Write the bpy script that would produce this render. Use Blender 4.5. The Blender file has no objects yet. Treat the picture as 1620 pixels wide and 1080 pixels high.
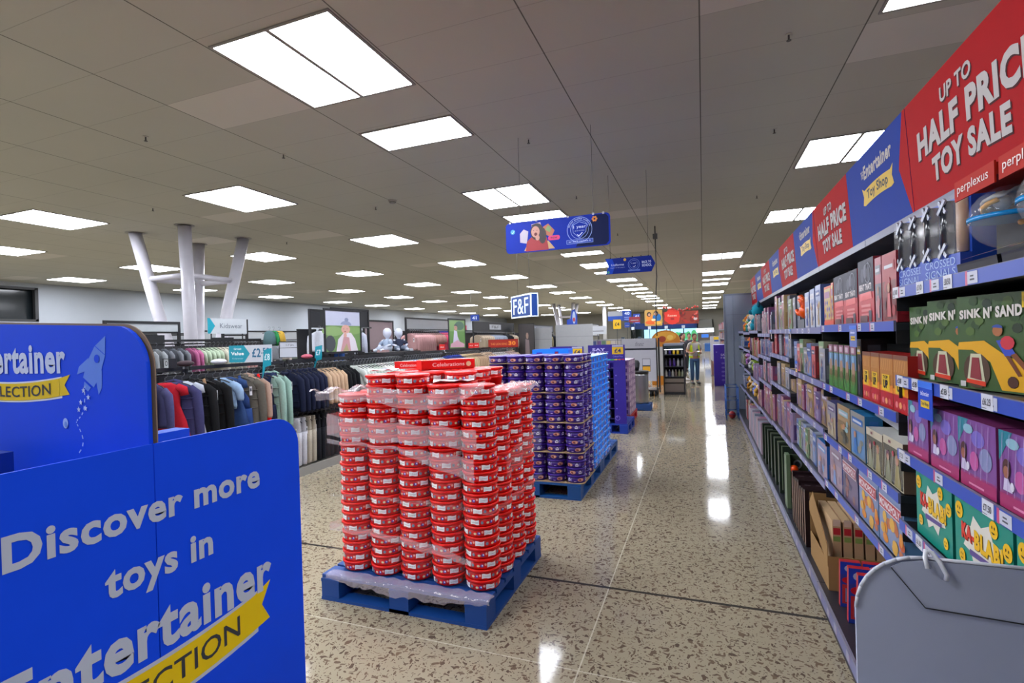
import bpy, math, random
from math import sin, cos, pi, radians as R
from mathutils import Vector, Matrix
random.seed(7)
SC = bpy.context.scene
COL = SC.collection

# ------------------------------------------------------------------ camera
cam_d = bpy.data.cameras.new('camera'); cam = bpy.data.objects.new('camera', cam_d); COL.objects.link(cam)
cam_d.sensor_width = 36; cam_d.lens = 800 / 1620 * 36; cam_d.clip_start = .02; cam_d.clip_end = 200
def _n(v): v = Vector(v); v.normalize(); return v
_dY = _n((302, 13, 800)); _e = _n((1, .03, 0))
_dZ = _dY.cross(_e); _dZ.normalize()
if _dZ.y < 0: _dZ = -_dZ
_X = Vector((1, 0, 0)); _dX = _X - _X.dot(_dY) * _dY - _X.dot(_dZ) * _dZ; _dX.normalize()
# rows: world axes in (image right, image up, forward)
right = Vector((_dX.x, _dY.x, _dZ.x)); up = Vector((_dX.y, _dY.y, _dZ.y)); fwd = Vector((_dX.z, _dY.z, _dZ.z))
m = Matrix((right, up, -fwd)).transposed().to_4x4(); m.translation = (0, 0, 1.65)
cam.matrix_world = m
SC.camera = cam

# ------------------------------------------------------------------ world and exposure
w = bpy.data.worlds.new('world'); SC.world = w; w.use_nodes = True
w.node_tree.nodes['Background'].inputs[0].default_value = (.6, .7, .8, 1)
w.node_tree.nodes['Background'].inputs[1].default_value = .3
SC.view_settings.view_transform = 'Standard'
SC.view_settings.look = 'None'
SC.view_settings.gamma = 1
SC.view_settings.exposure = 0.0
LAMP = 29.5        # radiance of the ceiling panels
CEIL = 4.17

# ------------------------------------------------------------------ materials
def lin(h):
    h = h.lstrip('#'); c = [int(h[i:i + 2], 16) / 255 for i in (0, 2, 4)]
    return tuple(x / 12.92 if x <= .04045 else ((x + .055) / 1.055) ** 2.4 for x in c) + (1,)
_M = {}
def M(c, rough=.5, metal=0, emit=0, alpha=1, spec=.5, cloth=0):
    k = (c, rough, metal, emit, alpha, spec, cloth)
    if k in _M: return _M[k]
    mt = bpy.data.materials.new('paint_' + c.strip('#')); mt.use_nodes = True
    nt = mt.node_tree; b = nt.nodes['Principled BSDF']
    b.inputs['Base Color'].default_value = lin(c); b.inputs['Roughness'].default_value = rough
    b.inputs['Metallic'].default_value = metal; b.inputs['Specular IOR Level'].default_value = spec
    if emit:
        b.inputs['Emission Color'].default_value = lin(c); b.inputs['Emission Strength'].default_value = emit
    if alpha < 1: b.inputs['Alpha'].default_value = alpha
    if not emit:
        # slight procedural unevenness of the surface
        tc = nt.nodes.new('ShaderNodeTexCoord'); no = nt.nodes.new('ShaderNodeTexNoise')
        no.inputs['Scale'].default_value = 60 if cloth else 9; no.inputs['Detail'].default_value = 3
        nt.links.new(tc.outputs['Object'], no.inputs['Vector'])
        mx = nt.nodes.new('ShaderNodeMix'); mx.data_type = 'RGBA'; mx.blend_type = 'MULTIPLY'
        mr = nt.nodes.new('ShaderNodeMapRange'); mr.inputs['To Min'].default_value = .78 if cloth else .92; mr.inputs['To Max'].default_value = 1.1 if cloth else 1.03
        nt.links.new(no.outputs['Fac'], mr.inputs['Value'])
        mx.inputs[0].default_value = 1; mx.inputs[6].default_value = lin(c)
        nt.links.new(mr.outputs[0], mx.inputs[7]); nt.links.new(mx.outputs[2], b.inputs['Base Color'])
    _M[k] = mt; return mt
def glass(name='clear_plastic', a=.2, rough=.08, c='#ffffff'):
    k = (name, a, rough, c)
    if k in _M: return _M[k]
    mt = bpy.data.materials.new(name); mt.use_nodes = True; b = mt.node_tree.nodes['Principled BSDF']
    b.inputs['Base Color'].default_value = lin(c); b.inputs['Roughness'].default_value = rough; b.inputs['Alpha'].default_value = a
    b.inputs['Specular IOR Level'].default_value = 1
    _M[k] = mt; return mt

# ------------------------------------------------------------------ text outlines (flat, triangulated), cached
_T = {}
def outline(s, bold=0.0, res=3):
    k = (s, bold, res)
    if k in _T: return _T[k]
    cu = bpy.data.curves.new('t', 'FONT'); cu.body = s; cu.size = 1; cu.offset = bold; cu.space_character = 1 + max(0, bold) * 2.2; cu.resolution_u = res; cu.fill_mode = 'FRONT'
    ob = bpy.data.objects.new('t', cu); me = bpy.data.meshes.new_from_object(ob)
    v = [(p.co.x, p.co.y) for p in me.vertices]; f = [tuple(p.vertices) for p in me.polygons]
    bpy.data.objects.remove(ob); bpy.data.curves.remove(cu); bpy.data.meshes.remove(me)
    xs = [a for a, b in v] or [0, 1]; ys = [b for a, b in v] or [0, 1]
    _T[k] = (v, f, min(xs), max(xs), min(ys), max(ys)); return _T[k]

# ------------------------------------------------------------------ mesh builder
class Fr:
    """a flat frame: origin, u axis, v axis, normal"""
    def __init__(s, o, u=(1, 0, 0), v=(0, 0, 1), n=None):
        s.o = Vector(o); s.u = Vector(u); s.v = Vector(v); s.n = Vector(n) if n else s.u.cross(s.v)
    def p(s, a, b, c=0): return s.o + s.u * a + s.v * b + s.n * c
class MB:
    L = .0006
    def __init__(s): s.v = []; s.f = []; s.m = []; s.sm = []; s.mats = []; s.k = 0
    def mi(s, m):
        if isinstance(m, str): m = M(m)
        if m not in s.mats: s.mats.append(m)
        return s.mats.index(m)
    def add(s, vs, fs, m, smooth=False):
        b = len(s.v); s.v += [tuple(v) for v in vs]; i = s.mi(m)
        for f in fs: s.f.append(tuple(b + k for k in f)); s.m.append(i); s.sm.append(smooth)
        return s
    def box(s, x0, y0, z0, x1, y1, z1, m, rot=None, about=None):
        vs = [Vector((x, y, z)) for x in (x0, x1) for y in (y0, y1) for z in (z0, z1)]
        if rot is not None:
            c = Vector(about) if about else Vector(((x0 + x1) / 2, (y0 + y1) / 2, (z0 + z1) / 2)); vs = [c + rot @ (v - c) for v in vs]
        return s.add(vs, [(0, 1, 3, 2), (4, 6, 7, 5), (0, 4, 5, 1), (2, 3, 7, 6), (0, 2, 6, 4), (1, 5, 7, 3)], m)
    def lathe(s, prof, m, n=24, c=(0, 0, 0), cap=True, smooth=True, sx=1, sy=1):
        vs = []; fs = []
        for r, z in prof:
            for k in range(n):
                a = 2 * pi * k / n; vs.append((c[0] + r * cos(a) * sx, c[1] + r * sin(a) * sy, c[2] + z))
        for i in range(len(prof) - 1):
            for k in range(n):
                j = (k + 1) % n; fs.append((i * n + k, i * n + j, (i + 1) * n + j, (i + 1) * n + k))
        s.add(vs, fs, m, smooth)
        if cap:
            b = len(s.v) - len(vs); i = s.mi(m)
            s.f.append(tuple(b + k for k in range(n))[::-1]); s.m.append(i); s.sm.append(False)
            s.f.append(tuple(b + (len(prof) - 1) * n + k for k in range(n))); s.m.append(i); s.sm.append(False)
        return s
    def tube(s, pts, r, m, n=8, smooth=True, flat=1.0):
        pts = [Vector(p) for p in pts]; rs = r if isinstance(r, (list, tuple)) else [r] * len(pts)
        vs = []; fs = []; d0 = None
        for i, p in enumerate(pts):
            d = (pts[min(i + 1, len(pts) - 1)] - pts[max(i - 1, 0)]); d.normalize()
            a = Vector((0, 1, 0)) if abs(d.y) < .9 else Vector((1, 0, 0))
            x = d.cross(a); x.normalize(); y = x.cross(d)
            for k in range(n):
                t = 2 * pi * k / n; vs.append(p + x * rs[i] * cos(t) + y * rs[i] * flat * sin(t))
        for i in range(len(pts) - 1):
            for k in range(n):
                j = (k + 1) % n; fs.append((i * n + k, i * n + j, (i + 1) * n + j, (i + 1) * n + k))
        fs.append(tuple(range(n))[::-1]); fs.append(tuple((len(pts) - 1) * n + k for k in range(n)))
        return s.add(vs, fs, m, smooth)
    def ball(s, c, r, m, n=12, sc=(1, 1, 1)):
        rings = max(4, n // 2); pr = [(sin(pi * i / rings) * r + 1e-5, -cos(pi * i / rings) * r * sc[2]) for i in range(rings + 1)]
        return s.lathe(pr, m, n, c, False, True, sc[0], sc[1])
    def prism(s, f, pts, d, m, back=0.0):
        """outline pts (u,v) in frame f, from -back to d along the normal"""
        n = len(pts)
        if sum(pts[i][0] * pts[(i + 1) % n][1] - pts[(i + 1) % n][0] * pts[i][1] for i in range(n)) < 0: pts = pts[::-1]
        vs = [f.p(a, b, d) for a, b in pts] + [f.p(a, b, -back) for a, b in pts]
        return s.add(vs, [tuple(range(n)), tuple(range(2 * n - 1, n - 1, -1))] + [(i, i + n, (i + 1) % n + n, (i + 1) % n) for i in range(n)], m)
    def flat(s, f, pts, m, l=1):
        s.k += 1; q = l * s.L + s.k * 3e-5
        return s.add([f.p(a, b, q) for a, b in pts], [tuple(range(len(pts)))], m)
    def rect(s, f, a0, b0, a1, b1, m, l=1): return s.flat(f, [(a0, b0), (a1, b0), (a1, b1), (a0, b1)], m, l)
    def disc(s, f, a, b, ra, rb, m, l=1, n=16, t0=0, t1=2 * pi):
        return s.flat(f, [(a + ra * cos(t0 + (t1 - t0) * k / n), b + rb * sin(t0 + (t1 - t0) * k / n)) for k in range(n)], m, l)
    def ring(s, f, a, b, r, w, m, l=1, n=24, sy=1):
        vs = []; fs = []
        for k in range(n):
            t = 2 * pi * k / n
            vs += [f.p(a + (r - w) * cos(t), b + (r - w) * sin(t) * sy, l * s.L), f.p(a + r * cos(t), b + r * sin(t) * sy, l * s.L)]
            j = (k + 1) % n; fs.append((2 * k, 2 * k + 1, 2 * j + 1, 2 * j))
        return s.add(vs, fs, m)
    def line(s, f, a0, b0, a1, b1, w, m, l=1):
        d = Vector((a1 - a0, b1 - b0)); d.normalize(); n = Vector((-d.y, d.x)) * w / 2
        return s.flat(f, [(a0 - n.x, b0 - n.y), (a1 - n.x, b1 - n.y), (a1 + n.x, b1 + n.y), (a0 + n.x, b0 + n.y)], m, l)
    def text(s, f, t, a0, b0, a1, b1, m, bold=0.0, shear=0, bend=0, rise=0, l=2, res=3, depth=0):
        v, fa, x0, x1, y0, y1 = outline(t, bold, res)
        W = max(x1 - x0, 1e-6); H = max(y1 - y0, 1e-6); q = []
        for x, y in v:
            u = (x - x0) / W; k = (y - y0) / H
            q.append((a0 + (a1 - a0) * u + shear * k * (b1 - b0), b0 + (b1 - b0) * k + bend * (2 * u - 1) ** 2 + rise * u))
        return s.add([f.p(a, b, l * s.L + depth) for a, b in q], fa, m)
    def wrap(s, pts2, faces, r, z, ang, m):
        """flat shape wrapped on a cylinder: u along the girth"""
        return s.add([(r * cos(ang + a / r), r * sin(ang + a / r), z + b) for a, b in pts2], faces, m)
    def mesh(s, name):
        me = bpy.data.meshes.new(name); me.from_pydata(s.v, [], s.f)
        for m in s.mats: me.materials.append(m)
        me.polygons.foreach_set('material_index', s.m); me.polygons.foreach_set('use_smooth', s.sm); me.update(); return me
    def ob(s, name, parent=None, loc=None, rz=0):
        o = bpy.data.objects.new(name, s.mesh(name)); COL.objects.link(o)
        if parent: o.parent = parent
        if loc: o.location = loc
        if rz: o.rotation_euler = (0, 0, rz)
        return o

def tag(o, label, cat, group=None, kind=None):
    o['label'] = label; o['category'] = cat
    if group: o['group'] = group
    if kind: o['kind'] = kind
    return o
def thing(name, label, cat, loc=(0, 0, 0), rz=0, group=None):
    o = bpy.data.objects.new(name, None); COL.objects.link(o); o.location = loc; o.rotation_euler = (0, 0, rz); o.empty_display_size = .05
    return tag(o, label, cat, group)
def struct(mb, name): o = mb.ob(name); o['kind'] = 'structure'; return o
def dup(root, loc, rz=0, label=None, group=None, rot=None):
    r = root.copy(); COL.objects.link(r); r.location = loc; r.rotation_euler = rot or (0, 0, rz)
    if label: r['label'] = label
    if group: r['group'] = group
    for ch in KIDS.get(root.name, root.children):
        c = ch.copy(); COL.objects.link(c); c.parent = r
        for g in ch.children:
            d = g.copy(); COL.objects.link(d); d.parent = c
    return r
KIDS = {}
ORD = 'first second third fourth fifth sixth seventh eighth ninth tenth eleventh twelfth thirteenth fourteenth fifteenth sixteenth seventeenth eighteenth nineteenth twentieth'.split()
def nth(i):
    if i < 20: return ORD[i]
    return ['twenty-', 'thirty-', 'forty-', 'fifty-'][min(3, (i + 1) // 10 - 2)] + ORD[(i + 1) % 10 - 1] if (i + 1) % 10 else ['', '', 'thirtieth', 'fortieth', 'fiftieth', 'sixtieth'][min(5, (i + 1) // 10 - 1)]

# ------------------------------------------------------------------ structure
def node_mat(name):
    mt = bpy.data.materials.new(name); mt.use_nodes = True; return mt, mt.node_tree, mt.node_tree.nodes['Principled BSDF']
def N(nt, t, **k):
    n = nt.nodes.new(t)
    for a, b in k.items(): setattr(n, a, b)
    return n
def math_(nt, op, a, b=None, c=None):
    n = nt.nodes.new('ShaderNodeMath'); n.operation = op
    for i, x in enumerate((a, b, c)):
        if x is None: continue
        if isinstance(x, (int, float)): n.inputs[i].default_value = x
        else: nt.links.new(x, n.inputs[i])
    return n.outputs[0]
def mix(nt, fac, a, b):
    n = nt.nodes.new('ShaderNodeMix'); n.data_type = 'RGBA'
    for i, x in ((0, fac), (6, a), (7, b)):
        if isinstance(x, (int, float, tuple)): n.inputs[i].default_value = x
        else: nt.links.new(x, n.inputs[i])
    return n.outputs[2]
def terrazzo():
    mt, nt, b = node_mat('terrazzo'); L = nt.links
    tc = N(nt, 'ShaderNodeTexCoord'); ns = N(nt, 'ShaderNodeTexNoise'); ns.inputs['Scale'].default_value = 14; ns.inputs['Detail'].default_value = 2
    L.new(tc.outputs['Object'], ns.inputs['Vector'])
    va = N(nt, 'ShaderNodeVectorMath', operation='MULTIPLY_ADD'); va.inputs[1].default_value = (.09, .09, 0)
    L.new(ns.outputs['Color'], va.inputs[0]); L.new(tc.outputs['Object'], va.inputs[2])
    flecks = None
    for sc, th, rot, st in ((30, .20, .6, (1, .5, 0)), (26, .19, -.5, (.45, 1, 0)), (60, .20, .2, (.7, 1, 0))):
        mp = N(nt, 'ShaderNodeMapping'); mp.inputs['Rotation'].default_value = (0, 0, rot); mp.inputs['Scale'].default_value = st
        L.new(va.outputs[0], mp.inputs['Vector'])
        vo = N(nt, 'ShaderNodeTexVoronoi', feature='F1'); vo.inputs['Scale'].default_value = sc; vo.voronoi_dimensions = '2D'
        L.new(mp.outputs[0], vo.inputs['Vector'])
        sep = N(nt, 'ShaderNodeSeparateColor'); L.new(vo.outputs['Color'], sep.inputs[0])
        t = math_(nt, 'MULTIPLY_ADD', sep.outputs[0], .22, th - .16)
        f = math_(nt, 'LESS_THAN', vo.outputs['Distance'], t)
        flecks = f if flecks is None else math_(nt, 'MAXIMUM', flecks, f)
        if st[0] == 1: hue = sep.outputs[1]
    n2 = N(nt, 'ShaderNodeTexNoise'); n2.inputs['Scale'].default_value = 1.1; n2.inputs['Detail'].default_value = 4; L.new(tc.outputs['Object'], n2.inputs['Vector'])
    base = mix(nt, n2.outputs['Fac'], lin('#968c76'), lin('#a79d86'))
    fl = mix(nt, hue, lin('#45332c'), lin('#6a5746'))
    c = mix(nt, math_(nt, 'MULTIPLY', flecks, .85), base, fl)
    sx = N(nt, 'ShaderNodeSeparateXYZ'); L.new(tc.outputs['Object'], sx.inputs[0])
    def near(o, v, w, per=None):
        d = math_(nt, 'SUBTRACT', o, v)
        if per: d = math_(nt, 'SUBTRACT', d, math_(nt, 'MULTIPLY', math_(nt, 'ROUND', math_(nt, 'DIVIDE', d, per)), per))
        return math_(nt, 'LESS_THAN', math_(nt, 'ABSOLUTE', d), w)
    light = math_(nt, 'MAXIMUM', near(sx.outputs[0], -.62, .004, 4.9), near(sx.outputs[1], 2.43, .0035, 13))
    c = mix(nt, math_(nt, 'MULTIPLY', light, .6), c, lin('#d9d2bd'))
    c = mix(nt, near(sx.outputs[1], 3.305, .013, 30), c, lin('#3f3c38'))
    L.new(c, b.inputs['Base Color'])
    n3 = N(nt, 'ShaderNodeTexNoise'); n3.inputs['Scale'].default_value = 5; L.new(tc.outputs['Object'], n3.inputs['Vector'])
    L.new(math_(nt, 'MULTIPLY_ADD', n3.outputs['Fac'], .10, .035), b.inputs['Roughness'])
    b.inputs['Specular IOR Level'].default_value = .24
    return mt
def ceiling_mat():
    mt, nt, b = node_mat('ceiling_tiles'); L = nt.links
    tc = N(nt, 'ShaderNodeTexCoord'); sx = N(nt, 'ShaderNodeSeparateXYZ'); L.new(tc.outputs['Object'], sx.inputs[0])
    def cell(o, off, per, w):
        d = math_(nt, 'DIVIDE', math_(nt, 'SUBTRACT', o, off), per)
        fr = math_(nt, 'ABSOLUTE', math_(nt, 'SUBTRACT', d, math_(nt, 'ROUND', d)))
        return math_(nt, 'FLOOR', d), math_(nt, 'LESS_THAN', fr, w / per)
    cx, ex = cell(sx.outputs[0], -1.25, 1.29, .006); cy, ey = cell(sx.outputs[1], 3.66, .667, .003)
    cb = N(nt, 'ShaderNodeCombineXYZ'); L.new(cx, cb.inputs[0]); L.new(cy, cb.inputs[1])
    wn = N(nt, 'ShaderNodeTexWhiteNoise'); wn.noise_dimensions = '2D'; L.new(cb.outputs[0], wn.inputs['Vector'])
    n2 = N(nt, 'ShaderNodeTexNoise'); n2.inputs['Scale'].default_value = .5; n2.inputs['Detail'].default_value = 5; L.new(tc.outputs['Object'], n2.inputs['Vector'])
    c = mix(nt, n2.outputs['Fac'], lin('#b1b0a6'), lin('#bfbeb4'))
    lightt = math_(nt, 'GREATER_THAN', wn.outputs['Value'], .955)
    c = mix(nt, math_(nt, 'MULTIPLY', lightt, .5), c, lin('#dcd6d0'))
    c = mix(nt, math_(nt, 'MULTIPLY', ey, .35), c, lin('#5a544e'))
    c = mix(nt, math_(nt, 'MULTIPLY', ex, .75), c, lin('#2c2925'))
    L.new(c, b.inputs['Base Color']); b.inputs['Roughness'].default_value = .85; b.inputs['Specular IOR Level'].default_value = .15
    return mt
def wall_mat(c1, c2):
    mt, nt, b = node_mat('painted_wall'); tc = N(nt, 'ShaderNodeTexCoord'); n = N(nt, 'ShaderNodeTexNoise'); n.inputs['Scale'].default_value = .6; n.inputs['Detail'].default_value = 4
    nt.links.new(tc.outputs['Object'], n.inputs['Vector']); nt.links.new(mix(nt, n.outputs['Fac'], lin(c1), lin(c2)), b.inputs['Base Color']); b.inputs['Roughness'].default_value = .7
    return mt
XL, XR, Y0, Y1 = -22.5, 7.0, -6.0, 58.0
struct(MB().box(XL, Y0, -.2, XR, Y1, 0, terrazzo()), 'floor')
struct(MB().box(XL, Y0, CEIL, XR, Y1, CEIL + .2, ceiling_mat()), 'ceiling')
WM = wall_mat('#a8aeb6', '#b8bec6')
wl = MB()      # side wall with the dark window opening
for a in ((XL - .2, Y0, 0, XL, 6.0, CEIL), (XL - .2, 11.1, 0, XL, Y1, CEIL), (XL - .2, 6, 0, XL, 11.1, 2.8), (XL - .2, 6, 4.0, XL, 11.1, CEIL)): wl.box(*a, WM)
struct(wl, 'wall_left')
struct(MB().box(XR, Y0, 0, XR + .2, Y1, CEIL, WM), 'wall_right')
struct(MB().box(XL, Y0 - .2, 0, XR, Y0, CEIL, WM), 'wall_rear')
WB = wall_mat('#8f8b80', '#a09c90')
wb = MB()
for a in ((XL, -7.6, 0, CEIL), (-.45, XR, 2.3, CEIL), (1.05, XR, 0, 2.3), (-7.6, -.45, 2.95, CEIL)): wb.box(a[0], Y1, a[2], a[1], Y1 + .2, a[3], WB)
struct(wb, 'wall_back')
# dark window high in the side wall
wd = MB(); wd.box(XL - .3, 6, 2.8, XL - .25, 11.1, 4.0, M('#20262a', .12))
o = struct(wd, 'window_1')
wf = MB()
for y in (6.03, 8.5, 11.05): wf.box(XL - .12, y - .05, 2.8, XL + .03, y + .05, 4.0, '#3a3a3c')
for z in (2.83, 3.97): wf.box(XL - .12, 6, z - .04, XL + .03, 11.1, z + .04, '#3a3a3c')
f_ = wf.ob('window_frame', o)
# lobby behind the back wall: glazed entrance with daylight and greenery
lob = MB().box(-9, 66, 0, 3, 66.2, CEIL, WB).box(-9, Y1 + .2, -.1, 3, 66, 0, '#8c8474').box(-9, Y1 + .2, CEIL, 3, 66, CEIL + .1, '#8c8880')
lob.box(-9.2, Y1 + .2, 0, -9, 66, CEIL, WB).box(3, Y1 + .2, 0, 3.2, 66, CEIL, WB)
struct(lob, 'wall_lobby')
win = MB(); wfm = MB()
win.box(-7, 65.8, .9, -.4, 65.9, 2.9, M('#a8dcf4', .3, emit=1.6))
for i in range(9): win.disc(Fr((0, 65.8, 0)), -3.0 + .33 * i, 1.3 + .25 * sin(i * 2.3), .34, .5 + .12 * cos(i * 3), M('#5cc07c', .5, emit=1.0), 4)
o = struct(win, 'window_2')
for x in (-7, -5.4, -3.8, -2.2, -.4): wfm.box(x - .05, 65.6, 0, x + .05, 65.8, 2.95, '#35556c')
wfm.box(-7, 65.6, 2.3, -.4, 65.75, 2.4, '#4f84a8'); wfm.box(-7, 65.6, 2.85, -.4, 65.75, 2.95, '#4f84a8'); wfm.ob('window_frame', o)
struct(MB().box(-7.6, Y1 - .06, 2.3, -.5, Y1 + .1, 2.95, M('#1c4fae', .4)), 'trim_1')
struct(MB().box(XL, Y1 - .25, 0, -7.6, Y1 - .2, .15, '#4a4844'), 'baseboard_back')
struct(MB().box(XL, 11.2, 2.32, XL + .06, 57, 2.38, '#2c2c2e'), 'trim_2')

# ------------------------------------------------------------------ ceiling lights
EM = M('#f2f6ff', .4, emit=LAMP); FRM = M('#8f8b86', .5)
def lamp_double():
    t = thing('ceiling_light', '', 'ceiling light')
    f = MB()
    for a in ((-.62, -.62, .62, -.595), (-.62, .595, .62, .62), (-.62, -.6, -.595, .6), (.595, -.6, .62, .6), (-.02, -.6, .02, .6)): f.box(a[0], a[1], -.012, a[2], a[3], .0, FRM)
    f.ob('frame', t)
    for s in (-1, 1): MB().box(min(s * .02, s * .595), -.595, -.008, max(s * .02, s * .595), .595, -.001, EM).ob('diffuser', t)
    return t
def lamp_single():
    t = thing('ceiling_light', '', 'ceiling light'); f = MB()
    for a in ((-.62, -.31, .62, -.285), (-.62, .285, .62, .31), (-.62, -.3, -.595, .3), (.595, -.3, .62, .3)): f.box(a[0], a[1], -.012, a[2], a[3], .0, FRM)
    f.ob('frame', t); MB().box(-.595, -.285, -.008, .595, .285, -.001, EM).ob('diffuser', t); return t
LD, LS = lamp_double(), lamp_single()
cols = [
 ('over the promotional pallets', -3.18, [(-.9, 'd'), (1.2, 's')] + [(3.71, 'd'), (5.37, 's'), (8.42, 'd'), (9.98, 's')]),
 ('beyond the hanging signs', -3.35, [(15.1, 's'), (17.9, 'd'), (20.1, 's'), (23.2, 'd'), (25.8, 's'), (28.2, 'd'), (31.0, 's'), (33.8, 'd'), (36.2, 's'), (39.3, 'd'), (45.0, 'd'), (50, 'd')]),
 ('over the toy shelves', 2.0, [(-.5, 'd'), (4.25, 'd'), (8.32, 'd'), (12.5, 'd'), (21.2, 's')]),
 ('over the far main aisle', .65, [(18.0, 'd'), (23.0, 'd'), (25.7, 's'), (28.2, 'd'), (33.6, 'd'), (39.0, 'd'), (44.3, 'd'), (49.5, 'd'), (54.5, 'd')]),
 ('over the first run of clothes', -7.3, [(-2, 'd'), (2.3, 'd'), (6.5, 'd'), (10.65, 'd'), (14.95, 'd'), (19.3, 'd'), (23.7, 'd'), (27.6, 'd'), (32, 'd'), (36.8, 'd'), (40.8, 'd'), (46, 'd'), (51, 'd')]),
 ('over the second run of clothes', -11.5, [(-2, 'd'), (1.7, 'd'), (5.95, 'd'), (10.9, 'd'), (15.15, 'd'), (19.5, 'd'), (23.9, 'd'), (27.9, 'd'), (32.4, 'd'), (37, 'd'), (41.4, 'd'), (45, 'd'), (52, 'd')]),
 ('over the third run of clothes', -15.8, [(-2, 'd'), (2.6, 'd'), (7.1, 'd'), (10.7, 'd'), (15.3, 'd'), (19.8, 'd'), (24.2, 'd'), (28.2, 'd'), (33, 'd'), (37.6, 'd'), (42, 'd'), (47, 'd'), (53, 'd')]),
 ('beside the side wall', -20.4, [(2.6, 'd'), (7, 'd'), (11.2, 'd'), (15.6, 'd'), (20, 'd'), (24.7, 'd'), (28.6, 'd'), (33.3, 'd'), (38.5, 'd'), (42.6, 'd'), (48, 'd')]),
]
first = {'d': LD, 's': LS}; used = set()
for where, x, rows in cols:
    for i, (y, k) in enumerate(rows):
        lab = '%s recessed ceiling light, %s in the row %s' % ('square double-panel' if k == 'd' else 'narrow single-panel', nth(i), where)
        src = first[k]
        if k not in used: used.add(k); src.location = (x, y, CEIL - .001); src['label'] = lab; src['group'] = 'recessed ceiling lights'
        else: dup(src, (x, y, CEIL - .001), label=lab, group='recessed ceiling lights')
# sprinkler heads and a smoke detector
sp = thing('sprinkler_head', '', 'sprinkler')
MB().lathe([(.03, 0), (.03, -.006)], '#b9b4ac', 12).ob('flange', sp); MB().tube([(0, 0, 0), (0, 0, -.05)], .008, '#4a4644', 6).lathe([(.02, -.05), (.02, -.054)], '#4a4644', 8).ob('nozzle', sp)
sps = [(-1.9, 3.15), (-2.0, 6.1), (.75, 4.9), (-5.1, 5.2), (-5.6, 7.9), (.9, 7.1), (-2.05, 8.9), (-9.1, 6.2), (1.0, 10.4), (-6.1, 4.1), (-1.9, 12.6), (-9.4, 9.6)]
spn = ['near the closest double light', 'beside the hanging uniform sign', 'above the toy sale banners', 'between the two closest double lights', 'past the dome detector', 'above the blue toy banner', 'behind the large hanging sign', 'beside the white tree-shaped column', 'above the end of the toy shelves', 'above the blue cardboard display', 'above the lit brand sign', 'behind the white tree-shaped column']
for i, ((x, y), n_) in enumerate(zip(sps, spn)):
    lab = 'small metal ceiling sprinkler ' + n_
    if i == 0: sp.location = (x, y, CEIL); sp['label'] = lab; sp['group'] = 'ceiling sprinklers'
    else: dup(sp, (x, y, CEIL), label=lab, group='ceiling sprinklers')
t = thing('smoke_detector', 'round smoke detector on ceiling between the clothes lights', 'smoke detector', (-5.1, 7.7, CEIL))
MB().lathe([(.075, 0), (.075, -.02)], '#b5b0a8', 20).ob('base', t); MB().lathe([(.06, -.02), (.05, -.045), (.02, -.05)], '#8d8982', 20).ob('cover', t)
# ------------------------------------------------------------------ pallets
def pallet(x0, y0, w, d, c, label, cat='pallet', h=.16):
    t = thing('wooden_pallet', label, cat, (x0 + w / 2, y0 + d / 2, 0))
    m = M(c, .55); X, Y = w / 2, d / 2
    n = 7; bw = d / n
    for i in range(n):
        MB().box(-X, -Y + bw * i + .012, h - .022, X, -Y + bw * (i + 1) - .012, h, m).ob('deck_board', t)
    for k in (-1, 0, 1):
        xx = k * (X - .07); MB().box(xx - .07, -Y, h - .044, xx + .07, Y, h - .0225, m).ob('stringer_board', t)
        MB().box(xx - .07, -Y, 0, xx + .07, Y, .02, m).ob('bottom_board', t)
        for j in (-1, 0, 1):
            yy = j * (Y - .07); MB().box(xx - .068, yy - .068, .0205, xx + .068, yy + .068, h - .0445, m).ob('block', t)
    for k in (-1, 1):
        MB().box(-X + .14, k * (Y - .05) - .05, 0, X - .14, k * (Y - .05) + .05, .02, m).ob('bottom_board', t)
    return t
pallet(-2.36, 2.61, 1.17, 1.03, '#0a428a', 'scuffed blue wooden pallet under the stack of red tubs')
pallet(-2.20, 4.98, 1.01, 1.17, '#0b4a8c', 'blue wooden pallet under the stack of purple tubs')
pallet(-2.20, 6.16, 1.01, 1.17, '#0b4484', 'blue wooden pallet under the far half of the blue tubs')

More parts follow.
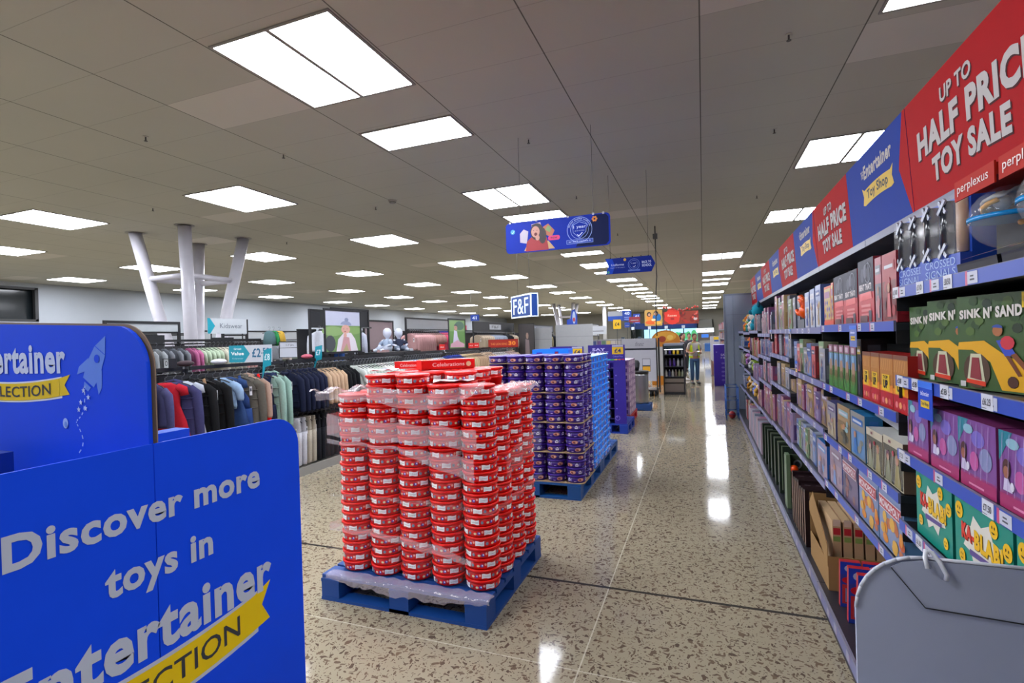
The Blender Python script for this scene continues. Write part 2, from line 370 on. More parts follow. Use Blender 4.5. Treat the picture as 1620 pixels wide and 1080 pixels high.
# ------------------------------------------------------------------ sweets tubs
def red_tub():
    b = MB(); b.lathe([(.094, 0), (.097, .004), (.104, .049)], M('#e8100c', .28), 28)
    o = b.ob('sweets_tub')
    l = MB(); l.lathe([(.1035, .0475), (.1105, .048), (.111, .0605), (.109, .063), (.104, .0632), (.102, .0615), (.0005, .0615)], M('#f0140e', .25), 28); l.ob('lid', o)
    a = MB(); W = M('#ffffff', .4)
    rr = .1022
    for k in range(4):
        an = k * pi / 2
        # white ribbon badge
        pts = []; N_ = 8
        for i in range(N_ + 1):
            u = -.027 + .054 * i / N_; s = .0115 + .003 * abs(2 * i / N_ - 1); pts += [(u, -s + .002 * sin(i * .8)), (u, s + .002 * sin(i * .8))]
        a.wrap(pts, [(2 * i, 2 * i + 2, 2 * i + 3, 2 * i + 1) for i in range(N_)], rr + .0012, .026, an, W)
        v, f, x0, x1, y0, y1 = outline('Celebrations', -.012, 1)
        q = [((x - x0) / (x1 - x0) * .044 - .022, (y - y0) / (y1 - y0) * .011 - .005) for x, y in v]
        a.wrap(q, f, rr + .0022, .026, an, M('#3a1a1c', .4))
        for u, z, ru, rz, c in ((.045, .024, .008, .008, '#7c8ea0'), (.080, .022, .008, .006, '#e9d9b0'), (.103, .024, .009, .008, '#5a3fa0'), (.106, .026, .004, .004, '#f0e6f4'), (-.038, .031, .006, .006, '#ffb09a')):
            p = [(u + ru * 1.15 * cos(t * pi / 4), rz * 1.25 * sin(t * pi / 4)) for t in range(8)]
            a.wrap(p, [tuple(range(8))], rr + .0012 + .0002 * (ru < .005), z, an, M(c, .4))
    a.ob('label_print', o)
    return tag(o, '', 'tub', 'round red sweets tubs wrapped on the blue pallet')
def purple_tub():
    b = MB(); b.lathe([(.090, 0), (.093, .003), (.098, .058)], M('#2f1476', .3), 28); o = b.ob('biscuit_tub')
    l = MB(); l.lathe([(.098, .057), (.1020, .0575), (.1020, .072), (.100, .075), (.0005, .0752)], M('#3a1a8c', .3), 28); l.ob('lid', o)
    a = MB(); rr = .0965
    for k in range(3):
        an = k * 2 * pi / 3
        def el(u, z, ru, rz, c, d=0, n=12): a.wrap([(u + ru * cos(t * 2 * pi / n), rz * sin(t * 2 * pi / n)) for t in range(n)], [tuple(range(n))], rr + .0015 + d, z, an, M(c, .4))
        el(0, .034, .033, .017, '#c98a7c'); el(-.012, .032, .010, .009, '#8a4a3c', .0006); el(.012, .034, .010, .008, '#e0b098', .0006); el(0, .028, .008, .007, '#6a2a24', .0008)
        a.wrap([(.062, -.014), (.094, -.014), (.096, .004), (.086, .012), (.078, .018), (.070, .012), (.060, .004)], [tuple(range(7))], rr + .0015, .034, an, M('#d8d4ea', .4))
        a.wrap([(.066, -.003), (.090, -.003), (.090, .003), (.066, .003)], [(0, 1, 2, 3)], rr + .0022, .034, an, M('#2f1476', .4))
        a.wrap([(-.070, -.003), (-.046, -.003), (-.046, .002), (-.070, .002)], [(0, 1, 2, 3)], rr + .0015, .018, an, M('#b8a8e0', .4))
        a.wrap([(.104, -.014), (.112, -.014), (.112, .014), (.104, .014)], [(0, 1, 2, 3)], rr + .0015, .034, an, M('#7c68c0', .4))
    a.ob('label_print', o)
    return tag(o, '', 'tub', 'round purple biscuit tubs')
def rr_pts(w, d, r, n=4):
    p = []
    for cx, cy, a0 in ((w - r, d - r, 0), (-w + r, d - r, pi / 2), (-w + r, -d + r, pi), (w - r, -d + r, 1.5 * pi)):
        for k in range(n + 1): p.append((cx + r * cos(a0 + pi / 2 * k / n), cy + r * sin(a0 + pi / 2 * k / n)))
    return p
def blue_tub():
    F0 = lambda z: Fr((0, 0, z), (1, 0, 0), (0, 1, 0), (0, 0, 1))
    b = MB().prism(F0(0), rr_pts(.088, .088, .025), .058, M('#2a8cff', .3)); o = b.ob('chocolate_tub')
    MB().prism(F0(.0585), rr_pts(.1, .1, .03), .0155, M('#3f9cff', .25)).ob('lid', o)
    a = MB()
    for k in range(4):
        c_, s_ = cos(k * pi / 2), sin(k * pi / 2); f = Fr((c_ * .088, s_ * .088, 0), (-s_, c_, 0), (0, 0, 1), (c_, s_, 0))
        a.flat(f, [(-.03, .012), (.012, .010), (.016, .044), (-.024, .048)], M('#4a2a9a', .4), 2); a.disc(f, -.006, .03, .013, .011, M('#b0303c', .4), 3)
        a.flat(f, [(.03, .014), (.052, .012), (.054, .03), (.032, .034)], M('#7cc0ff', .4), 2); a.flat(f, [(-.05, .02), (-.04, .018), (-.042, .05), (-.052, .046)], M('#0f62dc', .4), 2)
    a.ob('label_print', o)
    return tag(o, '', 'tub', 'square blue chocolate tubs')
TR, TP, TB = red_tub(), purple_tub(), blue_tub(); _used = {}
def put(src, loc, rz, lab):
    if src.name not in _used: _used[src.name] = 1; src.location = loc; src.rotation_euler = (0, 0, rz); src['label'] = lab; return src
    return dup(src, loc, rz, lab)
rng = random.Random(3)
RZ = .1665
xs = [-2.195 + .226 * i for i in range(5)]; ys = [2.80 + .232 * j for j in range(4)]
cn = ['outermost column of the front', 'second column of the front', 'middle column of the front', 'fourth column of the front', 'corner column towards the aisle']
rn = ['', 'second column along the aisle side', 'third column along the aisle side', 'rear column along the aisle side']
core = MB()
for i in range(5):
    for j in range(4):
        nlev = {(0, 0): 18, (1, 0): 20, (2, 0): 20, (3, 0): 19, (4, 0): 19}.get((i, j), 18 if i in (0, 4) else 20)
        if i == 4 and j: nlev = 18
        vis = j == 0 or i == 4
        for k in range(nlev):
            jx, jy = rng.uniform(-.0018, .0018), rng.uniform(-.003, .003); z = RZ + .064 * k
            if vis:
                where = cn[i] if j == 0 else rn[j]
                put(TR, (xs[i] + jx, ys[j] + jy, z), rng.choice([-1.9, -1.45, -1.15, -.8, -2.3]) + rng.uniform(-.2, .2), 'red lidded sweets tub, %s from the bottom in the %s' % (nth(k), where))
            elif k == nlev - 1:
                put(TR, (xs[i] + jx, ys[j] + jy, z), rng.uniform(0, 6), 'red sweets tub atop the red stack, %s row back, %s place across' % (nth(j), nth(i)))
            else:
                core.lathe([(.096, 0), (.104, .047), (.1105, .048), (.1105, .063)], M('#e8100c', .28), 12, (xs[i], ys[j], z))
tag(core.ob('packed_tubs'), 'mass of red tubs packed inside the wrapped stack', 'tubs', kind='stuff')
# cartons and papers thrown on top of the red stack
def flat_carton(x, y, z, rz, w, d, h, lab, side=False):
    t = thing('red_carton', lab, 'carton', (x, y, z), rz)
    MB().box(-w / 2, -d / 2, 0, w / 2, d / 2, h, M('#e0120e', .3)).ob('box', t)
    b = MB(); f = Fr((0, -d / 2, 0)); b.text(f, 'Celebrations', -w * .3, h * .3, w * .3, h * .75, M('#f4dede', .4), .01); b.disc(f, w * .38, h * .5, h * .3, h * .3, '#f0d8a8', 1); b.ob('printed_side', t)
    l = MB().box(-w / 2 - .002, -d / 2 - .002, h, w / 2 + .002, d / 2 + .002, h + .004, M('#f01610', .25)); l.ob('lid', t)
ZT = RZ + 1.281
flat_carton(-1.80, 3.35, ZT, .75, .40, .17, .062, 'long flat red carton angled on top of the red tubs, nearer the purple stack')
flat_carton(-2.12, 3.38, ZT, .3, .22, .11, .05, 'small flat red carton lying on top of the red tubs beside the long carton')
def paper(x, y, z, rz, w, d, lab):
    b = MB(); n = 6
    vs = [(-w / 2 + w * i / n, -d / 2 + d * j / n, .006 + .012 * sin(i * 1.2 + j)**2) for j in range(n + 1) for i in range(n + 1)]
    fs = [(j * (n + 1) + i, j * (n + 1) + i + 1, (j + 1) * (n + 1) + i + 1, (j + 1) * (n + 1) + i) for j in range(n) for i in range(n)]
    b.add(vs, fs, '#e8e8ee'); b.add([(a, c, d_ - .002) for a, c, d_ in vs], [f[::-1] for f in fs], '#d8d8e0')
    o = b.ob('paper_sheet'); o.location = (x, y, z); o.rotation_euler = (0, 0, rz); tag(o, lab, 'paper')
    p = MB(); f = Fr((0, 0, .019), (1, 0, 0), (0, 1, 0)); p.disc(f, 0, 0, w * .14, d * .25, '#8890a8'); p.ob('printed_mark', o)
paper(-1.52, 2.93, RZ + 1.218, .5, .26, .14, 'crumpled white delivery paper on the red tubs above the aisle corner')
paper(-2.1, 3.0, RZ + 1.285, .5, .2, .12, 'small white paper slip lying behind the topmost red tubs')

# purple stack: slip sheets between every four layers
PX = [-2.095 + .2085 * i for i in range(5)]; PY = [5.105 + .2085 * j for j in range(3)]
z = .1615; zl = []
sheet_z = []
for k in range(17):
    if k % 4 == 0: sheet_z.append(z); z += .0045
    zl.append(z); z += .0755
pcn = ['outermost front column', 'second front column', 'middle front column', 'fourth front column', 'aisle corner column']
core = MB()
for i in range(5):
    for j in range(3):
        for k in range(17):
            p = (PX[i] + rng.uniform(-.002, .002), PY[j], zl[k])
            if j == 0 or i == 4:
                wh = pcn[i] if j == 0 else ['', 'middle column of the aisle side', 'column touching the blue tubs'][j]
                put(TP, p, rng.choice([-1.2, -1.6, -1.9, -.9]) + rng.uniform(-.2, .2), 'round purple biscuit tub, %s from the bottom in the %s' % (nth(k), wh))
            elif k == 16: put(TP, p, rng.uniform(0, 6), 'round purple biscuit tub on the top layer, %s row back, %s place across' % (nth(j), nth(i)))
            else: core.lathe([(.091, 0), (.098, .058), (.102, .058), (.102, .075)], M('#2f1476', .3), 12, p)
tag(core.ob('packed_tubs'), 'mass of purple tubs packed inside the purple stack', 'tubs', kind='stuff')
for k, sz in enumerate(sheet_z):
    o = MB().prism(Fr((-1.678, 5.313, sz), (1, 0, 0), (0, 1, 0), (0, 0, 1)), rr_pts(.52, .312, .06), .004, M('#a48a68', .8)).ob('cardboard_sheet')
    tag(o, 'thin brown cardboard sheet between purple tub layers, %s from the bottom' % nth(k), 'cardboard sheet', 'slip sheets in the purple stack')
# blue tubs
BX = [-2.10 + .2085 * i for i in range(5)]; core = MB()
BY = [5.735 + .2085 * j for j in range(5)]
for i in range(5):
    for j in range(5):
        for k in range(17):
            p = (BX[i] + rng.uniform(-.004, .004), BY[j] + rng.uniform(-.003, .003), .1615 + .0745 * k)
            if i == 4 or k == 16: put(TB, p, rng.choice([0, 1, 2, 3]) * pi / 2, 'square blue chocolate tub, %s layer up, %s row from the purple tubs, %s across' % (nth(k), nth(j), nth(i)))
            else: core.box(p[0] - .098, p[1] - .098, p[2], p[0] + .098, p[1] + .098, p[2] + .074, M('#2a8cff', .3))
tag(core.ob('packed_tubs'), 'mass of blue tubs packed inside the blue stack', 'tubs', kind='stuff')
zt = .1615 + .0745 * 17
t = thing('blue_carton', 'open blue cardboard carton sitting on top of the blue tubs', 'carton', (-1.72, 5.95, zt), .08)
b = MB()
for a in ((-.22, -.15, 0, .22, .15, .006), (-.22, -.15, 0, .22, -.144, .085), (-.22, .144, 0, .22, .15, .085), (-.22, -.15, 0, -.214, .15, .085), (.214, -.15, 0, .22, .15, .085)): b.box(*a, M('#2384f4', .35))
b.ob('tray', t); b = MB(); f = Fr((0, -.15, 0))
b.rect(f, -.17, .01, -.10, .05, '#3a2a90'); b.rect(f, .05, .015, .1, .06, '#2c3aa0'); b.disc(f, .075, .04, .018, .018, '#a02a3c', 2); b.ob('printed_mark', t)
pl = MB()
F0 = Fr((0, 0, 0), (1, 0, 0), (0, 1, 0), (0, 0, 1))

# ------------------------------------------------------------------ stretch film round the red stack
FILM = glass('stretch_film', .10, .12, '#f4f0f4'); FILM2 = glass('stretch_film_thick', .29, .13, '#f0e2e8')
def film_strip(path, mt, seed=0, amp=.006, nv=6):
    """path: list of ((x,y), z_low, z_high) control points round the stack"""
    r = random.Random(seed); cols = []
    for a, b_ in zip(path[:-1], path[1:]):
        L = math.hypot(b_[0][0] - a[0][0], b_[0][1] - a[0][1]) + abs(b_[1] - a[1]); n = max(2, int(L / .03))
        for k in range(n + (b_ is path[-1])):
            t = k / n; cols.append((a[0][0] * (1 - t) + b_[0][0] * t, a[0][1] * (1 - t) + b_[0][1] * t, a[1] * (1 - t) + b_[1] * t, a[2] * (1 - t) + b_[2] * t))
    vs = []; fs = []
    cx, cy = -1.74, 3.15
    for i, (x, y, z0, z1) in enumerate(cols):
        d = Vector((x - cx, y - cy)); d.normalize()
        for k in range(nv + 1):
            q = k / nv; off = amp * (.5 + .5 * sin(i * .9 + k * 2.1 + seed) + r.uniform(-.5, .5)); vs.append((x + d.x * off, y + d.y * off, z0 + (z1 - z0) * q + .006 * sin(i * .7 + seed) * (1 if k in (0, nv) else .3)))
    for i in range(len(cols) - 1):
        for k in range(nv): a = i * (nv + 1) + k; fs.append((a, a + nv + 1, a + nv + 2, a + 1))
    return MB().add(vs, fs, mt, True)
t = thing('stretch_film', 'torn clear stretch film wound round the red tub stack', 'plastic wrap', (0, 0, 0))
A, Bc, Cc, Dd = (-2.325, 2.67), (-1.165, 2.67), (-1.165, 3.63), (-2.325, 3.63)
film_strip([((-2.325, 3.2), 1.08, 1.22), (A, 1.05, 1.19), ((-1.9, 2.67), 1.03, 1.155), ((-1.40, 2.67), 1.02, 1.135), ((-1.25, 2.67), 1.0, 1.12)], FILM2, 1).ob('film_band', t)
film_strip([(A, 1.00, 1.03), ((-1.8, 2.67), .985, 1.0), ((-1.6, 2.665), .91, .99), ((-1.27, 2.665), .82, .96)], FILM2, 2).ob('film_band', t)
film_strip([(Dd, .42, .46), (A, .43, .48), ((-1.9, 2.665), .42, .46), ((-1.5, 2.665), .36, .42), ((-1.3, 2.665), .33, .36)], FILM2, 3).ob('film_band', t)
film_strip([(A, .66, .675), ((-1.9, 2.665), .665, .68), ((-1.6, 2.665), .655, .68), (Bc, .64, .66), (Cc, .60, .66)], FILM, 4).ob('film_band', t)
film_strip([((-1.16, 2.9), .80, .92), ((-1.155, 3.2), .82, .98), (Cc, .85, 1.0)], FILM, 5).ob('film_band', t)
film_strip([((-2.335, 2.9), .25, 1.3), ((-2.335, 2.665), .25, 1.3), ((-1.7, 2.66), .25, .95), ((-1.28, 2.66), .2, .9)], glass('stretch_film_thin', .012, .1), 6, .003).ob('film_band', t)
# top drape over the front edge
def drape(rows, mt, seed):
    r = random.Random(seed); n = len(rows[0]); vs = [(x + r.uniform(-.004, .004), y + r.uniform(-.004, .004), z + r.uniform(0, .012)) for row in rows for x, y, z in row]
    fs = [(j * n + i, j * n + i + 1, (j + 1) * n + i + 1, (j + 1) * n + i) for j in range(len(rows) - 1) for i in range(n - 1)]
    return MB().add(vs, fs, mt, True)
def lerp(a, b, t): return a + (b - a) * t
rows = []
for j in range(7):
    q = j / 6; row = []
    for i in range(34):
        s = i / 33; x = -2.40 + 1.22 * s
        ztop = 1.335 + .05 * s + .035 * sin(s * 7) * (s > .3)
        zz = ztop - q * (.055 + .05 * max(0, sin(s * pi * 1.1 - .4)))
        row.append((x, 2.668 - .02 * sin(q * 3 + s * 25) * .5 - .004, zz))
    rows.append(row)
drape(rows, FILM2, 3).ob('film_band', t)
rows = []
for j in range(14):
    row = []
    for i in range(8):
        y = 2.95 + .62 * j / 13; x = -1.33 + .19 * i / 7; row.append((x, y, 1.326 + .006 * sin(j * 1.3 + i) + (-.03 if i == 7 else 0)))
    rows.append(row)
drape(rows, glass('stretch_film_crumpled', .4, .2, '#f2d8dc'), 4).ob('film_band', t)
rows = []
for j in range(6):
    row = []
    for i in range(12):
        s = i / 11; row.append((-2.46 + .4 * s, 2.66 + .1 * j / 5, 1.33 + .03 * s + .02 * sin(i * 1.1 + j)))
    rows.append(row)
drape(rows, FILM2, 5).ob('film_band', t)
# skirt over the pallet edge
rows = []
for j in range(6):
    row = []
    for i in range(40):
        s = i / 39; x = -2.30 + 1.14 * s
        sag = .02 + .055 * abs(sin(s * pi)) * (.6 + .4 * sin(s * 11) ** 2)
        yy = 2.66 - .075 * min(1, j / 3) + (0 if j < 3 else -.002); zz = .178 if j < 3 else .172 - sag * (j - 3) / 2
        row.append((x, yy, zz + .004 * sin(i * 1.7)))
    rows.append(row)
drape(rows, FILM2, 8).ob('film_skirt', t)
rows = [[(-1.17 + .002, 2.6 + 1.0 * i / 20, .19), ] for i in range(0)]

# ------------------------------------------------------------------ blue cardboard toy display beside the camera
BL = '#0548e4'
def ribbon(b, f, a0, b0, a1, b1, sag, c, edge=None):
    """bent banner with a swallow-tail end"""
    n = 14; h = b1 - b0
    def row(off0, off1, l, mt, x0, x1):
        vs = []; fs = []
        for i in range(n + 1):
            s = i / n; x = x0 + (x1 - x0) * s; k = sag * ((2 * s - 1) ** 2)
            vs += [f.p(x, b0 + k + off0, l * MB.L), f.p(x, b1 + k + off1, l * MB.L)]
        for i in range(n): fs.append((2 * i, 2 * i + 2, 2 * i + 3, 2 * i + 1))
        b.add(vs, fs, mt)
    w = (a1 - a0)
    if edge: row(-h * .10, h * .10, 1, edge, a0 - w * .02, a1 + w * .02)
    row(0, 0, 2, c, a0, a1)
    # tails
    for s, x in ((1, a1), (-1, a0)):
        p = [(x, b0 + sag), (x + s * w * .09, b0 + sag + h * .1), (x + s * w * .045, b0 + sag + h * .62), (x + s * w * .10, b1 + sag + h * .22), (x, b1 + sag)]
        if s < 0: p = p[::-1]
        b.flat(f, p, c, 1.5)
t = thing('toy_display_bin', 'bright blue cardboard toy display bin with yellow ribbon lettering', 'display bin', (-1.0, .667, 0))
blue = M(BL, .5, spec=.25); brd = M('#8a7460', .8)
def rounded(a0, a1, b0, b1, r, right_only=True, n=8):
    p = [(a0, b0), (a1, b0)] + [(a1 - r + r * cos(pi / 2 * k / n), b1 - r + r * sin(pi / 2 * k / n)) for k in range(n + 1)]
    p += [(a0, b1)] if right_only else [(a0 + r - r * sin(pi / 2 * k / n), b1 - r + r * cos(pi / 2 * k / n)) for k in range(n + 1)]
    return p
# side wall facing the aisle, local frame u=+Y, v=+Z, normal +X
fs_ = Fr((0, 0, 0), (0, 1, 0), (0, 0, 1), (1, 0, 0))
for s, a0, a1 in ((0, -.372, -.001), (1, .001, .372)):
    b = MB(); pts = rounded(a0, a1, .12, 1.468, .075) if s else [(-x, y) for x, y in rounded(.001, .372, .12, 1.468, .075)]
    b.prism(fs_, pts, .0, blue, .006); b.ob('side_panel', t)
for x in (-.62,):
    MB().prism(Fr((x, 0, 0), (0, 1, 0), (0, 0, 1), (1, 0, 0)), rounded(-.372, .372, .12, 1.335, .075, False), .003, blue, .003).ob('side_panel', t)
b = MB(); b.box(-.617, .36, .12, -.007, .366, 1.325, blue); b.ob('end_panel', t); MB().box(-.617, -.366, .12, -.007, -.36, 1.325, blue).ob('end_panel', t)
MB().box(-.617, -.36, 1.294, -.007, -.01, 1.30, M('#0b3cb8', .4)).box(-.617, .01, 1.294, -.007, .36, 1.30, M('#0b3cb8', .4)).ob('shelf', t)
MB().box(-.61, -.36, 0, -.01, .36, .12, M('#0a2f90', .5)).ob('plinth', t)
# centre header card, facing the camera
hp = [(-.85, 1.2), (-.012, 1.2), (-.012, 1.60)] + [(-.012 - .09 + .09 * cos(pi / 2 * k / 8), 1.61 + .09 * sin(pi / 2 * k / 8)) for k in range(9)] + [(-.85, 1.735)]
hb = MB(); hb.prism(Fr((0, .003, 0)), hp, .003, blue, .005); 
hd = hb.ob('header_card', t)
eb = MB(); eb.prism(Fr((0, .013, 0)), [(x + .006, z + .004) for x, z in hp], .0015, brd, .001); eb.ob('card_edge', hd)
g = MB(); f = Fr((0, 0, 0)); WH = M('#c9d4ee', .5, spec=.2); YE = M('#e8c400', .4)
g.text(f, 'theEntertainer', -.74, 1.605, -.262, 1.672, WH, .035)
ribbon(g, f, -.66, 1.545, -.285, 1.583, .012, YE, M('#dfe4ee', .5))
g.text(f, 'COLLECTION', -.60, 1.553, -.315, 1.577, M('#2a3040', .5), .01, bend=.008, l=3)
# rocket
rk = M('#5f8ae8', .4)
def rot2(p, a, ox, oy, s=1): return [(ox + s * (x * cos(a) - y * sin(a)), oy + s * (x * sin(a) + y * cos(a))) for x, y in p]
ra = -.55; ox, oy = -.165, 1.625
bodyp = [(-.020, -.045), (.020, -.045), (.024, -.01), (.019, .03), (.0, .066), (-.019, .03), (-.024, -.01)]
g.flat(f, rot2(bodyp, ra, ox, oy), rk, 1)
g.flat(f, rot2([(-.020, -.03), (-.024, .0), (-.042, -.032), (-.040, -.05)], ra, ox, oy), rk, 1); g.flat(f, rot2([(.020, -.03), (.040, -.05), (.042, -.032), (.024, 0)], ra, ox, oy), rk, 1)
g.flat(f, rot2([(-.012, -.05), (.012, -.05), (.008, -.062), (-.008, -.062)], ra, ox, oy), rk, 1)
c_ = rot2([(0, .012)], ra, ox, oy)[0]; g.disc(f, c_[0], c_[1], .0085, .0085, blue, 2)
l0, l1 = rot2([(-.018, .032), (.018, .032)], ra, ox, oy); g.line(f, *l0, *l1, .0015, blue, 2)
pr = None
for i in range(26):
    s = i / 25
    x = -.20 - .035 * s + .022 * sin(s * 9) * s; z = 1.572 - .125 * s + .008 * cos(s * 9)
    if pr and i % 2: g.line(f, pr[0], pr[1], x, z, .0028, M('#a8c4f8', .4), 1)
    pr = (x, z)
for sx, sz in ((-.205, 1.57), (-.19, 1.556), (-.215, 1.545), (-.20, 1.533), (-.222, 1.53)):
    st = [((.0065 if k % 2 == 0 else .003) * sin(k * pi / 5) + sx, (.0065 if k % 2 == 0 else .003) * cos(k * pi / 5) + sz) for k in range(10)]; g.flat(f, st[::-1], M('#c4d6fa', .4), 1)
g.disc(f, -.268, 1.50, .009, .011, M('#a8c4f8', .4), 1); g.disc(f, -.266, 1.498, .005, .006, M('#6f98ea', .4), 2)
g.ob('header_print', hd)
# side print across both halves
g = MB(); f = Fr((0, 0, 0), (0, 1, 0), (0, 0, 1), (1, 0, 0)); GR = M('#b9bfcc', .5); o_ = -.667
g.text(f, 'Discover more', .437 + o_, 1.316, .912 + o_, 1.373, GR, .035)
g.text(f, 'toys in', .575 + o_, 1.190, .785 + o_, 1.262, GR, .035)
g.text(f, 'theEntertainer', .265 + o_, 1.066, .938 + o_, 1.158, GR, .035)
ribbon(g, f, .40 + o_, .965, .885 + o_, 1.045, .022, YE, GR)
g.text(f, 'COLLECTION', .455 + o_, .985, .845 + o_, 1.03, M('#33363c', .5), .008, bend=.014, l=3)
g.ob('side_print', t)
# toys inside the bin trays
t2 = thing('boxed_toy', 'dark blue boxed toy standing in the near tray of the display bin', 'toy box', (-1.48, .56, 1.3005))
MB().box(-.12, -.06, 0, .12, .06, .145, M('#0b2f86', .4)).ob('box', t2); b = MB(); b.rect(Fr((0, -.06, 0)), -.1, .10, .1, .115, '#1c48b0'); b.ob('label_print', t2)
t2 = thing('boxed_toy', 'plain blue boxed toy standing in the far tray of the display bin', 'toy box', (-1.22, .83, 1.3005))
MB().box(-.03, -.06, 0, .02, .06, .152, M('#1450cc', .4)).ob('box', t2); b = MB(); b.rect(Fr((0, -.06, 0)), -.02, .12, .01, .14, '#2c62d4'); b.ob('label_print', t2)

# ------------------------------------------------------------------ white cardboard display, back towards us
t = thing('cardboard_display', 'plain white cardboard display stand with rounded header and cable tie', 'display stand', (.43, 1.0, 0))
wm = M('#b2b9d0', .6); W0, W1, ZT_ = -.2, .22, 1.275
card = rounded(W0, W1, .135, ZT_, .095, False)
b = MB().prism(Fr((0, 0, 0)), card, .0, wm, .006); hd = b.ob('header_card', t)
rim = MB(); 
for (a, c), (d, e) in zip(card[2:-1], card[3:]): rim.tube([(a, -.002, c), (d, -.002, e)], .0026, M('#c8ccd6', .6), 6)
rim.ob('card_edge', hd)
fl = MB(); fm = M('#b0b7cd', .6)
flap = [(-.150, 1.255), (-.105, 1.195), (.21, 1.18), (.21, 1.272), (-.105, 1.272), (-.135, 1.265)]
fl.prism(Fr((0, -.0015, 0)), flap, .0022, fm); fl.ob('folded_flap', hd)
g = MB(); g.line(Fr((0, -.004, 0)), -.150, 1.255, -.105, 1.195, .0016, '#2a2c30', 1); g.line(Fr((0, -.004, 0)), -.105, 1.195, .21, 1.181, .0022, '#2a2c30', 1); g.ob('fold_slot', hd)
MB().box(W0 + .01, -.26, .0, W1 - .055, -.007, .86, wm).ob('base_box', t)
tie = MB(); tie.tube([(-.103, -.012, 1.262), (-.104, -.006, 1.276), (-.1, .004, 1.285), (-.092, .002, 1.284), (-.085, -.008, 1.272), (-.078, -.011, 1.255), (-.079, -.010, 1.246)], .0035, M('#dadde4', .4), 8); tie.ob('cable_tie', t)
# ------------------------------------------------------------------ toy shelving
FX = .67           # front of the shelves
BAYY = [-.25, 1.0, 2.25, 3.5, 4.75, 6.0, 7.25, 8.5, 9.75, 11.0]
SH = {0: [1.79, 1.47, 1.20, .94], 1: [1.79, 1.47, 1.20, .94], 2: [1.67, 1.33, 1.03, .755], 3: [1.66, 1.33, 1.05, .72], 4: [1.66, 1.42, 1.13, .70], 5: [1.62, 1.36, 1.06, .68], 6: [1.66, 1.30, .98, .66], 7: [1.64, 1.36, 1.02, .64], 8: [1.66, 1.38, 1.05, .62]}
BASE = .125
bn = ['beside the white stand', 'with the jungle games', 'with the party games', 'fourth along', 'fifth along', 'sixth along', 'seventh along', 'with soft toys', 'against the end panel']
dk = M('#15161a', .6); met = M('#8d90a6', .35, .2)
rg = random.Random(11)
def strip(b, f, L, h, near, k):
    """ticket strip along a shelf edge: blue, pink and white sections"""
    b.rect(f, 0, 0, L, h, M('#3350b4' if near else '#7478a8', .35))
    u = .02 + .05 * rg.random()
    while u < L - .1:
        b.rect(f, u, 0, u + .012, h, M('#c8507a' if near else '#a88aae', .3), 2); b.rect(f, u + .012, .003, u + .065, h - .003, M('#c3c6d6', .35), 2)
        b.rect(f, u + .026, h * .3, u + .05, h * .42, '#50525c', 3)
        b.rect(f, u + .028, h * .55, u + .046, h * .66, '#50525c', 3); u += rg.uniform(.16, .4)
for k in range(9):
    y0, y1 = BAYY[k], BAYY[k + 1]; Lb = y1 - y0 - .006; t = thing('shelving_bay', 'grey metal toy shelving bay with blue price strips, ' + bn[k], 'shelving bay', (FX, (y0 + y1) / 2, 0), 0, 'toy shelving bays')
    H = Lb / 2
    MB().box(.47, -H, 0, .49, H, 2.12, dk).ob('back_panel', t)
    for s in (-1, 1): MB().box(.44, s * (H - .02) - .018, .0, .469, s * (H - .02) + .018, 2.12, M('#2a2b30', .5)).ob('upright', t)
    b = MB().box(-.05, -H, .0, .468, H, BASE - .001, M('#2a2b34', .4)); bs = b.ob('base_shelf', t)
    b = MB(); b.box(-.062, -H, .055, -.051, H, BASE, met); b.rect(Fr((-.062, H, .055), (0, -1, 0), (0, 0, 1), (-1, 0, 0)), 0, 0, 2 * H, .06, M('#7a7fae', .3)); f = Fr((-.0625, H, .06), (0, -1, 0), (0, 0, 1), (-1, 0, 0))
    u = .05
    while u < 2 * H - .1: b.rect(f, u, .005, u + .05, .05, M('#aeb0c4', .3), 2); b.rect(f, u + .05, .005, u + .062, .05, M('#a888a8', .3), 2); u += rg.uniform(.15, .3)
    b.ob('price_strip', bs)
    for zz in SH[k]:
        b = MB().box(.0, -H, zz - .03, .468, H, zz - .003, M('#23252c', .4)); s_ = b.ob('shelf', t)
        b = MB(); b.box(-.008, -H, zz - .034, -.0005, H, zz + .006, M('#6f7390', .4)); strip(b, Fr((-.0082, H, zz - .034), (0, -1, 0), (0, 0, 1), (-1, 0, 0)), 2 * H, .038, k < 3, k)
        for s in (-1, 1): b.prism(Fr((.0, s * (H - .004), zz - .03), (1, 0, 0), (0, 0, 1), (0, 1, 0)), [(0, -.05), (.45, -.08), (.45, 0), (0, 0)], .002, dk)
        b.ob('price_strip', s_)
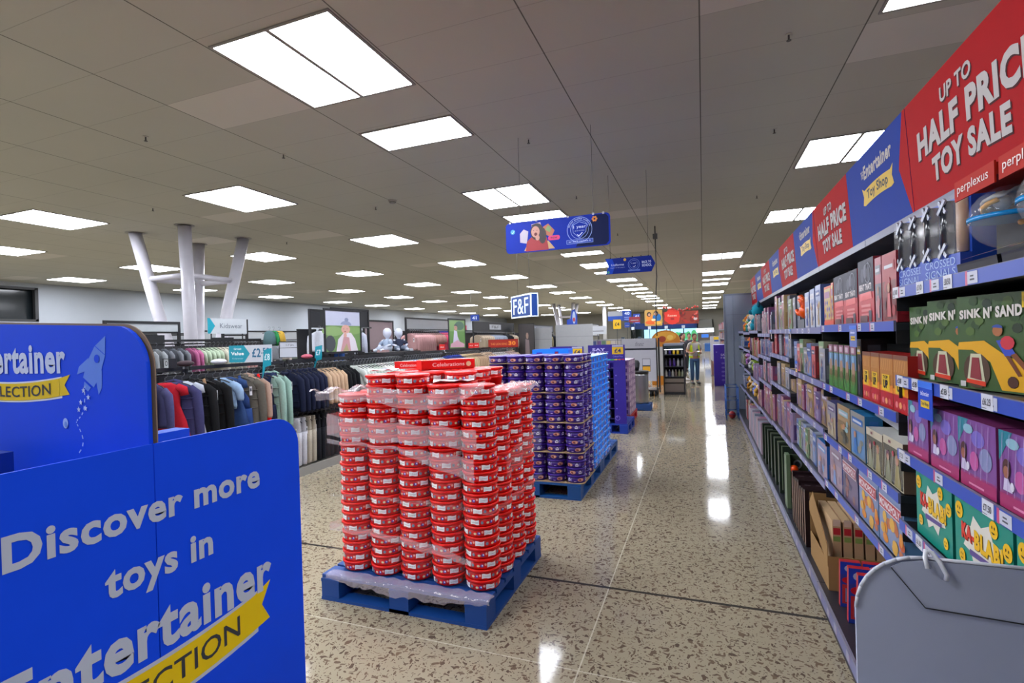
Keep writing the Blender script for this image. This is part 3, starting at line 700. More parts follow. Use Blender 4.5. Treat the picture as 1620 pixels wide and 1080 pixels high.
# readable prices on the two closest bays: hung tickets
def ticket(y, z, s, lab, w=.055, h=.04, x=FX - .0095):
    t = MB().box(-.001, -w / 2, 0, .001, w / 2, h, M('#d6d8e2', .35)).ob('price_ticket'); t.location = (x, y, z); tag(t, lab, 'price ticket', 'shelf edge price tickets')
    b = MB(); f = Fr((-.001, w / 2, 0), (0, -1, 0), (0, 0, 1), (-1, 0, 0)); b.text(f, s, w * .15, h * .3, w * .85, h * .75, M('#3a3c44', .5), .015); b.rect(f, .003, .004, w * .5, .006, '#70727c', 2); b.ob('lettering', t)
for y, z, s, lab in ((1.60, 1.436, '£6.25', 'white ticket reading six pounds twenty-five below the jungle game boxes'), (1.84, 1.436, '£8', 'white ticket reading eight pounds below the jungle game boxes'), (2.06, 1.436, '£8', 'white ticket reading eight pounds beside the blue shelf flag'), (2.2, 1.436, '£8', 'white ticket reading eight pounds at the bay end under jungle games'),
    (1.61, 1.166, '£7.50', 'white ticket reading seven pounds fifty below the pink doll boxes'), (2.2, 1.166, '£7.50', 'white ticket reading seven pounds fifty at the bay end by the dressed dolls'), (2.06, .906, '£6.25', 'white ticket below the teal party game by the cardboard stand'),
    (1.80, 1.756, '£8.50', 'white ticket below the clear ball puzzle'), (2.0, 1.756, '£10', 'white ticket below the blue wand game boxes'), (2.22, 1.756, '£10', 'white ticket at the bay end below the wand games')):
    ticket(y, z, s, lab)
def flag(y, z, lab, w=.11, h=.12, c='#2c50c8'):
    t = MB().box(-.0015, -w / 2, -h, 0, w / 2, 0, M(c, .25)).ob('shelf_flag'); t.location = (FX - .012, y, z); tag(t, lab, 'shelf sign', 'blue shelf edge flags')
    b = MB(); f = Fr((-.0015, w / 2, -h), (0, -1, 0), (0, 0, 1), (-1, 0, 0)); b.text(f, 'theEntertainer', w * .2, h * .62, w * .8, h * .74, '#c8d0f0', .02); b.rect(f, w * .2, h * .3, w * .8, h * .5, M('#e8c21c', .4), 1); b.text(f, 'Toy Shop', w * .25, h * .34, w * .75, h * .46, '#33363c', .02); b.rect(f, 0, h * .82, w, h, M('#3c78e8', .3), 1); b.ob('flag_print', t)
flag(1.97, 1.475, 'small blue flag with yellow label hanging below the jungle games')
flag(2.78, 1.665, 'small blue flag hanging below the red party game boxes', .12, .10, '#6a80c8')
flag(4.35, 1.42, 'small lilac flag hanging on the shelf of fashion dolls', .1, .12, '#8a7aa8')
flag(4.6, 1.66, 'small silver flag hanging below the orange hand toy', .06, .09, '#a8aac0')
flag(5.8, 1.66, 'small silver flag hanging beside the tall pink box', .06, .09, '#b0b0c4')

# header boards above the shelves
RED, HB = M('#b40612', .6, spec=.12), M('#123a9c', .55, spec=.12)
hy = [.72, 1.75, 2.84, 3.86, 4.9, 5.92, 6.95, 7.97, 9.0, 10.02, 11.0]
for i in range(10):
    y0, y1 = hy[i], hy[i + 1]; r = i % 2 == 1
    if i == 0: y0 = .0
    c = RED if r else HB
    if i == 0: c = RED
    L = y1 - y0; X0, z0, z1 = .93, 2.17, 2.66
    nm = ['red toy sale banner above the white stand', 'large red toy sale banner above the jungle games', 'blue banner with yellow ribbon next to the large red one', 'second red toy sale banner, above the party games', 'second blue banner with yellow ribbon', 'third red toy sale banner', 'third blue banner with yellow ribbon', 'fourth red toy sale banner', 'fourth blue banner with yellow ribbon', 'last red toy sale banner by the grey end panel'][i]
    t = thing('sale_banner', nm, 'banner', (X0, y1, z0), 0, 'banners above the toy shelves')
    nn = Vector((-(z1 - z0), 0, -.03)); nn.normalize()
    f = Fr((0, 0, 0), (0, -1, 0), _n((-.03, 0, z1 - z0)), nn)
    b = MB(); H = .49; n = 10; vs = []; fs = []
    for k in range(n + 1):
        u = L * k / n; bow = .012 * sin(pi * k / n)
        for v_ in (0, H): vs.append(f.p(u, v_, .004)); 
    b.prism(f, [(0.002, 0), (L - .002, 0), (L - .002, H), (.002, H)], .004, c, .004)
    b.ob('board', t)
    g = MB(); ff = Fr(f.p(0, 0, .0045), f.u, f.v, f.n); WT = M('#c9c4c2', .6, spec=.2); SD = M('#4a0a12', .6, spec=.2)
    if i in (0, 2, 4, 6, 8): pass
    if r or i == 0:
        w = min(L, 1.03); c0 = L - w if i == 0 else 0
        for dx, dz, mt, l in ((.006, -.008, SD, 1), (0, 0, WT, 2)):
            g.text(ff, 'UP TO', c0 + w * .34 + dx, H * .74 + dz, c0 + w * .58 + dx, H * .86 + dz, mt, .03, .1, l=l)
            g.text(ff, 'HALF PRICE', c0 + w * .1 + dx, H * .44 + dz, c0 + w * .93 + dx, H * .69 + dz, mt, .05, .05, l=l, bend=-.01)
            g.text(ff, 'TOY SALE', c0 + w * .22 + dx, H * .18 + dz, c0 + w * .78 + dx, H * .39 + dz, mt, .05, .05, l=l, bend=-.01)
    else:
        # red arrow edge where the next red panel points in
        g.flat(ff, [(L, 0), (L, H), (L - .03, H), (L - .13, H * .5), (L - .01, 0)], RED, 1)
        g.text(ff, 'THE', L * .30, H * .73, L * .34, H * .82, WT, .03); g.text(ff, 'Entertainer', L * .35, H * .70, L * .80, H * .86, WT, .04)
        ribbon(g, ff, L * .34, H * .42, L * .76, H * .60, -.01, M('#e0b80c', .4))
        g.text(ff, 'Toy Shop', L * .38, H * .44, L * .72, H * .58, M('#2a2c34', .5), .03, l=3, bend=-.008)
    g.ob('banner_print', t)
# grey rail and canopy under the banners
for k in range(9):
    y0, y1 = BAYY[k], BAYY[k + 1]
    o = MB().box(.90, y0 + .003, 2.125, 1.16, y1 - .003, 2.165, M('#6f7288', .35, .3)).ob('canopy_rail'); tag(o, 'grey metal canopy rail above the bay ' + bn[k], 'canopy rail', 'rails under the banners')
# end panel of the run
t = thing('end_panel', 'tall grey metal panel closing the far end of the toy shelves', 'panel', (.40, 11.02, 0))
MB().box(0, 0, 0, .76, .05, 2.42, M('#838c9c', .45)).ob('panel_sheet', t)
b = MB()
for a in ((.0, -.012, 0, .035, -.0005, 2.42), (.725, -.012, 0, .76, -.0005, 2.42), (.036, -.012, 2.385, .724, -.0005, 2.42), (.17, -.006, 0, .176, -.0005, 2.38), (.036, -.006, 2.0, .724, -.0005, 2.006)): b.box(*a, M('#6a7282', .45))
b.ob('panel_frame', t)

# ------------------------------------------------------------------ packaged toys
def toybox(name, lab, cat, y, z, w, d, h, front, side, art=None, tilt=0, x=FX + .012, group=None, top=None, rz=0):
    """box standing on a shelf; y is the centre, its printed front looks at the aisle"""
    t = thing(name, lab, cat, (x, y, z), -pi / 2 + rz, group)
    b = MB(); fm = M(front, .35); sm = M(side, .4); tm = M(top or side, .4)
    vs = [(-w / 2, 0, 0), (w / 2, 0, 0), (w / 2, d, 0), (-w / 2, d, 0), (-w / 2, 0, h), (w / 2, 0, h), (w / 2, d, h), (-w / 2, d, h)]
    b.add(vs, [(0, 1, 5, 4)], fm); b.add(vs, [(1, 2, 6, 5), (2, 3, 7, 6), (3, 0, 4, 7), (3, 2, 1, 0)], sm); b.add(vs, [(4, 5, 6, 7)], tm)
    b.ob('box', t)
    if art:
        g = MB(); art(g, Fr((0, 0, 0)), w, h, Fr((w / 2, 0, 0), (0, 1, 0), (0, 0, 1), (1, 0, 0)), d); g.ob('cover_print', t)
    return t
def art_jungle(g, f, w, h, fs, d):
    x0 = -w / 2; r = random.Random(5)
    for i in range(16): g.disc(f, x0 + w * r.uniform(.06, .94), h * r.uniform(.62, .95), w * .06, h * .05, M(r.choice(['#4c6a2c', '#2c4a24', '#7a9a3c', '#1c3420']), .4), 1 + i * .05, 8)
    g.flat(f, [(x0 + w * .02, h * .5), (x0 + w * .35, h * .52), (x0 + w * .62, h * .36), (x0 + w * .95, h * .28), (x0 + w * .98, h * .02), (x0 + w * .55, h * .02), (x0 + w * .42, h * .3), (x0 + w * .2, h * .42), (x0, h * .42)], M('#dca410', .4), 2)
    g.disc(f, x0 + w * .25, h * .2, w * .17, h * .19, M('#4a3420', .5), 3, 16, 0, pi * 2)
    g.flat(f, [(x0 + w * .13, h * .10), (x0 + w * .36, h * .07), (x0 + w * .31, h * .38), (x0 + w * .18, h * .38)], M('#c8c8a8', .4), 4)
    g.flat(f, [(x0 + w * .17, h * .12), (x0 + w * .32, h * .10), (x0 + w * .29, h * .34), (x0 + w * .2, h * .34)], M('#8a3038', .4), 5)
    g.flat(f, [(x0 + w * .12, h * .07), (x0 + w * .37, h * .04), (x0 + w * .37, h * .09), (x0 + w * .13, h * .11)], M('#d83a18', .4), 6)
    g.flat(f, [(x0 + w * .5, h * .52), (x0 + w * .62, h * .54), (x0 + w * .72, h * .38), (x0 + w * .6, h * .36)], M('#2a48b8', .4), 4)
    g.disc(f, x0 + w * .63, h * .5, w * .08, h * .07, M('#c83040', .4), 5, 10); g.disc(f, x0 + w * .52, h * .62, w * .06, h * .055, M('#a8683c', .4), 5, 10); g.disc(f, x0 + w * .52, h * .645, w * .065, h * .04, M('#284a9c', .4), 6, 10, 0, pi)
    g.flat(f, [(x0 + w * .66, h * .38), (x0 + w * .72, h * .40), (x0 + w * .88, h * .22), (x0 + w * .84, h * .20)], M('#7a4420', .4), 4); g.flat(f, [(x0 + w * .60, h * .37), (x0 + w * .65, h * .37), (x0 + w * .78, h * .18), (x0 + w * .74, h * .17)], M('#6a3818', .4), 4)
    g.text(f, 'SINK', x0 + w * .05, h * .75, x0 + w * .33, h * .85, M('#d8d4cc', .4), .05, l=7, rise=.004); g.text(f, "N' SAND", x0 + w * .36, h * .75, x0 + w * .80, h * .87, M('#d8d4cc', .4), .05, l=7, rise=.004)
    g.rect(f, x0 + w * .80, h * .84, x0 + w * .95, h * .99, M('#e8c80c', .4), 6); g.disc(f, x0 + w * .875, h * .91, w * .05, h * .05, M('#5a50a0', .4), 7)
    g.disc(f, x0 + w * .68, h * .11, w * .06, h * .06, M('#4a2a1c', .4), 4, 10); g.rect(f, x0 + w * .04, h * .02, x0 + w * .11, h * .08, '#c8c8c8', 4)
GJ = 'jungle sand game boxes'
wd_ = .21
for i, (yy, n_) in enumerate(((2.13, 'farthest of the row, at the bay end'), (1.925, 'above the blue shelf flag'), (1.715, 'with its whole yellow slide showing'))):
    toybox('game_box', 'green jungle game box with yellow slide, ' + n_, 'game box', yy, 1.4705, .265 if i else .21, .045, .262 if i else .25, '#3c5a30', '#2c4426', art_jungle, group=GJ, x=FX + .062, rz=.27)
def art_generic(pal, title=None, tc='#e8e8e8', seed=0):
    def a(g, f, w, h, fs, d):
        r = random.Random(seed); x0 = -w / 2
        g.rect(f, x0 + w * .04, h * .04, x0 + w * .96, h * .6, M(pal[1], .35), 1)
        for i in range(7):
            g.disc(f, x0 + w * r.uniform(.18, .82), h * r.uniform(.14, .6), w * r.uniform(.06, .16), h * r.uniform(.05, .12), M(r.choice(pal), .35), 2 + i * .3, 9)
        cx = x0 + w * r.uniform(.35, .65); g.flat(f, [(cx - w * .14, h * .08), (cx + w * .14, h * .08), (cx + w * .07, h * .42), (cx - w * .07, h * .42)], M(r.choice(pal[2:]), .35), 5); g.disc(f, cx, h * .5, w * .09, h * .07, M('#b88468', .4), 6, 10)
        if title: g.text(f, title, x0 + w * .1, h * .72, x0 + w * .9, h * .88, M(tc, .4), .04, l=3)
        else: g.rect(f, x0 + w * .12, h * .74, x0 + w * .88, h * .88, M(r.choice(pal), .35), 2); g.rect(f, x0 + w * .2, h * .78, x0 + w * .8, h * .83, M('#c8c8d0', .4), 3)
        g.rect(fs, d * .1, h * .1, d * .9, h * .5, M(pal[0], .4), 1); g.rect(fs, d * .25, h * .6, d * .75, h * .9, M(pal[-1], .4), 1)
    return a
toybox('game_box', 'stacked stones balancing game box beside the jungle games', 'game box', 1.43, 1.4705, .22, .08, .25, '#5a5648', '#484438', art_generic(['#8a8474', '#3a4a34', '#a89c80', '#2a6aa8', '#c89a28'], None, seed=4), x=FX + .10)
def art_beat(g, f, w, h, fs, d):
    x0 = -w / 2; g.rect(f, x0, h * .48, -x0, h, M('#4a4c5a', .5), 1)
    for k in range(3): g.disc(f, x0 + w * (.3 + .2 * k), h * (.76 + .05 * (k == 1)), w * .11, h * .11, M(['#686a78', '#787a88', '#5a5c6a'][k], .5), 2 + k)
    g.ring(f, x0 + w * .68, h * .78, w * .2, w * .02, M('#9092a0', .5), 6, 16)
    g.text(f, 'BEAT THAT!', x0 + w * .12, h * .52, x0 + w * .9, h * .62, M('#d0c8cc', .3), .05, l=6)
    g.flat(f, [(x0 + w * .12, h * .36), (x0 + w * .9, h * .38), (x0 + w * .86, h * .49), (x0 + w * .16, h * .48)], M('#e04a50', .3), 3)
    for k in range(3): g.rect(f, x0 + w * .2, h * (.26 - .07 * k), x0 + w * .8, h * (.30 - .07 * k), M('#d87878', .3), 2)
    g.rect(f, x0 + w * .1, h * .02, x0 + w * .6, h * .13, M('#5a2a30', .3), 3); g.rect(f, x0 + w * .68, h * .03, x0 + w * .86, h * .2, M('#3a3448', .3), 3)
GB = 'red and grey party games'
for i, yy in enumerate((3.13, 2.905, 2.66)): toybox('game_box', 'red and grey party game box, %s in its row beside the harlequin game' % nth(i), 'game box', yy, 1.6705, .225, .12, .262 if i < 2 else .285, '#c0303c', '#9a2c38', art_beat, group=GB)
toybox('game_box', 'dark red party game box seen by its side next to the wand game', 'game box', 2.36, 1.6705, .16, .12, .27, '#a01c2c', '#8a1826', art_generic(['#a01c2c', '#70101c', '#c85a60', '#401018'], None, seed=8), group=GB)
toybox('game_box', 'narrow red and grey box squeezed beside the dark red party game', 'game box', 2.49, 1.6705, .08, .12, .27, '#b0606c', '#8a2c38', art_generic(['#b0606c', '#6a6c7a', '#c8888c', '#7c7e8c'], None, seed=9), group=GB)
def art_harl(g, f, w, h, fs, d):
    x0 = -w / 2
    g.rect(f, x0 + w * .05, h * .16, x0 + w * .92, h * .94, M('#c8b478', .4), 1)
    for i in range(3):
        for j in range(3):
            cx, cy = x0 + w * (.2 + .28 * i), h * (.26 + .16 * j); g.flat(f, [(cx - w * .12, cy), (cx, cy - h * .08), (cx + w * .12, cy), (cx, cy + h * .08)], M(['#4a50a8', '#c89a28', '#8a5a9c'][(i + j) % 3], .4), 2)
    g.rect(f, x0 + w * .12, h * .7, x0 + w * .85, h * .86, M('#a8789c', .4), 3); g.rect(f, x0, 0, -x0, h * .12, M('#e0401c', .35), 2)
toybox('game_box', 'harlequin patterned game box with orange base, beside blue boxes', 'game box', 3.40, 1.6705, .17, .1, .23, '#d05a2c', '#e04420', art_harl)
toybox('game_box', 'harlequin patterned game box with orange base, beside red party games', 'game box', 3.285, 1.6705, .055, .1, .24, '#d05a2c', '#e04420', art_harl)
for i, yy in enumerate((4.02, 3.84, 3.66)): toybox('figure_box', 'tall clear-fronted blue figure box, %s from the orange hand toy' % nth(i), 'toy box', yy, 1.6605, .15, .1, .25 + .01 * i, '#9aa8cc', '#4c68a8', art_generic(['#3c68c0', '#c8ccd8', '#b8a078', '#2c4aa0'], None, seed=20 + i), group='blue figure boxes')
# pump-action orange hand toy
t = thing('hand_toy', 'bright orange chunky gripping hand toy in grey tray', 'toy', (FX + .02, 4.32, 1.6605), -pi / 2)
MB().box(-.13, 0, 0, .13, .12, .07, M('#5a6068', .4)).ob('tray', t)
b = MB(); om = M('#f05a10', .3); b.ball((0, .03, .13), .055, om, 12, (1, .8, 1))
for k, (dx, hh) in enumerate(((-.045, .06), (-.015, .085), (.018, .08), (.048, .06))): b.tube([(dx, .03, .15), (dx * 1.2, .02, .17 + hh * .5), (dx * 1.3, .0, .17 + hh)], [.018, .017, .013], om, 8)
b.tube([(-.05, .02, .11), (-.09, .0, .12), (-.1, -.01, .15)], [.02, .018, .013], om, 8); b.ob('hand', t)
MB().box(-.13, .08, .07, .13, .09, .24, M('#3c6a48', .5)).ob('backing_card', t)
# wand game boxes (blue trays with black-silver wands)
for i, (yy, n_) in enumerate(((2.20, 'at the bay end'), (1.965, 'beside the clear ball puzzle'), )):
    t = thing('wand_game', 'blue electronic wand game box with silver crossed wands, ' + n_, 'game box', (FX + .03, yy, 1.7905), -pi / 2 + .12, 'blue wand games')
    w, d, h = .215, .09, .25
    MB().box(-w / 2, .03, 0, w / 2, d, h, M('#2450b8', .3)).box(-w / 2, 0, 0, w / 2, .03, .075, M('#3a58c0', .3)).ob('box', t)
    b = MB()
    for sx in (-.062, .028):
        b.tube([(sx, .012, .08), (sx + .005, .012, .24)], .02, M('#20242e', .15), 10); 
        for q in (.09, .225):
            b.box(sx - .024, -.006, q - .006, sx + .03, .0, q + .006, M('#a8acb8', .25, .5), Matrix.Rotation(.8, 3, 'Y')); b.box(sx - .024, -.008, q - .006, sx + .03, -.002, q + .006, M('#a8acb8', .25, .5), Matrix.Rotation(-.8, 3, 'Y'))
    b.ob('wand', t)
    MB().tube([(.08, .025, .08), (.08, .025, .245)], .018, M('#c8a890', .3), 8).ob('figure_print', t)
    MB().box(-w / 2 + .002, -.002, .076, w / 2 - .002, .0, h, glass('blister', .06, .08)).ob('window', t)
    b = MB(); f = Fr((0, 0, 0)); b.text(f, 'CROSSED', -.075, .042, .085, .066, M('#a8c4f0', .3), -.005); b.text(f, 'SIGNALS', -.075, .012, .085, .036, M('#a8c4f0', .3), -.005); b.ob('lettering', t)
# clear ball maze
def ball_maze(y, lab):
    t = thing('ball_maze', lab, 'puzzle toy', (FX + .035, y, 1.806), -pi / 2, 'clear ball mazes')
    MB().box(-.105, -.02, 0, .105, .15, .022, M('#1c1d22', .3), Matrix.Rotation(.12, 3, 'X')).box(-.105, -.022, .02, .105, .12, .03, M('#24252b', .3), Matrix.Rotation(.18, 3, 'X')).ob('base_card', t)
    b = MB(); f = Fr((-.02, -.03, .024), (1, 0, 0), (0, .96, .3), (0, -.3, .96)); b.flat(f, [(-.04, 0), (-.02, 0), (.02, .1), (0, .1)], M('#d83838', .3), 2); b.flat(f, [(-.02, 0), (-.0, 0), (.04, .1), (.02, .1)], M('#d8c020', .3), 2)
    for k in range(3): b.rect(f, .04, .02 + .02 * k, .1, .026 + .02 * k, '#b8b8b8', 2)
    b.ob('base_print', t)
    MB().ball((0, .05, .125), .082, glass('maze_sphere', .13, .02), 24).ob('sphere', t)
    MB().lathe([(.083, .118), (.083, .130)], M('#1890d8', .2), 24, (0, .05, 0)).ob('blue_band', t)
    b = MB(); b.tube([(.05 * cos(a * .5), .05 + .05 * sin(a * .5), .1 + .006 * a) for a in range(12)], .007, M('#d89820', .3), 6); b.ob('track', t)
    b = MB(); b.tube([(.06 * cos(a * .45 + 2), .05 + .045 * sin(a * .45 + 2), .15 + .0035 * a) for a in range(11)], .008, M('#9a9ca0', .3), 6); b.ball((.02, .03, .16), .02, M('#8a8c90', .3), 10); b.ob('track', t)
    MB().box(-.105, -.022, .195, .105, -.018, .25, M('#b82414', .6, spec=.2)).box(-.105, -.0175, .215, .105, .1, .245, M('#a02010', .6, spec=.2)).ob('header_card', t)
    b = MB(); b.text(Fr((0, -.0225, 0)), 'perplexus', -.085, .206, .08, .238, M('#f0d8d0', .4), .005); b.ob('lettering', t)
ball_maze(1.70, 'clear plastic ball maze with blue band beside the wand game'); ball_maze(1.47, 'clear plastic ball maze with blue band, next to the first one')
# doll boxes, pink and purple
def art_doll(g, f, w, h, fs, d):
    x0 = -w / 2
    g.rect(f, x0, h * .22, -x0, h, M('#7c4c90', .35), 1); g.flat(f, [(x0, h * .6), (x0 + w * .3, h), (x0, h)], M('#30808f', .3), 2); g.disc(f, x0 + w * .55, h * .75, w * .18, h * .12, M('#7a6ac0', .3), 2, 12)
    g.disc(f, x0 + w * .75, h * .5, w * .16, h * .16, M('#8a90b8', .25), 3, 14); g.disc(f, x0 + w * .45, h * .42, w * .12, h * .14, M('#c05a9c', .3), 3, 12); g.disc(f, x0 + w * .3, h * .86, w * .14, h * .07, M('#8ab8c8', .35), 3, 10)
    g.disc(f, x0 + w * .17, h * .52, w * .085, h * .13, M('#4a2c28', .4), 4, 12); g.disc(f, x0 + w * .17, h * .48, w * .06, h * .08, M('#9a6048', .4), 5, 12)
    g.flat(f, [(x0 + w * .1, h * .24), (x0 + w * .3, h * .24), (x0 + w * .22, h * .4), (x0 + w * .13, h * .4)], M('#c8c0dc', .4), 5); g.disc(f, x0 + w * .3, h * .32, w * .04, h * .06, M('#d8d4e4', .4), 6, 10)
    g.rect(f, x0, 0, -x0, h * .19, M('#a8386a', .3), 2); g.rect(f, x0 + w * .3, h * .06, x0 + w * .7, h * .09, M('#e08ab0', .3), 3)
    for k in range(6): g.line(f, x0 + w * .05 + w * .15 * k, h * .2, x0 + w * .12 + w * .15 * k, h * .98, .0015, M('#c0b0d8', .2), 7)
for i, yy in enumerate((2.115, 1.905, 1.715, 1.50, 1.27)): toybox('doll_box', 'purple and pink doll playset box, %s from the bay end' % nth(i), 'doll box', yy, 1.2005, .175 if i < 1 else .2, .1, .19, '#94407c', '#7c3066', art_doll, group='purple doll playset boxes', x=FX + .012)
# teal party games
def art_kablab(g, f, w, h, fs, d):
    x0 = -w / 2; Y = M('#e8b80c', .35); K = M('#3a2a10', .4)
    def face(cx, cy, r):
        g.disc(f, cx, cy, r, r * 1.1, Y, 3, 14); g.disc(f, cx - r * .3, cy + r * .25, r * .12, r * .2, K, 4, 8); g.disc(f, cx + r * .3, cy + r * .25, r * .12, r * .2, K, 4, 8); g.disc(f, cx, cy - r * .3, r * .4, r * .25, K, 4, 10, pi, 2 * pi)
    st = [((w * .36 if k % 2 else w * .27) * cos(k * pi / 8), (h * .36 if k % 2 else h * .24) * sin(k * pi / 8) + h * .55) for k in range(16)]
    g.flat(f, st, M('#d8d4c8', .4), 1)
    g.text(f, 'KA-', x0 + w * .14, h * .5, x0 + w * .38, h * .72, M('#d8301c', .35), .06, l=3); g.text(f, 'BLAB!', x0 + w * .38, h * .46, x0 + w * .86, h * .72, Y, .06, l=3)
    g.text(f, 'KA-', x0 + w * .145, h * .49, x0 + w * .39, h * .71, M('#5a1410', .35), .08, l=2); g.text(f, 'BLAB!', x0 + w * .385, h * .45, x0 + w * .87, h * .71, M('#5a4410', .35), .09, l=2)
    g.flat(f, [(x0 + w * .3, h * .34), (x0 + w * .75, h * .38), (x0 + w * .75, h * .44), (x0 + w * .3, h * .42)], M('#5a4a8c', .4), 4)
    face(x0 + w * .1, h * .85, w * .075); face(x0 + w * .72, h * .88, w * .07); face(x0 + w * .93, h * .72, w * .07); face(x0 + w * .15, h * .25, w * .06); face(x0 + w * .85, h * .2, w * .06)
for i, yy in enumerate((2.005, 1.70, 1.385)): toybox('game_box', 'teal party game box with yellow smiley faces, %s from the bay end' % nth(i), 'game box', yy, .9405, .27 if i == 0 else .3, .27, .21, '#0f8a78', '#0b6a5c', art_kablab, group='teal party games', top='#1c4a44')
# TOP UP boxes
def art_up(g, f, w, h, fs, d):
    x0 = -w / 2; g.rect(f, x0, h * .36, -x0, h * .92, M('#b87a2c', .35), 1); g.rect(f, x0, h * .92, -x0, h, M('#7a4a2c', .35), 1)
    for k in range(5): g.line(f, x0 + w * (.1 + .16 * k), h * .7, x0 + w * (.2 + .16 * k), h * .9, .003, M('#e0b070', .35), 2)
    g.flat(f, [(x0, h * .3), (x0 + w, h * .3), (x0 + w, h * .44), (x0, h * .40)], M('#e8881c', .35), 2)
    g.rect(f, x0 + w * .18, h * .32, x0 + w * .78, h * .62, M('#e8c010', .35), 3); g.text(f, 'TOP', x0 + w * .3, h * .54, x0 + w * .66, h * .60, M('#28241c', .4), .03, l=5); g.text(f, 'UP', x0 + w * .3, h * .36, x0 + w * .66, h * .52, M('#28241c', .4), .06, l=5)
    g.rect(f, x0, 0, -x0, h * .3, M('#b81c20', .35), 2)
    for k in range(3): g.disc(f, x0 + w * (.25 + .25 * k), h * .13, w * .1, h * .06, M(['#e07878', '#e8a060', '#d86058'][k], .35), 3, 8)
for i, (yy, ww) in enumerate(((2.68, .115), (2.56, .115), (2.42, .15), (2.265, .15))): toybox('game_box', 'orange and red stacking game box, %s from the green figures' % nth(i), 'game box', yy, 1.3305, ww, .1, .215, '#c07828', '#a82020', art_up, group='orange and red stacking games')
toybox('game_box', 'slim black boxed game standing between green figures and orange boxes', 'game box', 2.79, 1.3305, .07, .1, .27, '#1c1c20', '#141418', art_generic(['#28282c', '#1c1c20', '#b8a030', '#404048'], None, seed=2))
def art_stick(g, f, w, h, fs, d):
    x0 = -w / 2; g.rect(f, x0, h * .82, -x0, h, M('#8a5068', .35), 1); g.rect(f, x0 + w * .2, h * .85, x0 + w * .7, h * .96, '#c8b8c0', 2)
    g.rect(f, x0, h * .5, -x0, h * .8, M('#5a80a8', .35), 1); g.disc(f, 0, h * .5, w * .3, h * .2, M('#a88468', .4), 2, 10); g.disc(f, 0, h * .72, w * .18, h * .08, M('#88b8d8', .4), 3, 10)
    g.disc(f, 0, h * .3, w * .35, h * .12, M('#6a5a28', .4), 3, 10)
    for k in range(7): g.line(f, x0 + w * .12 * k + w * .1, 0, x0 + w * .12 * k + w * (.05 + .1 * (k % 2)), h * .26, w * .07, M('#3c8a30' if k % 2 else '#5aa040', .4), 4)
for i in range(5): toybox('figure_card', 'carded green grass creature figure, %s along its row' % nth(i), 'toy pack', 3.35 - .115 * i, 1.3305, .10, .05, .235, '#4c7a38', '#3c5a30', art_stick, group='carded green creature figures')
# boxed dressed dolls and puzzles on the third shelf
def art_dolls(g, f, w, h, fs, d):
    x0 = -w / 2; r = random.Random(int(w * 1e4)); g.rect(f, x0 + .004, h * .03, -x0 - .004, h * .82, M('#5a584c', .15), 1); g.rect(f, x0 + w * .3, h * .88, x0 + w * .42, h * .94, '#70303c', 2)
    for k in range(2):
        cx = x0 + w * (.27 + .46 * k); g.flat(f, [(cx - w * .17, h * .04), (cx + w * .17, h * .04), (cx + w * .06, h * .5), (cx - w * .06, h * .5)], M(['#8a8c70', '#9c9060'][k], .4), 2)
        g.disc(f, cx, h * .6, w * .09, h * .11, M(['#5c3848', '#b08058'][k], .4), 3, 12); g.disc(f, cx, h * .56, w * .06, h * .075, M('#b88c78', .4), 4, 12)
    g.disc(f, x0 + w * .55, h * .7, w * .05, h * .06, M('#b83848', .4), 5, 10)
    for k in range(5): g.line(f, x0 + w * (.1 + .18 * k), h * .1, x0 + w * (.2 + .17 * k), h * .7, .003, M('#c8c8c0', .1), 6)
toybox('doll_box', 'cream topped window box with two dressed dolls, at the bay end', 'doll box', 2.37, 1.0305, .22, .17, .185, '#c0b8a0', '#6a5444', art_dolls, group='window doll boxes', top='#c8c8c4')
toybox('doll_box', 'cream topped window box with two dressed dolls, beside the blue puzzle', 'doll box', 2.60, 1.0305, .22, .17, .175, '#c0b8a0', '#6a5444', art_dolls, group='window doll boxes', top='#c8c8c4')
o = MB().box(-.10, -.25, 0, .10, .22, .03, M('#b8bcc0', .2), Matrix.Rotation(.06, 3, 'X')).ob('flat_pack'); o.location = (FX + .16, 2.54, 1.237); tag(o, 'clear wrapped white pack lying flat across the doll boxes', 'toy pack')
toybox('puzzle_box', 'thousand piece puzzle box with blue mountain picture', 'puzzle box', 2.85, 1.0305, .235, .07, .215, '#8c8c88', '#1f6a9c', art_generic(['#7c8074', '#5c88b8', '#5a5a54', '#8a8a80', '#2a6ab0'], None, seed=31), top='#2878b0')
toybox('puzzle_box', 'puzzle box with golden autumn waterfall picture', 'puzzle box', 3.11, 1.0305, .25, .06, .215, '#a0845c', '#5a6a70', art_generic(['#b08040', '#7c6a48', '#8ab0b8', '#c89a50', '#4a4a3c'], None, seed=33))
toybox('puzzle_box', 'grey landscape puzzle box beside the dress-up bay', 'puzzle box', 3.38, 1.0305, .2, .06, .2, '#8c8a94', '#4a4a80', art_generic(['#8c8a94', '#a89878', '#5a4a7c', '#b0a890'], None, seed=35))
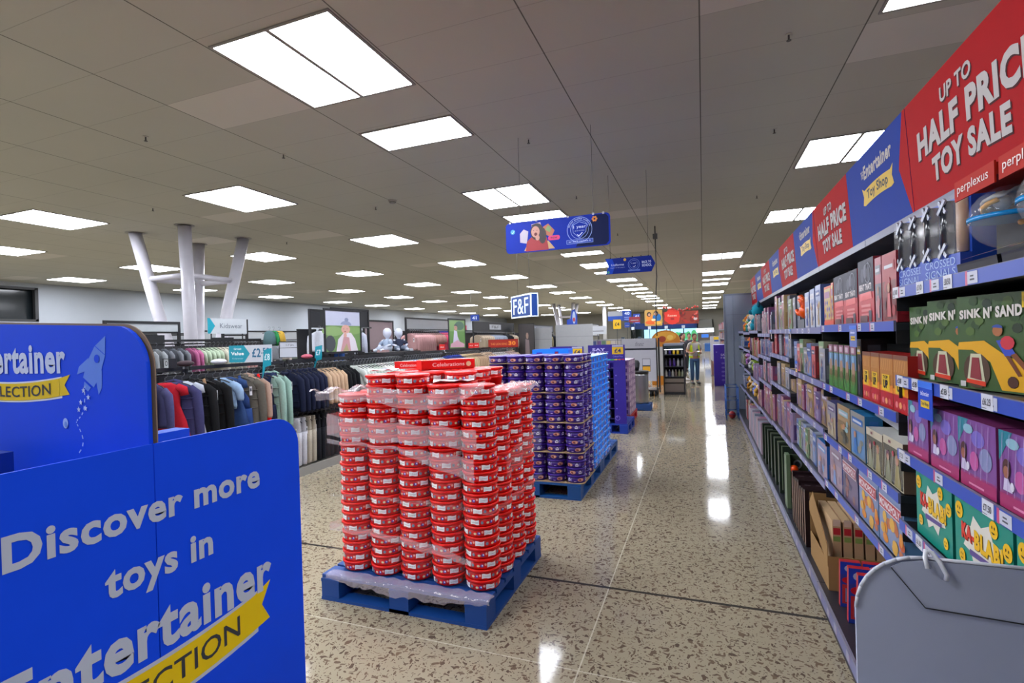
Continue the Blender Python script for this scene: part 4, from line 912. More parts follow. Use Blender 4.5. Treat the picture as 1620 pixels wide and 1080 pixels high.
# board games on the fourth shelf
def art_mono(dark):
    def a(g, f, w, h, fs, d):
        x0 = -w / 2; r = random.Random(3 + dark)
        g.rect(f, x0 + w * .02, h * .02, -x0 - w * .02, h * .98, M('#7a8ab0' if not dark else '#6a5a78', .35), 1)
        for i in range(14): g.disc(f, x0 + w * r.uniform(.08, .92), h * r.uniform(.08, .55), w * r.uniform(.06, .12), h * r.uniform(.06, .13), M(r.choice(['#d88a28', '#c85a30', '#d8a848', '#b86a40'] if not dark else ['#6a4a5c', '#5c5a74', '#8a6060', '#4c4458']), .4), 2 + i * .2, 10)
        g.flat(f, [(x0 + w * .05, h * .66), (-x0 - w * .05, h * .66), (-x0 - w * .05, h * .9), (x0 + w * .05, h * .9)], M('#d8ccd0', .35), 6); g.flat(f, [(x0 + w * .065, h * .68), (-x0 - w * .065, h * .68), (-x0 - w * .065, h * .88), (x0 + w * .065, h * .88)], M('#b81c30' if not dark else '#a85060', .35), 7)
        g.text(f, 'MONOPOLY', x0 + w * .09, h * .71, -x0 - w * .09, h * .85, M('#e0d8dc', .35), .04, l=9)
    return a
GM = 'boxed property trading games'
toybox('board_game', 'bright yellow and red property board game beside the teal games', 'board game', 2.41, .7555, .285, .1, .225, '#7a94c0', '#5c88b0', art_mono(0), group=GM)
toybox('board_game', 'bright yellow and red property board game, in the middle', 'board game', 2.705, .7555, .285, .1, .225, '#7a94c0', '#5c88b0', art_mono(0), group=GM)
toybox('board_game', 'dark purple edition of the property board game', 'board game', 3.01, .7555, .28, .1, .225, '#6a6a90', '#3c4470', art_mono(1), group=GM)
toybox('board_game', 'pale blue topped family board game beside the dark edition', 'board game', 3.305, .7555, .27, .1, .225, '#8c7c90', '#2c58b0', art_generic(['#8a7080', '#a08a98', '#6a88c0', '#7c6478'], None, seed=41), top='#2460a8')
toybox('board_game', 'pale blue topped family board game at the far end of its shelf', 'board game', 3.66, .7205, .27, .1, .225, '#9484a0', '#2c68b8', art_generic(['#8a7c90', '#a08c9c', '#5c90c8', '#70607c'], None, seed=42), top='#1f68b0')

# bottom shelf
def art_bluepk(g, f, w, h, fs, d):
    x0 = -w / 2
    g.rect(f, x0, h * .72, -x0, h, M('#1748c8', .3), 1); g.disc(f, 0, h * .86, w * .3, h * .08, M('#b8c8e8', .3), 2, 12); g.disc(f, 0, h * .86, w * .16, h * .05, M('#5a6a88', .3), 3, 10)
    g.disc(f, 0, h * .6, w * .42, h * .08, M('#d02030', .3), 2, 12); g.rect(f, x0 + w * .1, h * .08, -x0 - w * .1, h * .5, M('#c83a3c', .35), 1); g.rect(f, x0 + w * .25, h * .12, -x0 - w * .25, h * .42, M('#8a90b8', .35), 2)
k = 0
for j in range(6):
    for i in range(4):
        t = toybox('toy_pack', 'blue and red packaged toy on the bottom shelf, %s row from brown carton, %s inward' % (nth(j), nth(i)), 'toy pack', 3.22 - .17 * j, BASE + .001, .095, .03, min(.40, .26 + .04 * j), '#2c48b0', '#c02c38', art_bluepk, x=FX + .36 - .105 * i, group='blue and red packaged toys')
        t.rotation_euler = (.10, 0, 0)
t = thing('shipping_carton', 'open brown cardboard carton of candy-striped sticks on bottom shelf', 'carton', (FX + .17, 3.66, BASE + .001), 0)
b = MB(); cm = M('#a07c4c', .8)
for a in ((-.19, -.26, 0, .19, -.255, .20), (-.19, .255, 0, .19, .26, .42), (-.19, -.255, 0, -.185, .255, .16), (.185, -.255, 0, .19, .255, .42), (-.185, -.255, 0, .185, .255, .005)): b.box(*a, cm)
b.ob('carton_walls', t)
b = MB().prism(Fr((-.19, 0, .0), (0, 1, 0), (0, 0, 1), (-1, 0, 0)), [(-.26, .14), (.26, .30), (.26, .36), (.14, .46), (-.26, .26)], .003, cm); b.ob('carton_flap', t)
for i in range(6):
    o = MB().box(-.022, -.2, 0, .022, .2, .38, M('#c8a880', .5)).ob('stick_pack'); o.location = (FX + .04 + .055 * i, 3.66, BASE + .01); o.rotation_euler = (0, 0, 0)
    tag(o, 'pale pack of striped sticks in the brown carton, %s from the aisle' % nth(i), 'toy pack', 'striped stick packs in the carton')
    g = MB(); f = Fr((0, -.2, 0)); g.rect(f, -.018, .30, .018, .34, M('#c02c34', .4)); g.rect(f, -.018, .35, .018, .39, M('#e0c8b0', .4)); g.rect(f, -.018, .26, .018, .29, M('#8aa858', .4)); g.ob('label_print', o)
for i in range(7):
    z = .40 - .012 * (i % 3)
    t = thing('advent_box', 'dark maroon upright gift box, %s behind the brown carton' % nth(i), 'gift box', (FX + .19, 4.06 + .085 * i, BASE + .001), 0, 'maroon upright gift boxes')
    MB().box(-.22, -.022, 0, .2, .022, z, M('#241418', .35)).ob('box', t)
    g = MB(); f = Fr((0, -.022, 0)); r = random.Random(i)
    g.rect(f, -.2, z - .06, .18, z - .02, M('#3c2c30', .3), 1)
    for q in range(5): g.rect(f, -.18 + .075 * q, z - .05, -.14 + .075 * q, z - .03, M('#7c6c74', .3), 2)
    g.rect(f, -.16, .08, -.02, z - .1, M('#7a2420', .35), 1); g.rect(f, .02, .08, .15, z - .1, M('#6a2024', .35), 1); g.rect(Fr((-.22, -.022, 0), (0, 1, 0), (0, 0, 1), (-1, 0, 0)), .004, .01, .04, z - .02, M('#8a7060', .5), 1)
    g.ob('box_print', t)
t = thing('craft_kit', 'open grey and green craft kit with white dials and orange part', 'craft kit', (FX + .19, 4.95, BASE + .001), 0)
MB().box(-.22, .03, 0, .2, .06, .44, M('#3c4a34', .4)).box(-.22, -.08, 0, -.19, .03, .46, M('#6a8060', .4)).box(-.19, -.08, 0, .2, .03, .06, M('#50584c', .4)).ob('box', t)
b = MB()
for q in range(3): b.disc(Fr((-.12 + .11 * q, .029, .36 - .01 * q)), 0, 0, .035, .04, M('#a8b0b8', .3), 2); b.disc(Fr((-.12 + .11 * q, .029, .36 - .01 * q)), 0, 0, .02, .025, M('#48505c', .3), 3); b.flat(Fr((-.12 + .11 * q, .029, 0)), [(-.03, .12), (.05, .12), (.03, .3), (-.03, .34)], M(['#70787c', '#6a88c8', '#5a78c0'][q], .4), 2)
b.ob('kit_print', t)
b = MB(); b.ball((-.16, -.06, .34), .035, M('#f0500c', .3), 10); b.ball((-.12, -.08, .28), .04, M('#f4580e', .3), 10, (1, 1, 1.3)); b.ball((-.14, -.1, .2), .03, M('#d83408', .3), 10); b.ob('orange_part', t)
for i in range(6):
    t = thing('picture_frame_kit', 'tall green edged boxed kit, %s beyond the open craft kit' % nth(i), 'boxed kit', (FX + .19, 5.35 + .28 * i, BASE + .001), 0, 'green edged boxed kits')
    h = .47 - .01 * i; MB().box(-.22, -.03, 0, .2, .03, h, M('#1c2a1e', .4)).ob('box', t)
    g = MB(); f = Fr((0, -.03, 0)); lm = M('#8c9c80', .4)
    for a in ((-.2, h - .03, .18, h - .022), (-.2, .03, -.192, h - .03), (.172, .03, .18, h - .03)): g.rect(f, *a, lm, 1)
    g.flat(f, [(-.1, h * .45), (.1, h * .45), (.0, h * .75)], M('#4a6a30', .4), 1); g.rect(f, -.16, .06, .14, h * .4, M('#30442c', .4), 1); g.ob('box_print', t)
for i in range(14):
    y = 6.98 + .13 * i; h = .385 - .01 * (i % 3)
    t = thing('pink_gift_box', 'tall pale box with pink band, %s in the bottom row' % nth(i), 'toy box', (FX + .19, y, BASE + .001), 0, 'pale upright boxes on the bottom shelf')
    c = ['#b098a8', '#a8a0b4', '#8c94a4', '#b8a0a8'][i % 4]; MB().box(-.22, -.045, 0, .2, .045, h, M(c, .4)).ob('box', t)
    g = MB(); f = Fr((0, -.045, 0)); g.rect(f, -.19, h * .55, .17, h * .85, M(['#c02c80', '#a87890', '#7c8898', '#b898a8'][i % 4], .35), 1); g.rect(f, -.19, h * .1, .17, h * .5, M('#94849c', .4), 1)
    g.rect(Fr((0, 0, h), (1, 0, 0), (0, 1, 0)), -.18, -.03, .16, .03, M(['#b82878', '#6a7c8c', '#8a98a4', '#a88898'][i % 4], .35), 1); g.ob('box_print', t)

# ---- everything further along the shelves
def soft_toy(y, z, c, c2, s, lab, x=FX + .1, ears=1):
    t = thing('soft_toy', lab, 'soft toy', (x + .03, y, z + .006), -pi / 2 + rg.uniform(-.5, .3)); m_ = M(c, .9, cloth=1); m2 = M(c2, .9, cloth=1)
    MB().ball((0, 0, .09 * s), .085 * s, m_, 14, (1, .85, 1.05)).ob('body', t)
    MB().ball((0, -.02 * s, .22 * s), .07 * s, m_, 14).ball((0, -.085 * s, .205 * s), .03 * s, m2, 10).ob('head', t)
    for k in (-1, 1):
        MB().ball((k * .05 * s, -.01 * s, .285 * s), .028 * s, m2, 8, (1, .6, 1.4 if ears else 1)).ob('ear', t)
        MB().ball((k * .026 * s, -.075 * s, .235 * s), .010 * s, M('#101014', .2), 8).ob('eye', t)
        MB().tube([(k * .06 * s, -.03 * s, .14 * s), (k * .1 * s, -.06 * s, .09 * s)], [.028 * s, .03 * s], m_, 8).ob('arm', t)
        MB().tube([(k * .04 * s, -.03 * s, .047 * s), (k * .055 * s, -.09 * s, .045 * s)], [.035 * s, .038 * s], m_, 8).ob('leg', t)
for y, z, c, c2, s, lab in ((8.35, 1.641, '#18a0b8', '#0c7088', 1.35, 'large teal plush creature under the blue banner'), (8.95, 1.661, '#d8d4cc', '#a8a49c', 1.15, 'white plush with dark eyes beside the teal creature'), (9.45, 1.661, '#1f8a98', '#d8d4cc', 1.0, 'dark teal plush behind the white one'),
    (10.3, 1.661, '#d87a28', '#e8c060', .95, 'orange plush on the top shelf by the end panel'), (10.0, 1.661, '#8a9c48', '#c8d088', .8, 'moss green plush below the orange plush'), (10.6, 1.661, '#c84868', '#e8a0b0', .6, 'small rose plush tucked against the end panel'),
    (9.2, 1.381, '#7a3050', '#4050a0', .8, 'dark crimson plush on the second shelf'), (9.7, 1.381, '#e0641c', '#f0b060', .75, 'orange plush hanging on the second shelf'),
    (8.9, 1.051, '#9ab83c', '#d8e080', 1.0, 'lime green plush on the third shelf'), (9.4, 1.051, '#d4d4d8', '#9c9ca4', 1.05, 'white plush rabbit on the third shelf'), (10.1, 1.051, '#b078b8', '#e0c0e0', .8, 'lilac plush on the third shelf'),
    (8.0, .641, '#e0b070', '#f0e0c0', 1.0, 'honey coloured plush dog on the fourth shelf'), (8.4, .641, '#c89840', '#f0d8a0', .95, 'golden plush bear on the fourth shelf'), (8.85, .621, '#7888d0', '#d8d8f0', .85, 'periwinkle plush on the fourth shelf'), (9.3, .621, '#d8b878', '#f4e8d0', .9, 'cream plush bear on the fourth shelf'), (9.9, .621, '#c88c30', '#6a4418', .85, 'brown plush lion on the fourth shelf')):
    kb = max(i for i in range(9) if BAYY[i] <= y); li = min(range(4), key=lambda q: abs(SH[kb][q] - z))
    soft_toy(y, SH[kb][li] + .001, c, c2, min(s, [2, .70, .84, .96][li]), lab)
palettes = {'pink': ['#984668', '#a87888', '#7a4470', '#c0a4b0', '#6c5a88'], 'grey': ['#7c8088', '#9a9ca8', '#5a6070', '#b0a8a0', '#4a5a8c'], 'gold': ['#a88a58', '#8a7050', '#c0a878', '#6a5a60', '#8c7c9c'], 'purple': ['#544078', '#7c6894', '#9c8cac', '#3c2c60', '#a88494'], 'red': ['#a82430', '#c85a5c', '#7c2030', '#d8a8a0', '#40486c'], 'green': ['#4a7a4c', '#7c9c70', '#a8a888', '#c0c0a8', '#a03c40'], 'blue': ['#3c5ca0', '#7088b8', '#a0a8c0', '#3c4c70', '#b08878']}
cw = {'pink': 'pink', 'grey': 'grey', 'gold': 'sandy', 'purple': 'purple', 'red': 'red', 'green': 'green', 'blue': 'blue'}
seq = {}
def fill(k, lev, y0, y1, items):
    z = ([BASE] + SH[k][::-1])[lev] + .0008; y = y0; i = 0
    lv = ['bottom', 'fourth', 'third', 'second', 'top'][lev]
    while y < y1 - .06:
        pal, w, h, d = items[i % len(items)]; w = w * rg.uniform(.92, 1.08); hh = h * rg.uniform(.93, 1.06)
        if y + w > y1: break
        key = (k, lev, pal); seq[key] = seq.get(key, -1) + 1
        p = palettes[pal]
        lab = '%s boxed toy, %s of its colour, %s shelf, bay %s' % (cw[pal], nth(seq[key]), lv, bn[k])
        toybox('boxed_toy', lab, 'toy box', y + w / 2, z, w - .006, d, hh, p[rg.randrange(2)], p[2], art_generic(p, None, seed=int(y * 100) + lev), group='boxed toys along the shelves', x=FX + .012 + rg.uniform(0, .03))
        y += w; i += 1
fill(3, 3, 3.52, 4.74, [('grey', .17, .2, .06), ('green', .15, .24, .08), ('red', .12, .22, .08), ('blue', .15, .22, .08)])
fill(3, 2, 3.52, 4.74, [('gold', .19, .22, .06), ('purple', .14, .2, .06), ('pink', .1, .2, .06)])
fill(3, 1, 3.82, 4.74, [('green', .1, .2, .06), ('blue', .12, .22, .08), ('grey', .12, .22, .07)])
fill(3, 4, 4.47, 4.74, [('grey', .12, .26, .1)])
fill(2, 4, 3.5, 3.5, [('grey', .12, .26, .1)])
fill(4, 4, 4.78, 5.98, [('green', .18, .26, .1), ('grey', .14, .3, .1), ('gold', .06, .3, .1), ('pink', .16, .34, .1)])
fill(4, 3, 4.78, 5.98, [('grey', .16, .2, .06), ('blue', .2, .2, .1), ('red', .18, .2, .06)])
fill(4, 2, 4.78, 5.98, [('gold', .24, .22, .1), ('grey', .2, .2, .08)])
fill(4, 1, 4.78, 5.98, [('purple', .16, .3, .08), ('gold', .12, .29, .08), ('pink', .16, .3, .08)])
fill(5, 4, 6.02, 7.24, [('grey', .1, .2, .1), ('grey', .1, .24, .1), ('pink', .14, .3, .1)])
fill(5, 3, 6.02, 7.24, [('red', .12, .22, .08), ('purple', .15, .2, .08), ('blue', .1, .2, .08)])
fill(5, 2, 6.02, 7.24, [('pink', .18, .22, .1), ('grey', .12, .24, .1), ('red', .1, .22, .1)])
fill(5, 1, 6.02, 7.24, [('pink', .18, .32, .1), ('gold', .14, .3, .1), ('pink', .2, .32, .1)])
fill(6, 4, 7.27, 8.1, [('grey', .08, .22, .1), ('grey', .08, .22, .1), ('red', .1, .22, .1)])
fill(6, 3, 7.27, 8.48, [('gold', .16, .24, .1), ('red', .12, .26, .1), ('red', .12, .26, .1), ('grey', .1, .2, .1)])
fill(6, 2, 7.27, 8.48, [('purple', .2, .22, .1), ('pink', .16, .2, .1)])
fill(6, 1, 7.27, 7.8, [('pink', .16, .25, .1), ('gold', .14, .24, .1)])
fill(7, 0, 8.85, 10.2, [('gold', .18, .36, .36), ('red', .2, .34, .3), ('grey', .2, .38, .3)])
fill(7, 3, 8.52, 9.0, [('purple', .14, .2, .1), ('pink', .12, .22, .1)])
fill(8, 2, 10.3, 10.95, [('green', .2, .2, .1), ('grey', .2, .22, .1)])
fill(8, 1, 10.2, 10.95, [('blue', .2, .22, .1), ('grey', .2, .22, .1)])
fill(8, 3, 10.1, 10.95, [('blue', .2, .2, .1), ('green', .2, .22, .1)])
fill(1, 4, 1.02, 1.34, [('blue', .15, .22, .1)])
fill(1, 0, 1.02, 1.7, [('blue', .15, .32, .3), ('red', .15, .32, .3)])
# blue wire crate with red toy at the far end of the base
t = thing('wire_basket', 'blue wire basket standing at the far end of the bottom shelf', 'basket', (.50, 10.6, 0))
b = MB(); bm = M('#1f5cb0', .4)
for z in (.12, .38, .62):
    b.tube([(-.12, -.3, z), (.09, -.3, z), (.09, .3, z), (-.12, .3, z), (-.12, -.3, z)], .009, bm, 6)
b.ob('wire_ring', t)
for xx in (-.12, .09):
    for yy in (-.3, 0, .3): MB().tube([(xx, yy, 0), (xx, yy, .62)], .007, bm, 6).ob('wire_upright', t)
o = MB().ball((0, 0, .07), .065, M('#8c1820', .5), 14, (1, 1.6, 1.1)).ob('play_ball'); o.location = (.485, 10.55, .0); tag(o, 'red rounded toy lying inside the blue wire basket', 'toy')
# ------------------------------------------------------------------ garments
_G = {}
def gmesh(kind, c, var=0, c2=None):
    k = (kind, c, var, c2)
    if k in _G: return _G[k]
    r = random.Random(hash((kind, var)) & 0xffff if 0 else var * 7 + len(kind)); b = MB(); m_ = M(c, .85, cloth=1, spec=.2); n = 18
    def loft(rings, mt, x0=0):
        vs = []; fs = []; ph = [r.uniform(0, 6) for _ in range(3)]
        for i, (z, w_, d_, cx) in enumerate(rings):
            t = i / (len(rings) - 1)
            for q in range(n):
                a = 2 * pi * q / n; ca, sa = cos(a), sin(a)
                x = w_ * (abs(ca) ** .75) * (1 if ca > 0 else -1); y = d_ * (abs(sa) ** .8) * (1 if sa > 0 else -1)
                fold = 1 + .13 * t * sin(3 * a + ph[0]) * sin(5 * x / max(w_, .01) + ph[1]) + .1 * t * sin(9 * x / max(w_, .01) + ph[2])
                vs.append((cx + x + x0, y * fold, z + .004 * sin(a * 3 + ph[1]) * t))
        for i in range(len(rings) - 1):
            for q in range(n): j = (q + 1) % n; fs.append((i * n + j, i * n + q, (i + 1) * n + q, (i + 1) * n + j))
        fs.append(tuple(range(n))); fs.append(tuple((len(rings) - 1) * n + q for q in range(n))[::-1]); b.add(vs, fs, mt, True)
    if kind in ('jacket', 'top', 'coat', 'blouse'):
        L = {'jacket': .46, 'top': .42, 'coat': .60, 'blouse': .36}[kind]; D = {'jacket': .028, 'top': .022, 'coat': .03, 'blouse': .02}[kind]; W = .17 if kind != 'blouse' else .14
        loft([(-.055, .05, D * .6, 0), (-.07, .075, D * .7, 0), (-.085, W * .72, D * .75, 0), (-.115, W, D * .8, 0), (-.2, W, D, 0), (-L * .7, W * 1.03, D * 1.1, 0), (-L + .03, W * 1.07, D * 1.15, 0), (-L, W * 1.02, D, 0)], m_)
        for s in (-1, 1):
            sl = L * .82 if kind != 'blouse' else L * .45
            b.tube([(s * (W - .04), 0, -.115), (s * (W + .015), -.004, -.16), (s * (W + .035), -.006, -.115 - sl * .5), (s * (W + .045), -.008, -.10 - sl), (s * (W + .044), -.008, -.12 - sl)], [.04, .048, .042, .034, .028], m_, 10, True, .55)
        if kind in ('jacket', 'coat'):
            b.tube([(-.06, 0, -.06), (-.04, -D * .8, -.075), (.04, -D * .8, -.075), (.06, 0, -.06), (0, D * .6, -.045), (-.06, 0, -.06)], .018, m_, 8); b.box(-.003, -D * 1.15 - .004, -L + .02, .003, -D * .9, -.08, M('#888c94', .3, .5))
            for z in (-.2, -.29, -.38): b.tube([(-W, -D * .9, z), (-.05, -D * 1.12, z - .005), (.05, -D * 1.12, z - .005), (W, -D * .9, z)], .004, m_, 5)
        if c2: b.disc(Fr((0, -D * 1.22, -.24)), 0, 0, .06, .05, M(c2, .7), 2, 14); b.disc(Fr((0, -D * 1.22, -.3)), -.02, 0, .05, .02, M(c2, .7), 3, 10)
    elif kind == 'trousers':
        loft([(-.05, .12, .025, 0), (-.1, .125, .03, 0), (-.2, .13, .035, 0), (-.24, .13, .034, 0)], m_)
        for s in (-1, 1): loft([(-.22, .068, .034, s * .064), (-.36, .062, .036, s * .066), (-.52, .055, .033, s * .068), (-.62, .05, .03, s * .07), (-.63, .045, .026, s * .07)], m_)
        b.tube([(-.12, -.0, -.055), (0, -.03, -.058), (.12, 0, -.055)], .012, m_, 6)
    elif kind == 'dungarees':
        for s in (-1, 1): b.tube([(s * .05, 0, -.05), (s * .07, -.02, -.1), (s * .06, -.03, -.18)], .014, m_, 6, True, .5)
        loft([(-.12, .07, .02, 0), (-.2, .09, .03, 0), (-.28, .14, .04, 0), (-.4, .15, .045, 0)], m_)
        for s in (-1, 1): loft([(-.38, .085, .045, s * .075), (-.5, .085, .045, s * .085), (-.66, .08, .04, s * .095), (-.68, .07, .035, s * .095)], m_)
        b.flat(Fr((0, -.04, 0)), [(-.05, -.26), (.05, -.26), (.045, -.19), (-.045, -.19)], m_, 6)
    elif kind == 'dress':
        loft([(-.055, .05, .02, 0), (-.08, .11, .025, 0), (-.14, .12, .03, 0), (-.26, .12, .032, 0), (-.40, .17, .045, 0), (-.55, .2, .055, 0), (-.56, .19, .05, 0)], m_)
        for s in (-1, 1): b.tube([(s * .1, 0, -.09), (s * .15, 0, -.12), (s * .16, 0, -.17)], [.03, .04, .035], m_, 8, True, .8)
        if c2: b.disc(Fr((0, -.046, -.3)), 0, 0, .05, .04, M(c2, .7), 2, 12); b.disc(Fr((0, -.046, -.22)), .01, 0, .04, .03, M(c2, .7), 3, 12)
    elif kind == 'bib':
        loft([(-.05, .05, .02, 0), (-.08, .1, .03, 0), (-.2, .13, .04, 0), (-.3, .14, .05, 0), (-.34, .09, .03, 0)], m_)
    _G[k] = b.mesh(kind); return _G[k]
_H = {}
def hanger_mesh(c):
    if c in _H: return _H[c]
    b = MB(); m_ = M(c, .4)
    b.tube([(0, 0, -.045), (0, 0, -.014), (.014, 0, -.008), (.024, 0, .006), (.022, 0, .020), (.010, 0, .029), (-.010, 0, .029), (-.022, 0, .020)], .0026, M('#8c8f96', .3, .8), 5)
    b.tube([(-.15, 0, -.10), (-.1, 0, -.075), (0, 0, -.048), (.1, 0, -.075), (.15, 0, -.10)], .006, m_, 6)
    _H[c] = b.mesh('hanger'); return _H[c]
tagm = MB().box(-.012, -.001, -.09, .012, .001, 0, M('#e0e0e4', .4)).box(-.009, -.0016, -.05, .009, -.001, -.02, M('#60646c', .4)).mesh('swing_tag')
cname = {}
gcount = {}
def garment(kind, c, name, x, y, z, rz, where, group, hc='#1a1a1c', var=0, c2=None, tagged=None, lab=None, s=1):
    nm = {'jacket': 'jacket', 'top': 'jumper', 'coat': 'coat', 'blouse': 'blouse', 'trousers': 'trousers', 'dungarees': 'dungarees', 'dress': 'dress', 'bib': 'romper'}[kind]
    o = bpy.data.objects.new(nm, gmesh(kind, c, var, c2)); COL.objects.link(o); o.location = (x, y, z); o.rotation_euler = (0, 0, rz); o.scale = (s, s, s)
    k = (name, where); gcount[k] = gcount.get(k, -1) + 1
    tag(o, lab or '%s on %s, %s of its kind' % (name, where, nth(gcount[k])), 'clothes', group)
    h = bpy.data.objects.new('hanger', _H.get(hc) or hanger_mesh(hc)); COL.objects.link(h); h.parent = o
    if tagged:
        g = bpy.data.objects.new('swing_tag', tagm); COL.objects.link(g); g.parent = o; g.location = (.12, -.07, -.16)
    return o
rr = random.Random(21)
def run(y0, y1, x, z, specs, where, group, step=.07, rz=0, s=1.14):
    """specs: list of (kind, colour, spoken name, how many) hung one behind the other along the rail"""
    y = y0; i = 0
    while y < y1:
        kind, c, nm, n, *c2 = specs[i % len(specs)]
        for q in range(n):
            if y >= y1: break
            garment(kind, c, nm, x, y, z, rz + .06 * sin(y * 3) + rr.uniform(-.03, .03), where, group, var=rr.randrange(3), tagged=(q == 0), c2=c2[0] if c2 else None, s=s); y += max(step, .09 * s / 1.14 if kind in ('jacket', 'coat', 'trousers') else .078) * rr.uniform(.97, 1.05)
        i += 1
BK = M('#1b1c20', .45); BKP = M('#24252a', .55)
def rail_unit(y0, y1, x, z, lab, back=True, plinth=True, low=None, name='clothing_rail', topz=None, depth=.36):
    t = thing(name, lab, 'clothing rail', (x, y0, 0)); L = y1 - y0
    MB().tube([(0, .012, z + .012), (0, L - .012, z + .012)], .012, BK, 8).ob('hanging_bar', t)
    for yy in (.02, L - .02):
        b = MB(); b.box(-depth - .02, yy - .02, 0, -depth + .02, yy + .02, topz or z + .06, BK).box(-depth, yy - .012, z + .03, .0, yy + .012, z + .06, BK).box(-.012, yy - .012, z, .012, yy + .012, z + .06, BK); b.ob('post', t)
    MB().box(.012, .04, z + .047, .035, L - .04, z + .085, BK).ob('top_rail', t)
    if back: MB().box(-depth - .01, .045, .12, -depth + .01, L - .045, z - .02, BKP).ob('back_panel', t)  # added dark sheet, stands in for the dark space behind the garments
    if low:
        MB().tube([(.05, .02, low + .0115), (.05, L - .02, low + .0115)], .006, BK, 8).ob('hanging_bar', t)
        for yy in (.04, L - .04): MB().box(-depth + .02, yy - .01, low + .01, .06, yy + .01, low + .03, BK).ob('bracket', t)
    if plinth: MB().box(-.74, .0, .0, .17, L, .11, M('#86837c', .5)).ob('plinth', t)
    return t
XA = -4.93
wn = ['beside the blue toy display', 'behind the red stack, nearest section', 'behind the red stack, middle section', 'behind the red stack, far section', 'behind the purple stack, nearest section', 'behind the purple stack, far section', 'past the purple stack']
yA = [2.2, 3.62, 4.92, 6.2, 7.6, 9.1, 10.9, 13.2]
for i in range(7): rail_unit(yA[i], yA[i + 1], XA, 1.385, 'black metal clothes rail along the aisle, ' + wn[i], low={1: .60, 2: .78}.get(i))
W_ = 'rail beside the blue display'; G_ = 'clothes on the rail beside the blue display'
run(2.6, 3.4, XA, 1.385, [('trousers', '#24262c', 'charcoal joggers', 2), ('top', '#44446a', 'dusty violet jumper', 2), ('dress', '#94949c', 'silver grey dress', 1)], W_, G_, .1)
for y, kind, c, nm, c2 in ((3.420, 'dress', '#b01c2c', 'crimson patterned dress', '#e0c0c0'), (3.506, 'coat', '#3a3a62', 'slate violet coat', None), (3.592, 'dress', '#aab0bc', 'pale grey dress', None), (3.678, 'coat', '#141518', 'black hooded coat', None), (3.764, 'dungarees', '#8a6c50', 'brown camouflage dungarees', None), 
    (3.850, 'coat', '#101114', 'black long coat', None), (3.936, 'dungarees', '#121316', 'black dungarees', None), (4.022, 'blouse', '#8ca8c8', 'light blue shirt', None), (4.108, 'dress', '#28406c', 'navy denim dress', None), (4.194, 'dungarees', '#223c70', 'dark denim dungarees', None), (4.280, 'coat', '#5c5850', 'olive grey coat', None), (4.366, 'jacket', '#a88c7c', 'dusky beige jacket', None),
    (4.452, 'dungarees', '#e01418', 'bright scarlet outfit with white print', '#e8c8c8'), (4.538, 'dungarees', '#1a2038', 'midnight blue dungarees', None), (4.624, 'trousers', '#1e2a4c', 'indigo jeans', None)):
    garment(kind, c, nm, XA, y, 1.385, rr.uniform(.46, .52), 'the nearest aisle rail', G_, s=1.12, tagged=nm[0] in 'bo', c2=c2, var=rr.randrange(3))
run(4.66, 4.84, XA, 1.385, [('coat', '#8cab9f', 'pale mint coat', 2)], 'rail behind the red tubs', 'mint coats', .06)
run(4.96, 5.42, XA, 1.385, [('jacket', '#151b33', 'navy zip jacket', 9)], 'rail behind the red tubs', 'navy jackets', .06)
run(5.5, 5.86, XA, 1.385, [('top', '#b89c80', 'beige sweatshirt', 4), ('top', '#c0a284', 'beige sweatshirt with dark lettering', 1, '#3a3c40')][::1], 'rail behind the red tubs', 'beige sweatshirts', .07)
run(5.9, 6.14, XA, 1.385, [('jacket', '#0f1114', 'black padded jacket', 3)], 'rail behind the red tubs', 'black jackets', .08)
W2 = 'rail behind the red tubs'; G2 = 'clothes behind the red tubs'
run(6.28, 7.5, XA, 1.385, [('blouse', '#c8cec8', 'white frilled blouse', 4), ('blouse', '#b4c0b4', 'pale sage blouse', 3), ('top', '#d0cfca', 'ivory jumper', 3)], W2, G2, .075)
run(7.68, 9.0, XA, 1.385, [('top', '#d4d4d2', 'cloud white jumper', 3), ('blouse', '#88a4cc', 'powder blue shirt', 2), ('blouse', '#b8a080', 'sand blouse', 4), ('top', '#b09c80', 'oat jumper', 2), ('blouse', '#ccd4d8', 'frost white blouse', 4)], W2, G2, .085)
run(9.2, 10.8, XA, 1.385, [('jacket', '#2c3c88', 'royal blue jacket', 7), ('coat', '#b8a07c', 'tan padded coat', 6), ('jacket', '#a88c70', 'caramel jacket', 6)], 'rail beside the purple stack', 'jackets beside the purple stack', .085)
run(11.0, 13.1, XA, 1.385, [('jacket', '#c0a890', 'fawn jacket', 4), ('blouse', '#d8d4d0', 'off-white fleece', 6), ('top', '#c8b0a8', 'rose beige jumper', 4)], 'rail behind the purple stack', 'clothes behind the purple stack', .14)
# lower rails
run(4.98, 6.14, XA + .05, .78, [('trousers', '#b4b4ba', 'light grey joggers', 2), ('trousers', '#a49c8c', 'stone joggers', 2), ('trousers', '#14161c', 'black joggers', 5), ('trousers', '#1a2036', 'navy joggers', 4)], 'lower rail behind the red tubs', 'joggers on the lower rail', .085, s=1.02)
run(3.66, 4.84, XA + .05, .60, [('trousers', '#101216', 'black trousers', 3), ('trousers', '#8c7c68', 'beige camouflage trousers', 2), ('trousers', '#18203a', 'dark blue trousers', 3), ('trousers', '#b8b4ac', 'pale stripe trousers', 1)], 'lower rail beside the blue display', 'trousers on the lower rail', .085, s=.72)

